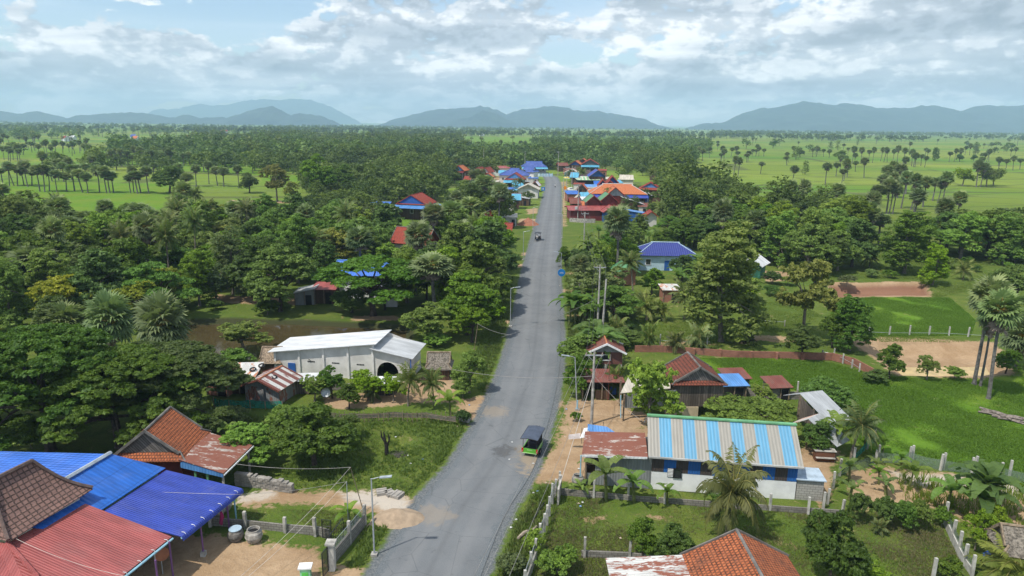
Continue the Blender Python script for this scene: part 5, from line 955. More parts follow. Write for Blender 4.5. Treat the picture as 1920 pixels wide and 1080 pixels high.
# ---------------------------------------------------------------- village, left of the road
HS('house with red gabled roof over wide blue sheet roofs, alone in the left clearing',772,411,62,9,4.6,2.6,'y',-14,roof=T_RD,wall=WOODB,gable=BLUEP,trim=RTRIM,a=.4,awn=[('l',3.0,.7,BLUES),('r',4.8,1.1,BLUES),('b',2.4,.6,BLUES),('f',2.4,.6,BLUES)])
shed('small shed with a bright blue sheet roof left of the red and blue roofed house',712,404,34,4,3.4,3.8,BLUEM,WOODB,0,'open_shed','shed'); shed('low shed with a pale zinc roof in the clearing below the blue roofs',715,413,44,5,2.2,2.9,ZINC,BLUEW,0,'open_shed','shed')
HS('small house with blue and white roof deep in the left woods',652,300,24,8,4,1.2,'x',0,roof=BLUES,wall=BLUEW,gable=WHITE,trim=WHITE,win=False); HS('small dark red roofed house behind the blue and white one',662,290,16,8,5,2.2,'x',5,roof=T_RD,wall=WOODB,gable=WOODB,trim=RTRIM,win=False); HS('house with dark red roof and blue walls in the left woods',694,309,32,9,4.5,2.2,'x',-8,roof=T_RD,wall=BLUEP,gable=BLUEP,trim=RTRIM,a=1.5,win=False,awn=[('r',4,.7,BLUES)]); HS('house with red gables over a bright blue lower roof in the left woods',710,324,34,9,3.8,2.6,'x',0,roof=T_RD,wall=BLUEP,gable=BLUEP,trim=RTRIM,a=1.2,win=False,awn=[('f',3.5,.6,BLUES)]); HS('house with a plain dark blue sheet roof in the left woods',784,314,28,10,4.8,2.2,'x',0,roof=BLUED,wall=GREYP,gable=T_RD,trim=ZINCW,win=False)
HS('house with orange red roof and blue gable at the left end of the village',860,338,24,9,5,2.4,'y',-14,roof=T_OR2,wall=WOODB,gable=BLUES,trim=RTRIM,awn=[('l',3,.7,REDD),('r',3,.7,ZINC)]); HS('grey house with a dark red gable, left of two',895,339,18,9,4.4,2.2,'y',-14,roof=T_RD,wall=GREYP,gable=WHITE,trim=RTRIM); HS('grey house with a dark red gable, right of two',910,339,18,9,4.4,2.2,'y',-14,roof=T_RD,wall=GREYP,gable=WHITE,trim=RTRIM,awn=[('l',3,.6,T_RD)])
HS('white house with a flat pinkish roof behind the big blue roof',940,330,36,8,4.4,.9,'x',4,roof=REDS,wall=WHITE,gable=WHITE,trim=REDS,a=2.5); HS('large house with a plain blue sheet hip roof near the bend of the road',963,343,58,13,3.8,3.0,'x',-4,roof=BLUEV,wall=GREYP,gable=BLUEV,trim=BLUEV,a=5.5); HS('dark blue roofed house between the big blue roof and the road',988,338,30,8,4.4,2.2,'x',-22,roof=BLUEV,wall=WHITE,gable=CREAM,trim=BLUEP,a=1.5)
HS('house with red roof, blue gable and a cyan awning left of the road',964,356,38,8,4.6,2.6,'y',-8,roof=T_RD,wall=WOODB,gable=BLUES,trim=RTRIM,a=.8,awn=[('l',4.0,.9,CYAN),('r',3.4,.8,CYAN)]); HS('house with a cream gabled roof and cyan side awnings left of the road',990,372,42,7,3.6,1.9,'y',-6,roof=CREAMS,wall=GREYP,gable=CREAMS,trim=CREAM,awn=[('b',2.2,.4,CYAN)]); shed('low shed with a pale grey roof beside the road palms',980,386,22,4,3.2,2.6,ZINC,WOODB,-12,'open_shed','shed',False,None,.3,'lr')
HS('dark brown gabled house with red and green roof patches left of the road',932,404,34,8,3.9,2.6,'y',-10,roof=GREENS,wall=plain('wall_dark_brown',(.06,.035,.035),.8),gable=plain('gable_dark_brown',(.05,.03,.035),.8),trim=TRIM,win=False); shed('white and pale blue shed with a cream roof below the dark brown gable',938,416,44,4,3.0,3.4,CREAMS,BLUEW,0,'open_shed','shed'); HS('small red roofed house hidden among palms left of the village',902,372,18,6,3.4,2.0,'y',25,roof=T_RD,wall=WOODB,gable=WOODB,trim=RTRIM,win=False)
HS('long building with cyan lower roof and blue gable beyond the bend of the road',1002,325,48,9,4.0,2.8,'x',3,roof=BLUEV,wall=GREYP,gable=BLUEP,trim=BLUEP,a=3.,awn=[('f',5.,.8,CYAN)])
HS('small house with a reddish gabled roof in the trees left of the road',908,434,18,6,3.2,1.9,'y',-15,roof=T_RD,wall=WOODB,gable=T_RD,trim=TRIM,win=False); HS('dark stall house with a red roof at the left roadside',943,452,30,5,2.8,1.4,'x',-6,roof=T_RD,wall=WOODB,gable=WOODB,trim=RTRIM,win=False)
HS('dark red tiled gabled house above the umbrella tree, left of two',749,500,32,7,5.0,2.6,'x',-18,roof=T_RD,wall=CREAM,gable=T_RD,trim=TRIM,ov=.5); HS('dark red tiled gabled house above the umbrella tree, right of two',786,506,30,7,5.0,2.6,'x',-18,roof=T_RD,wall=CREAM,gable=T_RD,trim=TRIM,ov=.5)
HS('white walled house with a bright blue sheet roof behind the umbrella tree',690,560,118,8,4.0,1.7,'x',3,roof=BLUEL,wall=WHITE,gable=WHITE,trim=BLUES,a=0); HS('small porch with a dark red tiled roof before the white walled house',733,576,36,2.6,2.1,.9,'x',3,roof=T_RD,wall=WHITE,gable=WHITE,trim=RTRIM,win=False,name='porch',cat='porch')
shed('grey tin shack on the far bank of the pond',572,572,36,3.5,2.0,2.6,ZINC,ZINCG,4,'tin_shack','shack',False,None,.2,'lr'); shed('low wooden shack with a red edged roof right of the grey tin shack',608,570,40,3.5,2.4,2.7,REDS,WOODB,2,'tin_shack','shack')
# small sheds and side roofs between the village houses
cs=[(CYAN,'cyan'),(ZINCW,'white'),(RUSTR,'rusty red'),(BLUEM,'bright blue'),(CREAMS,'cream'),(ZINC,'grey'),(T_RD,'red tiled'),(T_OR2,'orange tiled')]
vr=random.Random(17)
for i,(x,y) in enumerate([(1078,398),(1098,398),(1075,378),(1090,372),(1084,358),(1125,358),(1076,346),(1092,338),(1072,328),(1120,334),(1135,345),(1165,368),(1180,378),(1200,394),(1160,356),(1145,360),(1205,402),(1130,330),(1056,322),(1088,316),
    (985,352),(1003,360),(975,362),(955,368),(968,392),(950,396),(926,352),(915,345),(880,346),(870,330),(945,338),(1000,345),(890,356),(925,412),(958,424),(906,396)]):
    m_,n_=cs[(i*5+vr.randrange(3))%8]; s_='right' if x>1030 else 'left'
    if i%3: shed('small shed with a %s roof between the village houses %s of the road'%(n_,s_),x,y,vr.uniform(13,24),vr.uniform(3,6),vr.uniform(2.2,3.2),vr.uniform(2.6,4.),m_,[WOODB,GREYP,BRICKR][i%3],vr.uniform(-15,15),'village_shed','shed',False,'small sheds in the village')
    else: HS('small house with a %s gabled roof between the village houses %s of the road'%(n_,s_),x,y,vr.uniform(14,22),vr.uniform(4,7),vr.uniform(2.6,3.8),vr.uniform(1.3,2.2),'xy'[i%2],vr.uniform(-15,15),roof=m_,wall=[WOODB,GREYP,BLUEP][i%3],gable=[BLUES,WOODG,m_][i//3%3],trim=RTRIM,win=False,group='small houses in the village')
# scattered far houses
fh=random.Random(3)
for i,(x,y) in enumerate([(118,262),(133,261),(248,258),(252,262),(352,259),(365,258),(380,262),(600,262),(744,236),(1305,262),(1390,245),(1425,246),(1540,246),(1635,250),(1790,252),(60,240),(420,246),(905,252)]):
    HS('tiny house with a %s roof far away in the plain%s'%(['red','white','blue','orange'][i%4],[' on the left',' near the middle',' on the right'][0 if x<600 else 1 if x<1300 else 2]),x,y+3,9 if y>250 else 12,10,4,3,'x',fh.uniform(-30,30),roof=[T_RD,ZINCW,BLUED,T_OR2][i%4],wall=WHITE,gable=WHITE,trim=WHITE,win=False,group='tiny houses far away in the plain')
# ---------------------------------------------------------------- fences and walls
def along(pts): return [Vector((*P(*p)[:2],0)) for p in pts]
def fence(label,pts,posts,wall=None,wallh=0.,net=None,neth=(0,0),posth=1.6,pw=.14,pm=None,name='fence',cat='fence',rails=None,capm=None):
    L=along(pts); r=empty(name,label,cat,tuple(L[0])); o=L[0]; 
    if wall:
        m=MB().use(wall)
        for a,b in zip(L[:-1],L[1:]):
            d=(b-a); n=Vector((-d.y,d.x,0)).normalized()*.07; p=[a-o+n,b-o+n,b-o-n,a-o-n]; m.prism([(q.x,q.y) for q in p],-.1,wallh)
        part(m,'wall_panel',r)
    if net:
        m=MB().use(net); k=6
        for a,b in zip(L[:-1],L[1:]):
            for i in range(k):
                q=[a.lerp(b,i/k),a.lerp(b,(i+1)/k)]; s_=[neth[1]-.12*math.sin(math.pi*f/k) for f in(i,i+1)]; m.face([q[0]-o+Vector((0,0,neth[0])),q[1]-o+Vector((0,0,neth[0])),q[1]-o+Vector((0,0,s_[1])),q[0]-o+Vector((0,0,s_[0]))])
        part(m,'net',r)
    for z in rails or []:
        m=MB().use(BARKW if pm is BARKW else STEEL).tube([q-o+Vector((0,0,z)) for q in L],.02,4); part(m,'rail',r)
    for i,p in enumerate(posts):
        q=P(*p)-o; rr=random.Random(i); part(MB().use(pm or CONCW).box((q.x,q.y,-.1),(pw,pw,posth*rr.uniform(.93,1.05)),base=True,M=Matrix.Rotation(rr.uniform(-.03,.03),3,'X')@Matrix.Rotation(rr.uniform(-.03,.03),3,'Y')@Matrix.Rotation(rr.uniform(-.3,.3),3,'Z')),'post',r)
    return r
def netmat(name,c,al):
    t=NT(name); n=t.noise(t.pos(),3.,4,.6); t.col(t.mix(n,tuple(q*.7 for q in c),c)); a=t.lin(n,.3,.7,al*.7,min(1,al*1.3)); t.link(a,t.b.inputs['Alpha']); MATS[name]=t.m; return t.m
NETG=netmat('net_grey_green',(.20,.27,.22),.55); NETT=netmat('net_teal',(.02,.26,.20),.8); NETW=netmat('net_pale',(.40,.42,.42),.45); NETC=netmat('cloth_grey',(.17,.145,.14),.8)
fence('low grey block wall with concrete posts beside the big water jars',[(395,985),(461,990),(535,998),(600,1003),(618,1008)],[(461,992),(535,1000),(592,1004),(395,988)],BLOCK,.62,None,(0,0),1.45,.2,CONC,'garden_wall','wall')
fence('grey block roadside wall with wire mesh beside the street lamp',[(622,1060),(655,1020),(684,984)],[(656,1018),(684,982)],BLOCK,.85,NETW,(.85,1.45),1.75,.2,CONC,'roadside_wall','wall',rails=[1.45])
gp=empty('gate_pillar','thick concrete gate pillar with a flat cap at the yard entrance','pillar',tuple(P(623,1068))); part(MB().use(CONCW).box((0,0,0),(.42,.42,1.9),base=True),'shaft',gp); part(MB().use(CONC).box((0,0,1.9),(.62,.62,.14),base=True),'cap',gp)
def gate(label,pa,pb,h,slope=0.):
    a,b=along([pa,pb]); r=empty('metal_gate',label,'gate',tuple(a)); d=b-a; z=lambda f:h+slope*f; fr=MB().use(BLKM); fr.tube([(0,0,.1),(0,0,z(0)),Vector((d.x,d.y,z(1))),Vector((d.x,d.y,.1)),(0,0,.1)],.035,5); part(fr,'gate_frame',r); m=MB().use(BLKM)
    for k in range(1,9): m.tube([d*k/9+Vector((0,0,.1)),d*k/9+Vector((0,0,z(k/9)))],.015,4)
    for q in(.5,1.0): m.tube([(0,0,q),Vector((d.x,d.y,q))],.02,4)
    part(m,'gate_bars',r)
gate('black barred gate leaf standing open at the gate pillar',(616,1072),(606,1085),1.8); gate('black barred gate leaf behind the gate pillar',(618,1050),(645,1015),1.7,.1); gate('small black gate between the block wall and the roadside wall',(605,1010),(622,1012),1.5)
fence('long white roadside fence with leaning posts and wire mesh along the right of the road',[(1050,917),(1036,940),(1024,985),(1012,1018),(998,1062),(975,1130),(962,1180)],[(1049,918),(1041,930),(1036,942),(1030,965),(1026,982),(1020,1000),(1012,1020),(1004,1048),(996,1072),(985,1110)],None,0,NETW,(0,1.25),1.65,.16,CONCW,'roadside_fence','fence',rails=[.5,1.2])
m=MB().use(CONCW); a_,b_=along([(1004,1050),(968,1150)]); rf=bpy.data.objects['roadside_fence']; d_=(b_-a_); n_=Vector((-d_.y,d_.x,0)).normalized()*.05; o_=Vector(rf.location); m.prism([((q).x,(q).y) for q in(a_-o_+n_,b_-o_+n_,b_-o_-n_,a_-o_-n_)],0,.6); part(m,'wall_panel',rf)
fence('thick concrete capped end wall at the top of the white roadside fence',[(1050,925),(1046,945)],[(1050,922)],CONC,1.2,None,(0,0),1.5,.22,CONC,'end_wall','wall')
fence('low stone garden wall in front of the annex and the white and blue house',[(1052,925),(1200,940),(1415,955),(1575,966)],[(1113,932),(1177,936),(1246,944),(1443,957),(1515,964),(1578,970)],BLOCK,.42,None,(0,0),1.55,.16,CONCW,'garden_wall','wall')
fence('low block wall with posts across the lower right garden',[(1090,1042),(1180,1046),(1300,1060)],[(1096,1044),(1180,1047)],BLOCK,.4,None,(0,0),1.55,.16,CONC,'garden_wall','wall')
fence('concrete fence with grey panels at the lower right of the cassava bushes',[(1770,978),(1785,1012),(1797,1038),(1808,1060),(1822,1080)],[(1771,980),(1785,1012),(1797,1038),(1808,1060),(1822,1082)],CONCW,.55,NETG,(.55,1.15),1.75,.17,CONCW,'panel_fence','fence'); fence('single tall concrete posts at the bottom edge of the right garden',[(1745,1090),(1752,1110)],[(1748,1092)],None,0,None,(0,0),1.9,.16,CONCW,'fence_post','post') if False else None
pst=empty('fence_post','lone tall concrete post at the bottom edge of the right garden','post',tuple(P(1748,1092))); part(MB().use(CONCW).box((0,0,0),(.17,.17,1.75),base=True),'shaft',pst); part(MB().use(CONC).box((0,0,-.05),(.35,.35,.15),base=True),'footing',pst)
fence('green net fence with pale concrete posts between the sandy garden and the rice field',[(1574,892),(1640,872),(1645,868),(1705,868),(1763,882),(1821,888),(1880,899),(1960,912)],[(1574,892),(1640,872),(1646,865),(1705,866),(1710,864),(1763,882),(1768,880),(1821,888),(1828,884),(1876,898),(1892,894)],None,0,NETG,(0,1.0),1.6,.16,CONCW,'net_fence','fence')
fence('net fence with concrete posts left of the sandy garden beside the tin sheds',[(1546,952),(1562,915),(1574,892)],[(1543,955),(1551,945),(1562,915)],None,0,NETG,(0,1.0),1.5,.16,CONCW,'net_fence','fence')
fence('tall posts with net along the tin sheds and the banana plants',[(1574,892),(1625,842),(1640,830)],[(1600,868),(1626,842),(1639,830)],None,0,NETT,(.1,.8),1.5,.15,CONCW,'net_fence','fence')
fence('red brick wall with piers along the far side of the rice field',[(1190,660),(1240,660),(1380,670),(1560,674),(1600,684),(1640,706)],[(1240,660),(1300,665),(1350,668),(1408,671),(1456,673),(1505,674)],BRICKW,.85,None,(0,0),1.0,.3,BRICKW,'brick_wall','wall')
fence('row of pale concrete posts behind the brick wall',[(1237,652),(1268,654),(1295,654),(1330,655)],[(1237,652),(1268,654),(1295,654),(1325,655)],None,0,None,(0,0),1.9,.14,CONCW,'post_row','fence',rails=[1.0])
fence('row of pale posts on the bank beside the sandy pit',[(1541,668),(1563,672),(1580,681),(1597,690),(1612,700)],[(1541,672),(1563,668),(1580,680),(1597,690),(1611,697)],None,0,None,(0,0),1.2,.14,CONCW,'post_row','fence',rails=[.6])
fence('row of evenly spaced concrete posts at the edge of the yellow green rice field',[(1629,626),(1667,628),(1705,628),(1742,628),(1779,629),(1815,631),(1890,636)],[(1629,626),(1667,628),(1705,628),(1742,628),(1779,629),(1815,631),(1888,636)],None,0,None,(0,0),1.45,.16,CONCW,'post_row','fence',rails=[.3])
fence('low fence of thin posts at the edge of the vegetable patch',[(1413,606),(1440,608),(1472,610)],[(1413,608),(1440,610),(1471,612)],None,0,None,(0,0),1.0,.12,CONC,'post_row','fence',rails=[.5])
fence('short grey block wall with tall posts at the near edge of the rice field',[(1380,738),(1450,748),(1498,748)],[(1395,732),(1439,738),(1494,746)],BLOCK,.8,None,(0,0),1.9,.15,CONCW,'block_wall','wall')
fence('teal net fence in front of the brick hut and tin shacks',[(400,762),(430,766),(470,766),(530,768)],[(402,762),(430,766),(470,767),(498,768),(530,768)],None,0,NETT,(.05,.95),1.05,.07,BARKW,'net_fence','fence')
fence('fence of sticks and grey cloth along the courtyard by the lawn',[(620,790),(660,792),(740,789),(800,790),(855,798)],[(620+9*i,790+(i%3)) for i in range(26)],None,0,NETC,(.35,.95),1.15,.05,BARKW,'stick_fence','fence',rails=[.4,.75])
fence('low grey block wall of the yard behind the warehouse shacks',[(440,712),(520,722),(600,728),(660,731)],[(440,712),(460,714)],BLOCK,.7,None,(0,0),1.3,.2,CONC,'yard_wall','wall')
fence('white and pale blue panel fence at the bend of the road',[(998,330),(1012,331),(1024,331),(1036,331)],[(998,330),(1005,330),(1012,331),(1018,331),(1024,331),(1030,331),(1036,331)],plain('panel_pale',(.50,.62,.72),.7),1.6,None,(0,0),2.0,.3,TEAL,'panel_fence','fence')
fence('low white wall at the right village edge behind the first power pole',[(1068,416),(1084,417),(1100,418),(1116,418)],[(1068,416),(1084,417),(1100,418)],CONC,1.2,None,(0,0),1.3,.2,CONC,'yard_wall','wall')
# ---------------------------------------------------------------- poles, lamps and wires
POLETOP={}
def ppole(label,px,py,h,key,arm=True,lean=0.,transformer=False):
    p=P(px,py); r=empty('power_pole',label,'power pole',tuple(p)); part(MB().use(CONC).tube([(0,0,-.2),(lean*h*.5,0,h*.5),(lean*h,0,h)],[.16,.13,.10],8),'shaft',r)
    if arm:
        part(MB().use(STEEL).box((lean*h,0,h-.35),(1.7,.1,.1)).tube([(lean*h,0,h-1.),(lean*h-.6,0,h-.4)],.025,4),'crossarm',r)
        for x in(-.75,-.3,.75): part(MB().use(plain('insulator',(.35,.25,.2),.4)).lathe((lean*h+x,0,h-.3),[(.05,0),(.07,.06),(.04,.12),(.06,.17),(.02,.22)],7),'insulator',r)
    if transformer: part(MB().use(plain('box_grey',(.5,.52,.54),.5)).box((-.55,-.1,h*.35),(.7,.5,.8)),'transformer',r)
    POLETOP[key]=p+Vector((lean*h,0,h)); return r
ppole('nearest grey concrete power pole with a crossarm in the sandy yard',1109,797,7.4,'a'); ppole('power pole behind the red roofed pavilion',1120,622,9.5,'b'); ppole('power pole at the right verge below the dark red house',1094,478,9.5,'c'); ppole('power pole with a grey box in front of the dark red house',1083,414,11,'d',True,0,True); ppole('slim pole beside the blue kiosk at the right roadside',1062,362,11,'e'); ppole('tall power pole at the bend of the road',1046,333,14,'f')
ppole('power pole on the left before the cyan roofed building',984,322,12,'g',False); ppole('grey power pole among the houses left of the road',907,325,14,'h',False); ppole('slim far pole left of the village',698,275,16,'i',False); ppole('second power pole just behind the pavilion pole',1128,640,8.5,'j',False,.03)
for i,(x,y,hh) in enumerate([(1072,352,10),(1056,372,8)]): ppole(['pole right of the far right road edge by the striped roof','thin pole beside the orange road sign'][i],x,y,hh,'k%d'%i,False)
def lamp(label,px,py,h,side,white=False,lean=0.):
    p=P(px,py); r=empty('street_lamp',label,'street lamp',tuple(p)); m=STEEL; part(MB().use(m).tube([(0,0,0),(lean*h*.5,0,h*.5),(lean*h,0,h)],[.065,.055,.045],7),'pole',r); part(MB().use(m).tube([(lean*h,0,h-.05),(lean*h+side*.5,-.05,h+.12)],.03,5),'arm',r); part(MB().use(plain('lamp_head',(.30,.34,.38),.5)).box((lean*h+side*.95,-.08,h+.17),(.8,.26,.06),M=Matrix.Rotation(-.12*side,3,'Y')),'solar_head',r); part(MB().use(CONC).box((0,0,-.05),(.42,.42,.17),base=True),'footing',r); return r
lamp('nearest grey street lamp with a solar head left of the road',702,1040,5.6,1); lamp('thin street lamp by the rusty stall at the right road edge',1082,768,5.6,-1,False,-.07)
part(MB().use(TEAL).tube([(0,0,.1),(0,0,1.0)],.085,7),'painted_base',bpy.data.objects['street_lamp.001'])
lamp('street lamp at the left road edge before the curve of shrubs',957,612,5.6,1); lamp('street lamp at the left edge near the dark tuk-tuk',981,487,6,1); lamp('street lamp behind the blue disc sign',1051,536,6,-1); lamp('street lamp at the right edge below the dark red house',1054,446,6,-1); lamp('street lamp at the left edge beside the red sand heap',999,430,6,1); lamp('street lamp at the right edge by the village trees',1053,402,6,-1)
def simplepole(label,a,b,mt,r0=.05,name='wooden_pole',h=None):
    p=P(*a); h=h or hgt(p,b[1]); q=P(b[0],b[1],h); r=empty(name,label,'pole',tuple(p)); part(MB().use(mt).tube([(0,0,-.1),(q-p)],[r0,r0*.7],6),'shaft',r); part(MB().use(mt).box((0,0,-.05),(r0*3,r0*3,.12),base=True),'footing',r); return q
t1=simplepole('thin rusty pole beside the rusty roofed stall',(1140,748),(1144,664),RUSTR); t2=simplepole('leaning wooden pole at the left verge carrying a wire',(889,655),(896,607),BARKW); t3=simplepole('thin steel pole standing at the yard fence',(653,985),(650,903),STEEL,.04); t4=simplepole('thin leaning pole rising from the roadside wall corner',(682,958),(657,876),BARKW,.035); simplepole('yellowish bamboo pole among the trees left of the village',(893,432),(896,398),plain('bamboo',(.30,.28,.12),.7),.10)
def wire(label,a,b,sag=.5,r=.014,c=None,k=14):
    a,b=Vector(a),Vector(b); pts=[a.lerp(b,i/k)-Vector((0,0,sag*4*(i/k)*(1-i/k))) for i in range(k+1)]
    return tag(link('power_line',MB().use(c or plain('wire_grey',(.24,.23,.22),.6)).tube([p-a for p in pts],r,4).mesh('power_line'),None,tuple(a)),label,'power line')
WD=plain('wire_dark',(.06,.06,.06),.6)
for i,dx in enumerate((-.75,-.3,.75)):
    D_=Vector((dx,0,-.08)); n_=['left','middle','right'][i]
    wire(n_+' wire from the nearest power pole down the roadside towards the camera',POLETOP['a']+D_,Vector((-7.6+dx*1.3,5,6.4)),.5,.012); wire(n_+' wire between the nearest pole and the pole behind the pavilion',POLETOP['a']+D_,POLETOP['b']+D_,.8,.013,WD); wire(n_+' wire from the pole behind the pavilion to the pole below the dark red house',POLETOP['b']+D_,POLETOP['c']+D_,.9,.02,WD); wire(n_+' wire from the pole below the dark red house into the village',POLETOP['c']+D_,POLETOP['d']+D_,.8,.02,WD)
wire('pale wire crossing the road from the nearest power pole to the courtyard',POLETOP['a']-Vector((0,0,2.4)),P(850,693,3.2),.5,.018); wire('pale wire from the courtyard roadside on to the warehouse trees',P(850,693,3.2),P(770,682,3.),.3,.018); wire('thick pale guy wire from the nearest power pole to the ground near the fence',POLETOP['a']-Vector((0,0,2.2)),P(1048,915,1.4),.0,.022,plain('wire_pale',(.5,.46,.42),.6)); wire('wire from the nearest pole to the grey planked house',POLETOP['a']-Vector((0,0,2.3)),P(1205,790,2.6),.3,.016); wire('hanging wire from the thin rusty pole to the nearest power pole',t1-Vector((0,0,.3)),POLETOP['a']-Vector((0,0,2.1)),1.3,.014)
wire('wire from the thin leaning pole across the lawn to the rusty lean-to',t4,P(443,870,2.4),.25,.016); wire('white wire from the steel pole to the dark blue roof',t3,P(440,927,2.7),.2,.012,MATS['wire_grey']); wire('pale wire over the dark blue roof',P(440,927,2.75),P(262,921,3.4),.02,.011,MATS['wire_pale']); wire('slanting pale wire over the sandy yard from the leaning pole',t4,P(440,1090,1.2),.3,.014,MATS['wire_pale']); wire('second slanting pale wire over the sandy yard',t3,P(430,1110,1.0),.3,.014,MATS['wire_pale']); wire('white wire hanging over the red sheet roof',P(30,1010,4.5),P(262,1085,3.2),.35,.012,MATS['wire_pale']); wire('wire from the leaning wooden pole over the road verge',t2,P(960,628,4),.3,.02)
wire('wire across the road near the pavilion',POLETOP['j']-Vector((0,0,2.)),P(940,632,4.5),.4,.016)
# ---------------------------------------------------------------- road signs
def sign(label,px,py,h,build):
    p=P(px,py); r=empty('road_sign',label,'road sign',tuple(p)); part(MB().use(STEEL).tube([(0,0,-.1),(0,0,h)],.05,6),'post',r); build(r); return r
def disc(r):
    part(MB().use(plain('sign_blue',(.01,.17,.50),.4,.05)).lathe((0,0,0),[(0,.0),(.66,.0),(.66,.05),(0,.05)],24),'disc',r).matrix_local=Matrix.Translation((0,-.08,2.6))@Matrix.Rotation(math.pi/2,4,'X')
    m=MB().use(WHITE)
    for z,w_ in((.07,.62),(-.09,.70)):
        n=7
        for i in range(n): m.box((-w_/2+w_*(i+.5)/n,-.145,2.6+z),(w_/n*.62,.02,.07))
    part(m,'lettering',r)
sign('round blue road sign with white lettering at the right verge',1052,538,3.0,disc)
def ora(r): part(MB().use(plain('sign_orange',(.70,.22,.01),.5,.05)).box((0,-.08,2.2),(1.3,.05,1.3),M=Matrix.Rotation(math.pi/4,3,'Y')),'plate',r)
sign('orange diamond road sign at the right edge of the far road',1059,362,2.4,ora)
def blu(r): part(MB().use(MATS['sign_blue']).box((0,-.08,3.0),(1.4,.06,1.5)),'plate',r); part(MB().use(WHITE).box((0,-.13,3.0),(.35,.03,.8)),'symbol',r)
sign('blue and white square sign at the left edge of the far road',1018,368,3.0,blu)
def adboard():
    p=P(1109,366); r=empty('shop_sign','white shop board with red lettering in front of a pale blue shop','sign',tuple(p),.05); s_=S(p); W=24*s_; part(MB().use(WHITE).box((0,0,2.7),(W,.12,1.3)),'board',r); m=MB().use(plain('letter_red',(.45,.10,.05),.6,.05)); n=9; rr=random.Random(4)
    for i in range(n): x=-W*.40+W*.8*(i+.5)/n; m.box((x,-.07,2.75),(W*.055,.03,.14)); m.box((x-W*.02,-.07,2.85+.05*(i%2)),(.10,.03,.42)); m.box((x+W*.02,-.07,2.68),(.10,.03,.34))
    part(m,'lettering',r); part(MB().use(BLUEP).box((0,.05,1.9),(W,.1,.25)),'lower_band',r)
    for x in(-W/2+.1,W/2-.1): part(MB().use(STEEL).box((x,.1,0),(.1,.1,2.1),base=True),'post',r)
adboard(); shed('pale blue shop with a sloping pale roof behind the shop board',1112,365,30,4,3.0,3.8,BLUES,BLUEW,0,'shop','shop'); shed('shop with a bright blue curved awning left of the orange roof',1107,384,34,4,2.8,4.0,CYAN,GREYP,0,'shop','shop'); 
pr=empty('parasol','yellow parasol beside the far right roadside','parasol',tuple(P(1063,341))); part(MB().use(plain('parasol_yellow',(.60,.45,.10),.6)).lathe((0,0,2.),[(2.0,0),(1.2,.4),(0,.75)],10),'canopy',pr); part(MB().use(STEEL).tube([(0,0,0),(0,0,2.6)],.05,5),'pole',pr)
# ---------------------------------------------------------------- people (skin modifier bodies)
SKIN=plain('skin',(.22,.12,.075),.6,.1)
def person(label,loc,rz,shirt,trousers,hat=None,pose='ride'):
    if pose=='ride': J={'pelvis':(0,0,.0,.15),'waist':(0,.04,.2,.13),'chest':(0,.10,.42,.16),'neck':(0,.13,.60,.06),'head':(0,.16,.72,.10),'crown':(0,.16,.84,.085)}; arm=[(.19,.11,.52,.055),(.25,.28,.30,.042),(.22,.52,.32,.035),(.22,.60,.32,.04)]; leg=[(.10,.05,-.04,.09),(.15,.42,-.06,.07),(.15,.36,-.44,.05),(.15,.50,-.50,.045)]
    else: J={'pelvis':(0,0,.9,.13),'waist':(0,0,1.05,.12),'chest':(0,0,1.3,.15),'neck':(0,0,1.48,.06),'head':(0,.02,1.60,.095),'crown':(0,.02,1.72,.085)}; arm=[(.19,0,1.4,.055),(.24,.02,1.12,.042),(.24,.12,.88,.035),(.24,.15,.80,.04)]; leg=[(.09,0,.86,.09),(.10,.03,.48,.07),(.10,0,.08,.05),(.10,.13,.03,.045)]
    V=list(J.values()); E=[(i,i+1) for i in range(len(V)-1)]
    for s in(-1,1):
        pr_=2
        for q in arm: V.append((s*q[0],*q[1:])); E.append((pr_,len(V)-1)); pr_=len(V)-1
        pr_=0
        for q in leg: V.append((s*q[0],*q[1:])); E.append((pr_,len(V)-1)); pr_=len(V)-1
    me=bpy.data.meshes.new('body'); me.from_pydata([v[:3] for v in V],E,[]); r=empty('person',label,'person',loc,rz); b=link('body',me,r); md=b.modifiers.new('skin','SKIN'); 
    for i,v in enumerate(V): me.skin_vertices[0].data[i].radius=(v[3],v[3]) if me.skin_vertices else (v[3],)*2
    me.skin_vertices[0].data[0].use_root=True; sb=b.modifiers.new('sub','SUBSURF'); sb.levels=1; sb.render_levels=1
    t=NT('clothed_body'); z=t.xyz(t.obj())[2]; y=t.xyz(t.obj())[1]; zs=(.02,.58) if pose=='ride' else (.95,1.46); c=t.mix(t.math('GREATER_THAN',z,zs[0]),trousers,shirt); c=t.mix(t.math('GREATER_THAN',z,zs[1]),c,(.22,.12,.075)); t.col(c); me.materials.append(t.m)
    hz_=V[5]; m=MB().use(plain('hair_dark',(.012,.010,.009),.6) if not hat else hat); m.lathe((0,hz_[1]-.01,hz_[2]-.10),[(.118,0),(.125,.06),(.10,.13),(.05,.17),(0,.18)],10); part(m,'hair' if not hat else 'helmet',r); return r
def pmesh_init(me): pass
_of=bpy.data.meshes.new
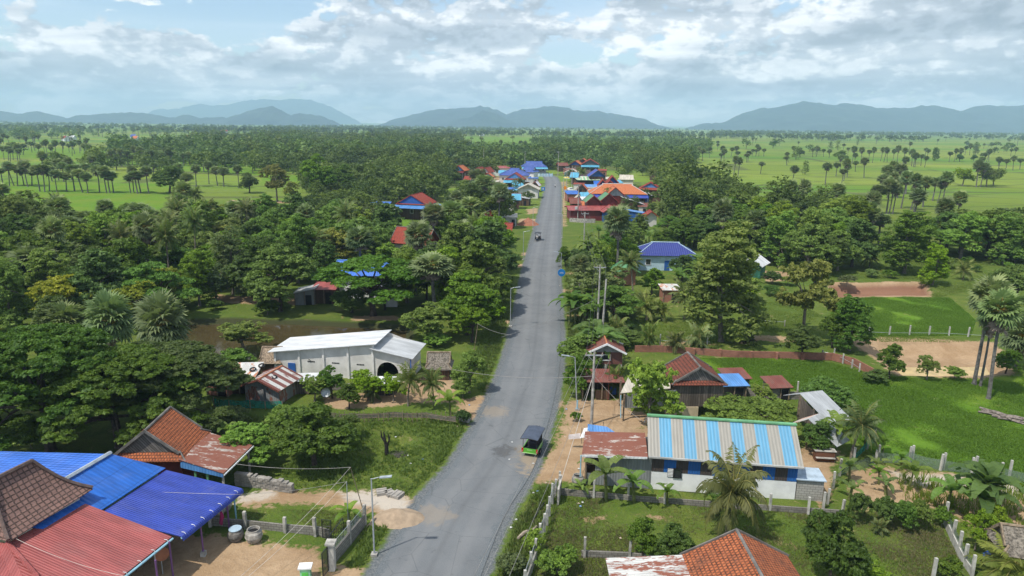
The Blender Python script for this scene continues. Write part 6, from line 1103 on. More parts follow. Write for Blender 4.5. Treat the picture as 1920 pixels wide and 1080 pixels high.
def motorbike(r,o,mt,rz=0.):
    o=Vector(o); W=plain('rubber',(.018,.018,.02),.8)
    for y,n in((-.62,'rear_wheel'),(.66,'front_wheel')):
        m=MB().use(W); k=14
        M=Matrix.Rotation(math.pi/2,3,'Y'); R_,q=.27,.055
        ringp=[[Vector((q*math.sin(b),(R_+q*math.cos(b))*math.cos(a),(R_+q*math.cos(b))*math.sin(a))) for b in[2*math.pi*j/6 for j in range(6)]] for a in[2*math.pi*i/k for i in range(k)]]
        for i in range(k):
            for j in range(6): m.face([o+Vector((0,y,.32))+p for p in(ringp[i][j],ringp[(i+1)%k][j],ringp[(i+1)%k][(j+1)%6],ringp[i][(j+1)%6])])
        m.use(STEEL).lathe((0,0,0),[]) if False else None
        part(m,n,r)
    part(MB().use(mt).box(o+Vector((0,-.05,.62)),(.20,.75,.22)).box(o+Vector((0,-.55,.66)),(.18,.45,.16)).box(o+Vector((0,.45,.62)),(.26,.12,.5)).tube([o+Vector((0,.62,.32)),o+Vector((0,.45,.95))],.04,6),'bike_body',r); part(MB().use(BLKM).box(o+Vector((0,-.25,.79)),(.24,.75,.09)),'seat',r)
    part(MB().use(BLKM).tube([o+Vector((-.32,.34,1.02)),o+Vector((0,.44,1.0)),o+Vector((.32,.34,1.02))],.022,5),'handlebar',r); part(MB().use(plain('lamp_glass',(.6,.6,.58),.2)).box(o+Vector((0,.56,.88)),(.15,.08,.13)),'headlight',r)
def tuktuk(label,px,py,rz,green=(.10,.34,.035),roofc=(.06,.075,.11),face=1,dark=False):
    p=P(px,py); r=empty('tuk_tuk',label,'tuk-tuk',tuple(p+Vector((0,0,.012))),rz); r.scale=(.9,.9,.92); G=plain('body_green' if not dark else 'body_black',green if not dark else (.02,.02,.022),.4,.1); RF=plain('tuk_roof' if not dark else 'tuk_roof_dark',roofc,.5,.15,2.)
    L=2.0; b=MB().use(G); W=.72
    for s in(-1,1): b.box((s*W,L/2,.62),(.06,L,.42))
    b.box((0,L,.70),(1.44,.06,.5)); b.box((0,L/2,.42),(1.44,L,.06)); part(b,'tub',r)
    part(MB().use(BLKM).box((0,L/2,.46),(1.36,L-.1,.04)).box((-.68,L/2,.64),(.03,L-.1,.34)).box((.68,L/2,.64),(.03,L-.1,.34)).box((0,L-.05,.7),(1.36,.03,.44)),'tub_dark_sheets',r); part(MB().use(G).box((0,0,.62),(1.38,.06,.42)),'tailgate',r); part(MB().use(plain('trim_bright',(.35,.55,.25),.4)).box((0,-.04,.40),(1.42,.06,.06)).box((0,-.035,.70),(.5,.02,.05)),'bumper',r)  # black inner sheets added to make the inside of the tub dark
    for s in(-1,1):
        tl=part(MB().use(plain('lamp_red',(.45,.015,.012),.25)).box((s*.72,-.03,.66),(.17,.08,.36)),'taillight',r); link('reflector',MB().use(plain('reflector_pink',(.6,.25,.22),.3)).box((s*.72,-.075,.60),(.10,.02,.07)).mesh('reflector'),tl)
    n=8; m=MB().use(RF)
    for i in range(n):
        x0,x1=-.86+1.72*i/n,-.86+1.72*(i+1)/n; zf=lambda x:1.92+.12*(1-(x/.86)**2); m.slab([(x0,-.35,zf(x0)),(x1,-.35,zf(x1)),(x1,L+.5,zf(x1)+.06),(x0,L+.5,zf(x0)+.06)],.04,(1,0,0))
    ro=part(m,'roof',r); link('roof_edge',MB().use(BLKM).tube([(-.86,-.35,1.91),(0,-.36,2.02),(.86,-.35,1.91),(.86,L+.5,1.97),(0,L+.5,2.09),(-.86,L+.5,1.97),(-.86,-.35,1.91)],.03,5).mesh('roof_edge'),ro)
    for x in(-.68,.68):
        for y in(.03,L-.05): part(MB().use(BLKM).tube([(x,y,.8),(x,y,1.95)],.028,5),'post',r)
    part(MB().use(plain('seat_dark',(.035,.03,.035),.7)).box((0,L-.35,.62),(1.3,.5,.3)).box((0,L-.12,.95),(1.3,.1,.5)),'bench',r); part(MB().use(plain('seat_dark',(.035,.03,.035),.7)).box((0,.35,.56),(1.3,.4,.2)),'bench',r)
    for x in(-.26,.14):
        if not dark: part(MB().use(WHITE).lathe((x,L-.30,1.22),[(0,.14),(.11,.10),(.15,0),(.11,-.06),(0,-.08)],12),'white_cushion',r)
    for s in(-1,1):
        m=MB().use(plain('rubber',(.018,.018,.02),.8)); k=14; 
        for i in range(k):
            a0,a1=2*math.pi*i/k,2*math.pi*(i+1)/k; f=lambda a,rr,x:Vector((s*.80+x,.85+rr*math.cos(a),.30+rr*math.sin(a)))
            m.face([f(a0,.30,-.06),f(a1,.30,-.06),f(a1,.30,.06),f(a0,.30,.06)]); m.face([f(a0,.30,.06),f(a1,.30,.06),f(a1,.17,.06),f(a0,.17,.06)]); m.face([f(a0,.30,-.06),f(a0,.17,-.06),f(a1,.17,-.06),f(a1,.30,-.06)])
        w_=part(m,'wheel',r); link('rim',MB().use(STEEL).lathe((0,0,0),[(0,.03),(.17,.03),(.17,-.03),(0,-.03)],12).mesh('rim'),w_).matrix_local=Matrix.Translation((s*.80,.85,.30))@Matrix.Rotation(math.pi/2,4,'Y')
    motorbike(r,(0.1,L+1.15,0),plain('bike_blue',(.03,.05,.14),.4)); part(MB().use(BLKM).tube([(0.1,L,.5),(0.1,L+.7,.7)],.04,5),'tow_bar',r)
    return r
dr=lambda px,py:math.atan2(-(P(px,py-25)-P(px,py)).x+0,(P(px,py-25)-P(px,py)).y)
hd=math.radians(-17); tuktuk('green tuk-tuk with a dark canopy driving away on the near road',993,857,hd); tp=P(993,857)
R_=Matrix.Rotation(hd,3,'Z'); person('person in a dark blue shirt riding the motorbike of the green tuk-tuk',tuple(tp+R_@Vector((.09,(2.0+1.15-.25)*.9,.80))),hd,(.02,.03,.12),(.03,.03,.035))
h2=math.radians(180-6); q2=P(1007,449); tuktuk('dark tuk-tuk coming towards the camera in the left lane',1009,449,h2,dark=True,roofc=(.02,.02,.025)); R2=Matrix.Rotation(h2,3,'Z'); person('person in a white shirt riding the motorbike of the dark tuk-tuk',tuple(P(1009,449)+R2@Vector((.09,2.61,.80))),h2,(.55,.52,.50),(.03,.03,.035))
mb=empty('motorbike','small motorbike far up the road','motorbike',tuple(P(1041,352)),math.radians(175)); motorbike(mb,(0,0,0),BLKM); person('person in a white shirt riding the small far motorbike',tuple(P(1041,352)+Vector((0,.25,.86))),math.radians(175),(.7,.7,.7),(.05,.05,.06))
def car():
    p=P(1069,358); r=empty('parked_car','white car parked by the roadside shed in the village','car',tuple(p),.2); W=plain('car_white',(.72,.74,.76),.3,.05)
    part(MB().use(W).box((0,0,.35),(1.8,4.2,.55),base=True),'body',r); m=MB().use(W); a=[(-.82,-1.6,.9),(.82,-1.6,.9),(.82,1.1,.9),(-.82,1.1,.9)]; b=[(-.68,-1.2,1.5),(.68,-1.2,1.5),(.68,.5,1.5),(-.68,.5,1.5)]; m.face(b)
    for i in range(4): j=(i+1)%4; m.face([a[i],a[j],b[j],b[i]])
    part(m,'cabin',r); part(MB().use(GLASS).box((0,-1.43,1.2),(1.35,.05,.42),M=Matrix.Rotation(-.58,3,'X')),'rear_window',r)
    for x in(-.8,.8):
        for y in(-1.3,1.3): part(MB().use(plain('rubber',(.02,.02,.02))).lathe((0,0,0),[(0,-.1),(.32,-.1),(.32,.1),(0,.1)],12),'wheel',r).matrix_local=Matrix.Translation((x,y,.32))@Matrix.Rotation(math.pi/2,4,'Y')
car()
# ---------------------------------------------------------------- yard things
def jar(label,px,py,sc,mt,lid=None):
    r=empty('water_jar',label,'water jar',tuple(P(px,py)),0,None,sc); part(MB().use(mt).lathe((0,0,0),[(.0,0),(.32,0),(.50,.22),(.60,.5),(.55,.78),(.42,.92),(.40,1.0),(.44,1.02),(.38,1.02),(.36,.9),(.30,.7),(0,.55)],18),'body',r)
    if lid: part(MB().use(lid).lathe((0,0,1.0),[(.46,0),(.46,.05),(0,.07)],16),'lid',r)
    else: part(MB().use(DARK).lathe((0,0,.85),[(.37,0),(0,0)],14),'dark_inside',r)
JM=plain('jar_grey',(.33,.31,.28),.9,.3,2.5); JD=plain('jar_dark',(.14,.13,.12),.9,.4,3.)
jar('dark water jar with a pale blue lid beside the block wall',443,1014,.92,JD,plain('lid_blue',(.38,.50,.60),.5)); jar('pale open water jar right of the jar with a lid',477,1016,.98,JM); jar('pale water jar under the eave of the dark blue roof, nearer of two',407,970,1.,JM); jar('pale water jar under the eave of the dark blue roof, farther of two',421,958,.95,JM); jar('open water jar by the corner of the rusty roofed annex',1083,909,.85,JM)
def box1(name,label,cat,loc,size,mt,rz=0.,parts=None):
    r=empty(name,label,cat,loc,rz); part(MB().use(mt).box((0,0,0),size,base=True),'body',r); 
    for nm,c,s_,m_ in parts or []: part(MB().use(m_).box(c,s_,base=True),nm,r)
    return r
box1('spirit_house','small pale green box with a flat white top at the bottom of the sandy yard','box',tuple(P(574,1085)),(.62,.45,.85),plain('paint_mint',(.30,.62,.40),.6),.1,[('cap',(0,0,.85),(.82,.62,.1),WHITE),('front_panel',(0,-.235,.2),(.4,.02,.4),plain('paint_lime',(.12,.55,.10),.6))])
def blockpile():
    r=empty('block_pile','long stepped stack of grey concrete blocks beside the rusty lean-to','block stack',tuple(P(495,915)),math.radians(-12)); rr=random.Random(2); bm=[plain('block_a',(.30,.28,.255),.95,.15),plain('block_b',(.25,.235,.215),.95,.15)]
    for i in range(24):
        x=-2.3+i*.205; lv=int((9-i*.10-rr.random()*.8) if i<19 else 7-(i-19)*.5); m=MB()
        for z in range(max(2,lv)): m.use(bm[rr.randrange(2)]).box((x+rr.uniform(-.006,.006),rr.uniform(-.03,.03),z*.135),(.195,.42,.128),base=True)
        part(m,'block_column',r)
blockpile()
for i,(x,y,w_) in enumerate([(716,925,.8),(731,927,.7),(745,930,.9)]): 
    r=empty('paver_stack',['left low stack of grey paving blocks by the sandy path','middle low stack of grey paving blocks by the sandy path','right low stack of grey paving blocks by the sandy path'][i],'block stack',tuple(P(x,y)),.3+.4*i,'paving block stacks by the path')
    for k in range(4): part(MB().use(plain('block_a',(.3,.28,.255))).box((0,-.3+.2*k,0),(w_,.17,.22+.03*(k%2)),base=True),'block',r)
def mound(name,label,px,py,rx,ry,h,mt,seed):
    n=26; p=P(px,py); V=[];g=np.linspace(-1.15,1.15,n); xx,yy=np.meshgrid(g,g); rr=np.hypot(xx,yy); z=h*np.clip(1-rr,0,1)**.8*(.8+.5*vn2(xx*3+5,yy*3+5,seed))-.08*(rr>1); me=npmesh(name,np.stack([xx.ravel()*rx,yy.ravel()*ry,z.ravel()-.02],1),grid_faces(n,n),mt); me.polygons.foreach_set('use_smooth',np.ones(len(me.polygons),bool)); return tag(link(name,me,None,tuple(p)),label,'heap')
def vn2(x,y,seed):
    G=np.random.default_rng(seed).random((64,64)); xi=np.floor(x).astype(int)+20; yi=np.floor(y).astype(int)+20; fx=x-np.floor(x); fy=y-np.floor(y); g=lambda a,b:G[a%64,b%64]
    return (g(xi,yi)*(1-fx)+g(xi+1,yi)*fx)*(1-fy)+(g(xi,yi+1)*(1-fx)+g(xi+1,yi+1)*fx)*fy
SDM=plain('sand_heap',(.33,.25,.175),.95,.15,2.); mound('sand_heap','pale sand heap beside the road behind the street lamp',748,972,1.9,1.3,.75,SDM,3); mound('sand_heap','heap of red earth at the left road edge before the village',990,421,3.2,3.,1.7,plain('red_earth',(.30,.13,.08),.95),4); mound('ash_heap','black ash patch beside the burnt stump on the lawn',746,851,.95,.7,.12,plain('ash',(.05,.045,.04),1.,.5,8.),5)
mound('brush_heap','dark heap of dead brush in front of the brick wall',1400,642,1.6,1.,.8,plain('dead_brush',(.05,.04,.03),1.,.5,6.),6)
def stump():
    r=empty('burnt_stump','charred forked tree stump standing on the lawn','tree stump',tuple(P(725,852))); m=MB().use(plain('charcoal',(.02,.018,.017),.9,.4,6.)); m.tube([(0,0,-.1),(.02,0,.7),(-.1,0,1.3),(-.2,.05,2.1)],[.2,.17,.12,.04],7); part(m,'trunk',r)
    for a in([(0,0,.7),(.2,0,1.2),(.35,.05,1.7)],[(-.1,0,1.2),(-.4,.1,1.6),(-.45,.1,2.2)],[(.1,0,.9),(.3,-.2,1.3),(.25,-.2,2.)]): part(MB().use(MATS['charcoal']).tube(a,[.12,.08,.03],6),'branch',r)
stump()
def logs(label,px,py,rz,n,L,mt,name,seed):
    r=empty(name,label,'log pile',tuple(P(px,py)),rz); rr=random.Random(seed)
    for i in range(n): y=rr.uniform(-.45,.45); x=rr.uniform(-.3,.3)*L; a=rr.uniform(-.5,.5); z=.15+.25*rr.random()*(i>n//2); l=L*rr.uniform(.25,.6); part(MB().use(mt).tube([(x-math.cos(a)*l/2,y-math.sin(a)*l/2,z),(x,y,z+.06),(x+math.cos(a)*l/2,y+math.sin(a)*l/2,z)],[.10,.13,.08],6),'log',r)
logs('pile of cut grey palm trunks and dead fronds lying on the rice field',1878,783,-.9,16,4.2,plain('dead_wood',(.20,.17,.15),.95,.4,4.),'log_pile',3); logs('two cut weathered logs lying at the white roadside fence',998,1003,.9,3,2.2,plain('weathered_log',(.30,.25,.20),.95,.3,4.),'log_pile',5)
tag(link('culvert_pipe',MB().use(CONC).tube([(0,0,.25),(-.9,.5,.25)],.33,12,False).use(DARK).lathe((0,0,0),[]).mesh('culvert_pipe') if False else MB().use(CONC).tube([(0,0,.25),(-.9,.5,.25)],.33,12).mesh('culvert_pipe'),None,tuple(P(879,792))),'round concrete culvert pipe end at the roadside ditch','pipe')
tag(link('black_hose',MB().use(BLKM).tube([P(*q,.05)-P(994,985) for q in((994,985),(1003,970),(1012,955),(1020,942))],.07,6).mesh('black_hose'),None,tuple(P(994,985))),'black hose lying on the grass outside the white roadside fence','hose')
def mirror():
    p=P(304,1078); r=empty('round_dish','round orange disc on a thin stand under the red roof','disc',tuple(p)); part(MB().use(plain('disc_orange',(.32,.12,.06),.5)).lathe((0,0,0),[(0,.0),(.42,.0),(.42,.05),(0,.05)],20),'disc',r).matrix_local=Matrix.Translation((.15,0,1.5))@Matrix.Rotation(1.2,4,'X')@Matrix.Rotation(.6,4,'Y'); part(MB().use(STEEL).tube([(0,.1,0),(0,.1,1.9)],.03,5),'stand',r)
mirror(); tag(link('pink_cloth',MB().use(plain('cloth_pink',(.45,.03,.15),.8)).tube([(0,0,1.15),(.05,0,.8),(-.05,0,.3),(0,0,.15)],[.08,.13,.16,.1],7).mesh('pink_cloth'),None,tuple(P(417,987))),'pink cloth hanging on the wall beside the water jars','cloth')
box1('tractor','red hand tractor parked in the opening of the rusty roofed annex','tractor',tuple(P(1112,905)),(.9,.45,.35),plain('tractor_red',(.45,.02,.03),.4),.1,[('engine',(.1,0,.35),(.5,.4,.3),MATS['tractor_red']),('wheel',(-.3,-.3,0),(.5,.1,.5),BLKM),('handlebar',(-.6,0,.5),(.8,.05,.05),BLKM)])
box1('cabinet','old rusty brown cabinet standing under the nearer tin shed','cabinet',tuple(P(1544,862)),(1.6,.6,.9),plain('rust_brown',(.14,.06,.035),.8),-.1,[('top',(0,0,.9),(1.8,.7,.06),CONC),('shelf',(0,-.4,.35),(1.6,.3,.05),CONC)])
box1('blue_bucket','blue plastic tub on the ground left of the thatched hut','tub',tuple(P(1852,1048)),(.5,.4,.35),plain('plastic_blue',(.01,.08,.45),.4),.5,[('rim',(0,0,.35),(.56,.46,.05),MATS['plastic_blue'])])
box1('water_tank','round blue water tank beside the blue tarpaulin roof','water tank',tuple(P(1209,392)),(1.2,1.2,2.6),GREYP,0,[('tank',(0,0,2.6),(2.0,2.0,1.9),plain('plastic_blue',(.01,.08,.45),.4))])
rr=random.Random(12); LT=[plain('litter_white',(.55,.56,.56),.6,.1),plain('litter_blue',(.2,.35,.6),.6,.1),plain('litter_tan',(.4,.33,.25),.8,.1)]
for i,(x,y) in enumerate([(1000,925),(1008,922),(1024,906),(968,975),(958,990),(1085,945),(1092,943),(1088,950),(955,862),(765,855),(792,862),(1100,660),(742,820),(850,812),(858,800),(1085,880),(1060,820),(1163,1010),(770,870),(880,760),(960,830),(1000,870),(740,982),(728,984),(755,978),(1062,768)]):
    m=MB().use(LT[i%3 if i%4 else 0]); m.slab([(-.09,-.06,.03),(.07,-.08,.06),(.10,.06,.03),(-.06,.08,.07)],.02); tag(link('litter',m.mesh('litter'),None,tuple(P(x,y)+Vector((0,0,.02)))),'scrap of litter lying %s'%('on the grass verge outside the white roadside fence' if x>950 and x<1030 and y>900 else 'in the right garden' if x>1080 and y>930 else 'on the lawn left of the road' if x<870 and y<900 else 'on the pale sand by the road' if x<760 else 'near the road edge'),'litter','scraps of litter').rotation_euler=(0,0,rr.uniform(0,6))
# ---------------------------------------------------------------- grass and crops
def tufts(name,polys,n,hmin,hmax,mat,label,seed,blades=3,w_=.035,clear=(),zoff=0.,lean=.35,rmin=4.4,clump=None,keep=None):
    r=np.random.default_rng(seed); X=[];Y=[]; ar=[]
    for p in polys: x,y=p[:,0],p[:,1]; ar.append(abs(np.dot(x,np.roll(y,1))-np.dot(y,np.roll(x,1)))/2)
    for p,a in zip(polys,ar):
        k=int(n*a/sum(ar)*1.4)+4; lo,hi=p.min(0),p.max(0); m_=0
        while m_<k:
            x=r.uniform(lo[0],hi[0],k*2); y=r.uniform(lo[1],hi[1],k*2); s_=sdf(x,y,p)>0; X.append(x[s_][:k-m_]); Y.append(y[s_][:k-m_]); m_+=min(k-m_,int(s_.sum()))
    x=np.concatenate(X); y=np.concatenate(Y); m=roaddist(x,y)>rmin
    if len(clear): m&=~inside(x,y,clear)
    if clump: m&=(vn2(x*clump,y*clump,seed)*.6+vn2(x*clump*3,y*clump*3,seed+1)*.4)>r.uniform(.25,.7,len(x))
    x,y=x[m],y[m]; n=len(x); h=r.uniform(hmin,hmax,n)*(0.6+.8*vn2(x*.7,y*.7,seed+2)); V=[]
    for b in range(blades):
        a=r.uniform(0,6.28,n); dx,dy=np.cos(a),np.sin(a); ox=x+dx*.05*b; oy=y+dy*.05*b; ww=w_*(.7+.6*r.random(n)); l=h*lean*r.random(n); z0=np.full(n,-.06+zoff)
        V.append(np.stack([np.stack([ox-dy*ww,oy+dx*ww,z0],1),np.stack([ox+dy*ww,oy-dx*ww,z0],1),np.stack([ox+dy*ww*.6+dx*l*.4,oy-dx*ww*.6+dy*l*.4,z0+h*.6],1),np.stack([ox+dx*l,oy+dy*l,z0+h],1)],1))
    V=np.concatenate(V).reshape(-1,3); T=np.repeat(np.clip(r.random(n*blades)*.5+.5*np.tile(vn2(x*.3,y*.3,seed+5),blades),0,1),4); me=npmesh(name,V,np.arange(len(V)).reshape(-1,4),mat,T); return tag(link(name,me),label,kind='stuff')
GR1=foliage('grass_green',(.10,.16,.02),(.22,.28,.05),.45); GR2=foliage('grass_rice',(.13,.26,.02),(.22,.38,.04),.5); GR3=foliage('grass_dry',(.2,.19,.07),(.34,.31,.14),.4); GR4=foliage('weeds_dark',(.07,.13,.02),(.17,.26,.045),.42)
tufts('grass',LAWN,110000,.04,.13,GR1,'short rough grass on the lawns and verges',61,3,.03,SAND[:4],lean=.8)
tufts('dry_grass',LAWN[3:5]+LAWN[2:3],34000,.05,.18,GR3,'dry yellowish grass mixed into the right garden and the verges',62,3,.025,(),clump=.25)
tufts('weeds',[LAWN[0],LAWN[1],LAWN[4],LAWN[7]]+[WP([(640,1085),(690,1000),(735,1000),(700,1085)])],11000,.12,.34,GR4,'low leafy weeds on the lawn and the verges',63,4,.07,SAND[:4],clump=.35,lean=.8)
tufts('rice',RICE[:2],130000,.10,.20,GR2,'young rice growing densely in the right rice fields',64,2,.04,(),zoff=.0,lean=1.1)
tufts('verge_weeds',[WP([(965,1085),(1000,1010),(1030,935),(1045,915),(1000,930),(935,1060)]),WP([(1060,480),(1085,480),(1092,640),(1070,740),(1062,640)]),WP([(935,560),(962,520),(955,600),(940,690),(905,740),(900,690)]),WP([(345,770),(620,795),(640,815),(420,830)])],6000,.15,.45,GR4,'tangled weeds along the road verges and below the net fence',65,4,.06,SAND,clump=.4,lean=.9)
tufts('pond_reeds',[WP([(345,668),(440,672),(500,680),(490,694),(400,690),(345,680)])],2200,.12,.4,GR4,'weeds and reeds along the banks of the brown pond',66,4,.07,(),lean=.6)
tufts('maize',[WP([(1680,890),(1920,915),(1920,1010),(1860,1000),(1790,955),(1700,940)])],300,.4,.9,GR1,'sparse young maize in the sandy garden',67,5,.03,(),lean=.6)
# ---------------------------------------------------------------- palms in the fields
r_=random.Random(5)
def frow(pts,label,group,hm=10.5,c='fan2',w0=5.1):
    hm*=.90
    for x,y in pts:
        p=P(x,y); k_=r_.choice([c,c,c,'fan']); o=palm(k_,p,hm*r_.uniform(.68,1.2),label,group,r_.uniform(.78,1.08)*w0/4.6); o.rotation_euler=(r_.gauss(0,.045),r_.gauss(0,.045),r_.uniform(0,6.28))
frow([(75,359),(84,360),(93,358),(107,360),(125,359),(140,358),(155,361),(165,362),(187,361),(200,362),(206,362),(213,361),(245,362),(251,361),(258,363),(264,362),(279,363)],'sugar palm in the front row of the left rice field','front palm row in the left field')
frow([(5,343),(18,349),(26,348),(33,349),(45,347),(52,350),(60,348),(98,340),(110,338),(120,341),(135,338),(148,340),(163,338),(175,330),(182,331)],'sugar palm in the second row of the left rice field','second palm row in the left field',10)
frow([(205,311),(212,312),(222,310),(230,311),(240,309),(248,312),(257,309),(266,311),(275,310),(284,312),(292,308),(302,310),(312,309),(322,312),(330,308),(345,311),(356,309),(368,312)],'sugar palm in the long back row of the left field','back palm row in the left field',11)
frow([(8,300),(16,301),(25,300),(33,301),(60,286),(75,296),(88,290),(96,295),(105,292),(118,288),(130,286),(140,289),(150,287),(160,290),(18,270),(38,268),(66,272)],'sugar palm in the scattered group at the far left','palms scattered at the far left',11)
frow([(448,353),(350,362),(368,350),(392,345),(408,348),(420,350),(340,344)],'sugar palm standing left of the golden green trees','palms left of the golden green trees')
cq=lambda L:[(1380+a/3.176,200+b/3.176) for a,b in L]
frow(cq([(95,297),(118,297),(135,296),(165,297),(303,350),(345,300),(455,300),(477,300),(522,300),(555,300)]),'sugar palm in the far plain left of the round field bush','palms in the right plain',11)
frow(cq([(665,290),(690,340),(705,340),(745,342),(790,320),(812,335),(860,325),(880,330),(900,330),(935,320),(960,330),(995,342),(1045,355),(1055,360),(1065,360),(1100,352),(1122,362)]),'sugar palm in the far plain right of the round field bush','palms in the right plain',13)
frow(cq([(1268,330),(1298,330),(1330,325),(1362,290),(1390,290),(1458,340),(1475,345),(1490,332),(1505,332),(1605,380),(1648,380),(1690,375),(1620,230),(1430,480),(1455,480)]),'sugar palm in the far plain near the right edge','palms in the right plain',12)
frow(cq([(825,640),(838,640),(895,640),(912,640),(932,640),(983,605),(1040,615),(1058,630),(1112,598),(860,560),(900,545),(930,540),(960,545),(880,500),(915,480),(940,470),(965,500),(1010,520),(1170,560),(1200,575),(1230,580)]),'sugar palm in the dense stand between the two right woods','palm stand between the two right woods',12.5)
frow(cq([(760,835),(803,838),(845,838),(330,470),(145,400),(10,420),(-90,330),(-75,345),(-30,300),(-110,260)]),'dark sugar palm at the front edge of the right wood','palms along the right wood',11)
frow([(940,283),(952,284),(962,282),(975,283),(985,285),(1240,262),(1262,266),(1280,270),(1300,268),(1318,272),(1330,268),(1345,275),(1210,258),(1225,264),(1352,300),(1290,290),(1310,300),(1330,296),(1375,332)],'sugar palm in the strip of fields beyond the village','palms beyond the village',11)
q_=random.Random(77); EXTRA=[]
frow([(q_.uniform(1240,1560),q_.triangular(256,330,272)) for _ in range(23)],'sugar palm scattered over the left half of the wide right plain','palms over the right plain',11)
frow([(q_.uniform(1560,1930),q_.triangular(256,330,272)) for _ in range(23)]+[(1580+q_.gauss(0,16),330+q_.gauss(0,8)) for _ in range(8)],'sugar palm scattered over the right half of the wide right plain','palms over the right plain',11)
for i in range(34):
    p=P(q_.uniform(90,560),q_.choice([318,321,324,300]) + q_.gauss(0,2)); EXTRA.append((p.x,p.y,q_.uniform(6,12)))
for i in range(44):
    u0,v0=(q_.uniform(20,900),q_.uniform(400,560)) if i%3 else (q_.uniform(1240,1900),q_.uniform(400,490)); p=P(u0,v0)
    if roaddist(np.array([p.x]),np.array([p.y]))[0]<9 or inside(np.array([p.x]),np.array([p.y]),CLEAR)[0]: continue
    TAKEN.append((p.x,p.y,3.)); o=palm(['fan','coco2','fan2'][i%3],p,q_.uniform(9.5,13),['fan palm','slim coconut palm','tall fan palm'][i%3]+' rising above the trees of the %s wood'%('left' if p.x<0 else 'right'),'palms rising above the woods',q_.uniform(.85,1.1)); o.rotation_euler[0]=q_.gauss(0,.05)
for i in range(46):
    u0,v0=(q_.uniform(845,1000),q_.uniform(325,425)) if i%2 else (q_.uniform(1062,1250),q_.uniform(322,412)); p=P(u0,v0)
    if roaddist(np.array([p.x]),np.array([p.y]))[0]<7: continue
    if i%5==4: palm('coco2',p,q_.uniform(6.5,9),'coconut palm between the village houses %s of the road'%('left' if i%2 else 'right'),'small trees between the village houses')
    else: EXTRA.append((p.x,p.y,q_.uniform(3.5,6.5)))
frow([(q_.uniform(0,330),q_.triangular(262,335,280)) for _ in range(30)],'sugar palm scattered over the left fields','palms over the left fields',11)
for i in range(26):
    p=P(q_.uniform(1230,1930) if i%3 else q_.uniform(0,420),q_.triangular(252,335,262)); EXTRA.append((p.x,p.y,q_.uniform(4,11)))
for a,b,h_,k,l in [(380,300,9,'round','round tree beside a palm in the far plain'),(620,326,9,'round2','broad round bush alone in the far plain'),(220,248,12,'round2','rounded tree at the left of the far plain'),(1332,328,7,'round','round tree under palms in the far plain'),(1183,322,12,'tall2','slim tree in the far plain right of the palms'),(1415,325,6,'round','small round tree in the far plain near the right edge'),
    (1348,472,12,'acacia','thin pale tree in the right plain'),(1490,475,13,'acacia','thin pale tree with bare trunk in the right plain'),(1532,470,12,'acacia','thin pale tree beside another in the right plain'),(1643,252,9,'round','dark round tree far off near the right edge'),(1374,236,9,'round2','round tree far off in the right plain'),(1425,285,13,'tall3','tall slim tree far off in the right plain')]:
    q=cq([(a,b)])[0]; p=P(*q); TAKEN.append((p.x,p.y,3)); tree(k,p,h_,l,None,'tree',None,1.6 if 'broad' in l else 1.)
# ---------------------------------------------------------------- the woods
CL2=CLEAR+RICE[:6]
x,y=scatter(6.1,FOREST,CL2,8.5); o=np.argsort(np.hypot(x,y)); x,y=x[o],y[o]; N_IND=max(100,296-sum(1 for o in bpy.data.objects if o.parent is None and o.name.startswith('broadleaf_tree')))
KINDS=[('round','dark round'),('round2','mid green round'),('tall','tall light green'),('tall2','tall dark green'),('rain2','spreading flat topped'),('loose2','yellowish loose'),('round3','bright green rounded'),('tall3','grey green tall'),('loose3','grey green loose'),('rain','dark flat topped')]
WT=[.10,.16,.15,.12,.08,.08,.13,.07,.07,.04]
def area(u,v):
    if u<1000:
        if v>520: return 'at the pond side of the left wood' if u>330 else 'at the near corner of the left wood'
        if v>430: return ('by the left edge of the photo in the left wood' if u<300 else 'in the middle of the left wood' if u<700 else 'in the wood strip left of the road')
        return ('behind the left wood next to the rice field' if u<560 else 'in the wood round the blue and red roofed house' if u<850 else 'among the houses left of the road')
    if u<1200: return 'among the houses right of the road' if v<440 else 'in the strip right of the road below the village'
    if u<1420: return 'in the wood behind the very tall light tree' if v<480 else 'around the blue tiled roof'
    return 'in the big wood right of the village' if u<1660 else 'in the wood at the right edge'
r=np.random.default_rng(11)
for i in range(min(N_IND,len(x))):
    u,v=PXn(x[i:i+1],y[i:i+1]); a=area(u[0],v[0]); k,d=KINDS[r.choice(len(KINDS),p=WT)]; h=r.uniform(6.,11.)*(1.2 if k[:4]=='tall' else 1.)*(.62 if 'among' in a else .66 if (1050<u[0]<1330 and v[0]<560) or (830<u[0]<1000 and v[0]<480) else 1.)
    tree(k,(x[i],y[i],0),h,('small ' if h<8 else 'big ')+d+' tree '+a,'trees '+a,'tree',None,1.12)
REST=(x[N_IND:],y[N_IND:])
RESTK=1
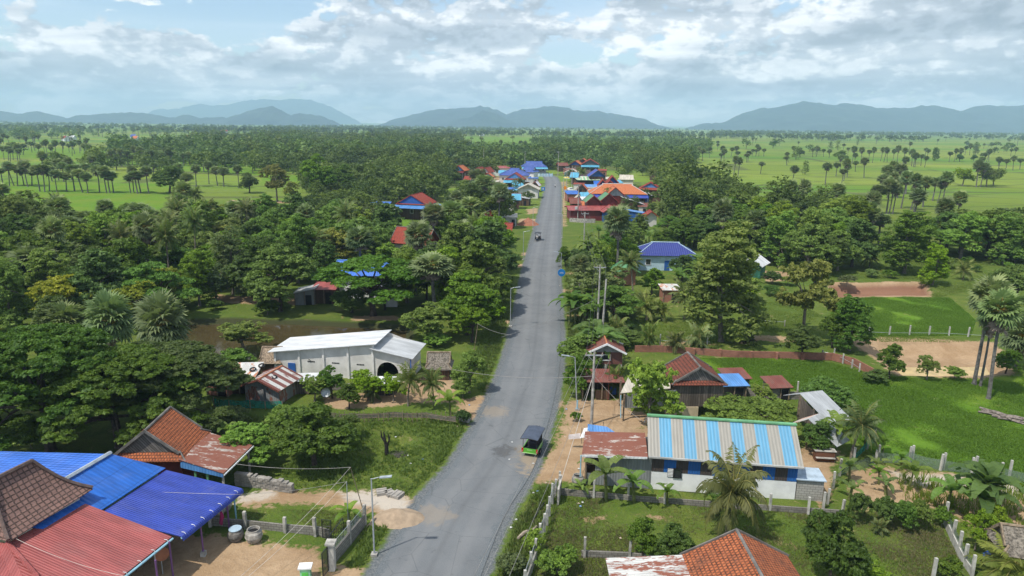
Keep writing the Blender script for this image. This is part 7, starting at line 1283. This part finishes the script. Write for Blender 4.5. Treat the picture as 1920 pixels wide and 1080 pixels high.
# undergrowth bushes at the woods' feet and along the verges
x,y=scatter(7.,[WP([(0,640),(60,690),(330,610),(420,590),(560,592),(640,600),(745,600),(820,640),(925,660),(945,560),(975,480),(900,480),(700,560),(300,560),(0,600)]),WP([(1075,440),(1080,640),(1170,650),(1210,600),(1200,480),(1120,430)]),WP([(1340,520),(1560,530),(1560,515),(1920,480),(1920,500),(1400,560)])],CLEAR,6.,9)
for i in range(len(x)): tree(['bush','bush2','bush3','bush4'][i%4],(x[i],y[i],0),r.uniform(1.5,3.),['mid green','dark green','light green','grey green'][i%4]+(' shrub '+area(*[q[0] for q in PXn(x[i:i+1],y[i:i+1])])),'undergrowth shrubs','shrub','shrub',1.3)
def vnoise(x,y,seed):
    r=np.random.default_rng(seed); G=r.random((64,64)); xi=np.floor(x).astype(int); yi=np.floor(y).astype(int); fx=x-xi; fy=y-yi; fx=fx*fx*(3-2*fx); fy=fy*fy*(3-2*fy); g=lambda a,b:G[a%64,b%64]
    return (g(xi,yi)*(1-fx)+g(xi+1,yi)*fx)*(1-fy)+(g(xi,yi+1)*(1-fx)+g(xi+1,yi+1)*fx)*fy
def thin(key,m,grow,seed):
    cr=TREES[key][0][0]; Hh=TREES[key][1]; V=np.empty(len(cr.vertices)*3,np.float32); cr.vertices.foreach_get('co',V); V=V.reshape(-1,4,3); t=np.empty(len(cr.vertices),np.float32); cr.attributes['tint'].data.foreach_get('value',t)
    i=np.random.default_rng(seed).choice(len(V),m,replace=False); q=V[i]/Hh; c=q.mean(1,keepdims=True); return c+(q-c)*grow, t.reshape(-1,4)[i]
def wood2(name,batches,mat,label,seed):
    r=np.random.default_rng(seed); keys=['round','round2','tall','tall2','rain2','loose2','round3','tall3','loose3','loose']; VV=[];TT=[];TVs=[]
    for x,y,h,m,grow in batches:
        kk=r.choice(len(keys),len(x),p=[.16,.18,.12,.14,.08,.06,.1,.06,.06,.04])
        for j,k in enumerate(keys):
            s_=kk==j; n=int(s_.sum())
            if not n: continue
            q,t=thin(k,m,grow,seed+j); a=r.uniform(0,6.28,n); ca,sa=np.cos(a)[:,None,None],np.sin(a)[:,None,None]; H_=(h[s_]*(1.25 if k[:4]=='tall' else 1.)); wd=H_*r.uniform(.95,1.35,n)
            X=(q[None,:,:,0]*ca-q[None,:,:,1]*sa)*wd[:,None,None]+x[s_][:,None,None]; Y=(q[None,:,:,0]*sa+q[None,:,:,1]*ca)*wd[:,None,None]+y[s_][:,None,None]; Z=q[None,:,:,2]*H_[:,None,None]+0*X
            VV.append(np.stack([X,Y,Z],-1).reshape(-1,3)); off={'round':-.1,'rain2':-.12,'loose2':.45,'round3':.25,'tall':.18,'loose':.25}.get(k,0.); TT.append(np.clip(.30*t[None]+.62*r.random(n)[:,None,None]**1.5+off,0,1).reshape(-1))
        tv=[]
        for z,w_ in((0,.022),(.45,.012)):
            for dx,dy in((-1,-1),(1,-1),(1,1),(-1,1)): tv.append(np.stack([x+dx*w_*h,y+dy*w_*h,h*z],1))
        TVs.append(np.stack(tv,1).reshape(-1,3))
    V=np.concatenate(VV); T=np.concatenate(TT); nf=len(V)//4; TV=np.concatenate(TVs); n=len(TV)//8; idx=np.arange(n)*8+len(V); tf=np.concatenate([np.stack([idx+k,idx+(k+1)%4,idx+4+(k+1)%4,idx+4+k],1) for k in range(4)])
    me=npmesh(name,np.concatenate([V,TV]),np.concatenate([np.arange(nf*4).reshape(-1,4),tf]),mat,np.concatenate([T,np.zeros(len(TV))])); me.materials.append(BK); mi=np.zeros(len(me.polygons),np.int32); mi[nf:]=1; me.polygons.foreach_set('material_index',mi)
    return tag(link(name,me),label,kind='stuff')
def woods(name,x,y,h,nb,nq,qs,mat,label,seed,col=None):
    r=np.random.default_rng(seed); n=len(x); C=[];R=[]
    for b in range(nb):
        a=r.random(n)*6.28; q=h*.22*(b>0); C.append(np.stack([x+q*np.cos(a),y+q*np.sin(a),h*(.62 if b==0 else .42+.2*r.random(n))],1)); R.append(h*r.uniform(.22,.34,n))
    C=np.concatenate(C); R=np.concatenate(R); V,Fq,T=leafquads(C,R,nq,1.,1.05,.35,seed,1.4,0.,.6); hs=np.tile(h,nb); 
    # scale quads around their centres according to tree height
    Vq=V.reshape(-1,4,3); c=Vq.mean(1,keepdims=True); Vq=c+(Vq-c)*(np.repeat(hs,nq)*qs)[:,None,None]; V=Vq.reshape(-1,3)
    tr=np.repeat(r.random(n)[None],nb,0).ravel(); T=np.clip(.55*np.repeat(np.repeat(tr,nq),4)+.45*T,0,1)
    # trunks
    tv=[];tf=[]
    w_=h*.02; 
    for dx,dy in((-1,-1),(1,-1),(1,1),(-1,1)): tv.append(np.stack([x+dx*w_,y+dy*w_,0*x],1)); 
    for dx,dy in((-1,-1),(1,-1),(1,1),(-1,1)): tv.append(np.stack([x+dx*w_*.6,y+dy*w_*.6,h*.5],1))
    base=len(V); TV=np.stack(tv,1).reshape(-1,3); idx=np.arange(n)*8+base; tf=np.concatenate([np.stack([idx+k,idx+(k+1)%4,idx+4+(k+1)%4,idx+4+k],1) for k in range(4)])
    V=np.concatenate([V,TV]); T=np.concatenate([T,np.zeros(len(TV))]); me=npmesh(name,V,np.concatenate([Fq,tf]),mat,T); me.materials.append(BK); mi=np.zeros(len(me.polygons),np.int32); mi[len(Fq):]=1; me.polygons.foreach_set('material_index',mi)
    return tag(link(name,me),label,kind='stuff')
FARM=foliage('leaf_far',(.032,.068,.017),(.145,.225,.042),.28)
_u,_v=PXn(REST[0],REST[1]); _n=vnoise(REST[0]/38,REST[1]/30,14); _m=(_n<.66)|(_v>345); REST=(REST[0][_m],REST[1][_m]); _h=4.+8.5*vnoise(REST[0]/30,REST[1]/30,15)+r.uniform(-1.5,2.5,len(REST[0])); _e=np.array(EXTRA); _x=np.concatenate([REST[0],_e[:,0]]); _y=np.concatenate([REST[1],_e[:,1]]); _h=np.concatenate([_h,_e[:,2]]); _q=np.hypot(_x,_y)<235; wood2('wood',[(_x[_q],_y[_q],_h[_q],3000,1.35),(_x[~_q],_y[~_q],_h[~_q],520,2.6)],FARM,'mixed trees massed round the village and beyond it',21)
# 500 m and beyond: angle / inverse-distance sampling, world-space patches of wood and tree lines
def farpts(n,r0,r1,seed,f):
    r=np.random.default_rng(seed); a=r.uniform(-.80,.80,n); d=1/r.uniform(1/r1,1/r0,n); x=d*np.sin(a)/np.cos(a)*.9; y=d; u,v=PXn(x,y); m=f(x,y,u,v,r.random(n)); return x[m],y[m]
def cover(x,y,u,v,q):
    n=.55*vnoise(x/90,y/60,3)+.45*vnoise(x/330+9,y/120,4); ln=vnoise(x/700+3,y/70,6)
    left=np.clip((1080-u)/260,0,1); dens=.36+.14*left; dens=np.where((u>1000)&(u<1330)&(v>262),.75,dens)
    dens=np.where((u>1330)&(v<260),.60,dens); field=((u>860)&(u<1000)&(v>256)&(v<282))|((u<210)&(v>262))|((u>1330)&(v>266))
    gap=vnoise(x/520+5,y/330,12)<.38; return ~gap&(((n<dens)&(q<.85))|((ln>.66)&(q<.6)))&~(field&(q>.012))&~((v>290)&(u>1300))&(roaddist(x,y)>12)
x,y=farpts(11000,430,1500,31,cover); wood2('distant_wood',[(x,y,4+9*vnoise(x/60,y/60,16)+r.uniform(-1,3,len(x)),150,3.9)],FARM,'woods and tree lines between the distant fields',22)
x,y=farpts(15000,1500,4700,32,cover); woods('far_tree_line',x,y,r.uniform(7,17,len(x)),2,9,.34,FARM,'far tree lines towards the foot of the hills',23)
# palms in the distance
def farpalms(n,r0,r1,seed,f,name):
    x,y=farpts(n,r0,r1,seed,f); r=np.random.default_rng(seed); h=r.uniform(10,14,len(x)); C=np.stack([x,y,h],1); V,Fq,T=leafquads(C,np.full(len(x),2.2),22,1.5,.9,.1,seed,1.5,0.,.5); n=len(x); tv=[]
    for z,w_ in((0,.28),(1,.2)):
        for dx,dy in((-1,-1),(1,-1),(1,1),(-1,1)): tv.append(np.stack([x+dx*w_,y+dy*w_,h*z*.95],1))
    base=len(V); TV=np.stack(tv,1).reshape(-1,3); idx=np.arange(n)*8+base; tf=np.concatenate([np.stack([idx+k,idx+(k+1)%4,idx+4+(k+1)%4,idx+4+k],1) for k in range(4)])
    me=npmesh(name,np.concatenate([V,TV]),np.concatenate([Fq,tf]),PGREEN,np.concatenate([T,np.zeros(len(TV))])); me.materials.append(MATS['bark_palm']); mi=np.zeros(len(me.polygons),np.int32); mi[len(Fq):]=1; me.polygons.foreach_set('material_index',mi); tag(link(name,me),'sugar palms dotted through the distant woods and fields',kind='stuff')
farpalms(900,560,2200,41,lambda x,y,u,v,q:(vnoise(x/60,y/40,8)>.55)&(q<np.where(u<1000,.75,.35))&~((v>285)&(u>900))&~((v>275)&(u>1300))&(roaddist(x,y)>12),'distant_palm_grove')
# ---------------------------------------------------------------- hills
def hills(name,pts,D,depth,seed,label=None):
    P0=[]; 
    for px,py in pts:
        d=CM@Vector(((px-960)/F,(540-py)/F,-1.)); t=D/d.y; P0.append((d.x*t,max(0,H+d.z*t)))
    xs=np.array([p[0] for p in P0]); hs=np.array([p[1] for p in P0]); X=np.linspace(xs[0],xs[-1],160); Z=np.interp(X,xs,hs)
    Z=Z+(vnoise(X/(D*.03),X*0+seed,seed+7)-.5)*.09*Z.max()*2+(vnoise(X/(D*.006),X*0+seed,seed+8)-.5)*.035*Z.max()*2; Z=np.clip(Z,0,None); Z[0]=Z[-1]=0; tt=np.linspace(-1,1,41)
    XX,TT=np.meshgrid(X,tt); ZZ=np.interp(XX+0*TT,X,Z); prof=np.clip(1-np.abs(TT)**1.15,0,1); nz=(vnoise(XX/260,TT*7+5,seed)-.5)*.5+(vnoise(XX/110,TT*15,seed+1)-.5)*.28; h=ZZ*np.clip(prof*(1+nz*(1-prof)*1.6),0,2); h=np.where(np.abs(TT)<.03,ZZ,h)+ZZ*.02*(vnoise(XX/50,TT*20,seed+2)-.5)
    t=mat_hill(); me=npmesh(name,np.stack([XX.ravel(),(D+TT*depth*np.clip(ZZ/Z.max()+.25,0,1)).ravel(),h.ravel()-2],1),grid_faces(41,160),t); me.polygons.foreach_set('use_smooth',np.ones(len(me.polygons),bool)); return tag(link(name,me),kind='structure')
def mat_hill():
    if 'hill' in MATS: return MATS['hill']
    t=NT('hill'); n=t.noise(t.pos(),.006,7,.7); c=t.mix(t.ramp(n,.35,.7),(.010,.028,.040),(.035,.062,.060)); t.col(c); t.rough(1.); MATS['hill']=t.m; return t.m
hills('hills',[(240,232),(300,206),(380,196),(440,192),(500,188),(560,187),(590,189),(620,200),(660,222),(690,236)],11000,600,50)
hills('hills',[(120,232),(150,216),(215,210),(265,213),(320,219),(345,212),(375,221),(425,222),(470,207),(510,200),(545,215),(562,211),(600,219),(650,236)],5600,500,53)
hills('hills',[(-200,225),(-60,205),(0,209),(30,214),(70,206),(92,216),(150,226)],5800,500,56)
hills('hills',[(700,236),(730,224),(780,213),(820,203),(880,200),(900,197),(950,212),(975,203),(1020,199),(1060,202),(1120,207),(1180,215),(1230,230),(1260,240)],6400,1000,59)
hills('hills',[(820,238),(850,227),(880,217),(905,206),(935,216),(960,230),(980,240)],5300,350,62)
hills('hills',[(1290,242),(1330,233),(1370,226),(1400,212),(1450,204),(1510,189),(1560,198),(1590,194),(1650,203),(1700,204),(1745,198),(1800,206),(1850,198),(1900,201),(1960,198),(2100,210),(2300,245)],6000,900,65)
# ---------------------------------------------------------------- haze
hz=MB().box((0,5500,203),(24000,12400,414)); hm=bpy.data.materials.new('haze'); hm.use_nodes=True; nt=hm.node_tree; nt.nodes.clear()
vo=nt.nodes.new('ShaderNodeVolumePrincipled'); vo.inputs['Density'].default_value=.00015; vo.inputs['Color'].default_value=(.53,.76,1,1); mo=nt.nodes.new('ShaderNodeOutputMaterial'); nt.links.new(vo.outputs[0],mo.inputs['Volume'])
hme=hz.mesh('haze'); hme.materials.clear(); hme.materials.append(hm); tag(link('haze',hme),'pale blue haze over the plain towards the hills',kind='stuff')
# ---------------------------------------------------------------- labels: where look-alikes remain, say which one by its place
ORD='first second third fourth fifth sixth seventh eighth ninth tenth eleventh twelfth thirteenth fourteenth fifteenth sixteenth seventeenth eighteenth nineteenth twentieth'.split()
by={}
for o in bpy.data.objects:
    if o.parent is None and 'label' in o and 'category' in o: by.setdefault(o['label'],[]).append(o)
for l,v in by.items():
    if len(v)>1 and len(v)<=40:
        v.sort(key=lambda o:PX(o.location)[0]); n=len(v)
        for i,o in enumerate(v):
            o['label']=l+', '+((ORD[i]+' from the left') if i<(n+1)//2 or n-1-i>=20 else (ORD[n-1-i]+' from the right')) if i>0 and i<n-1 else l+(', leftmost' if i==0 else ', rightmost')
            if len(o['label'].split())>16: o['label']=' '.join(l.split()[:11])+', '+o['label'].split(', ')[-1]
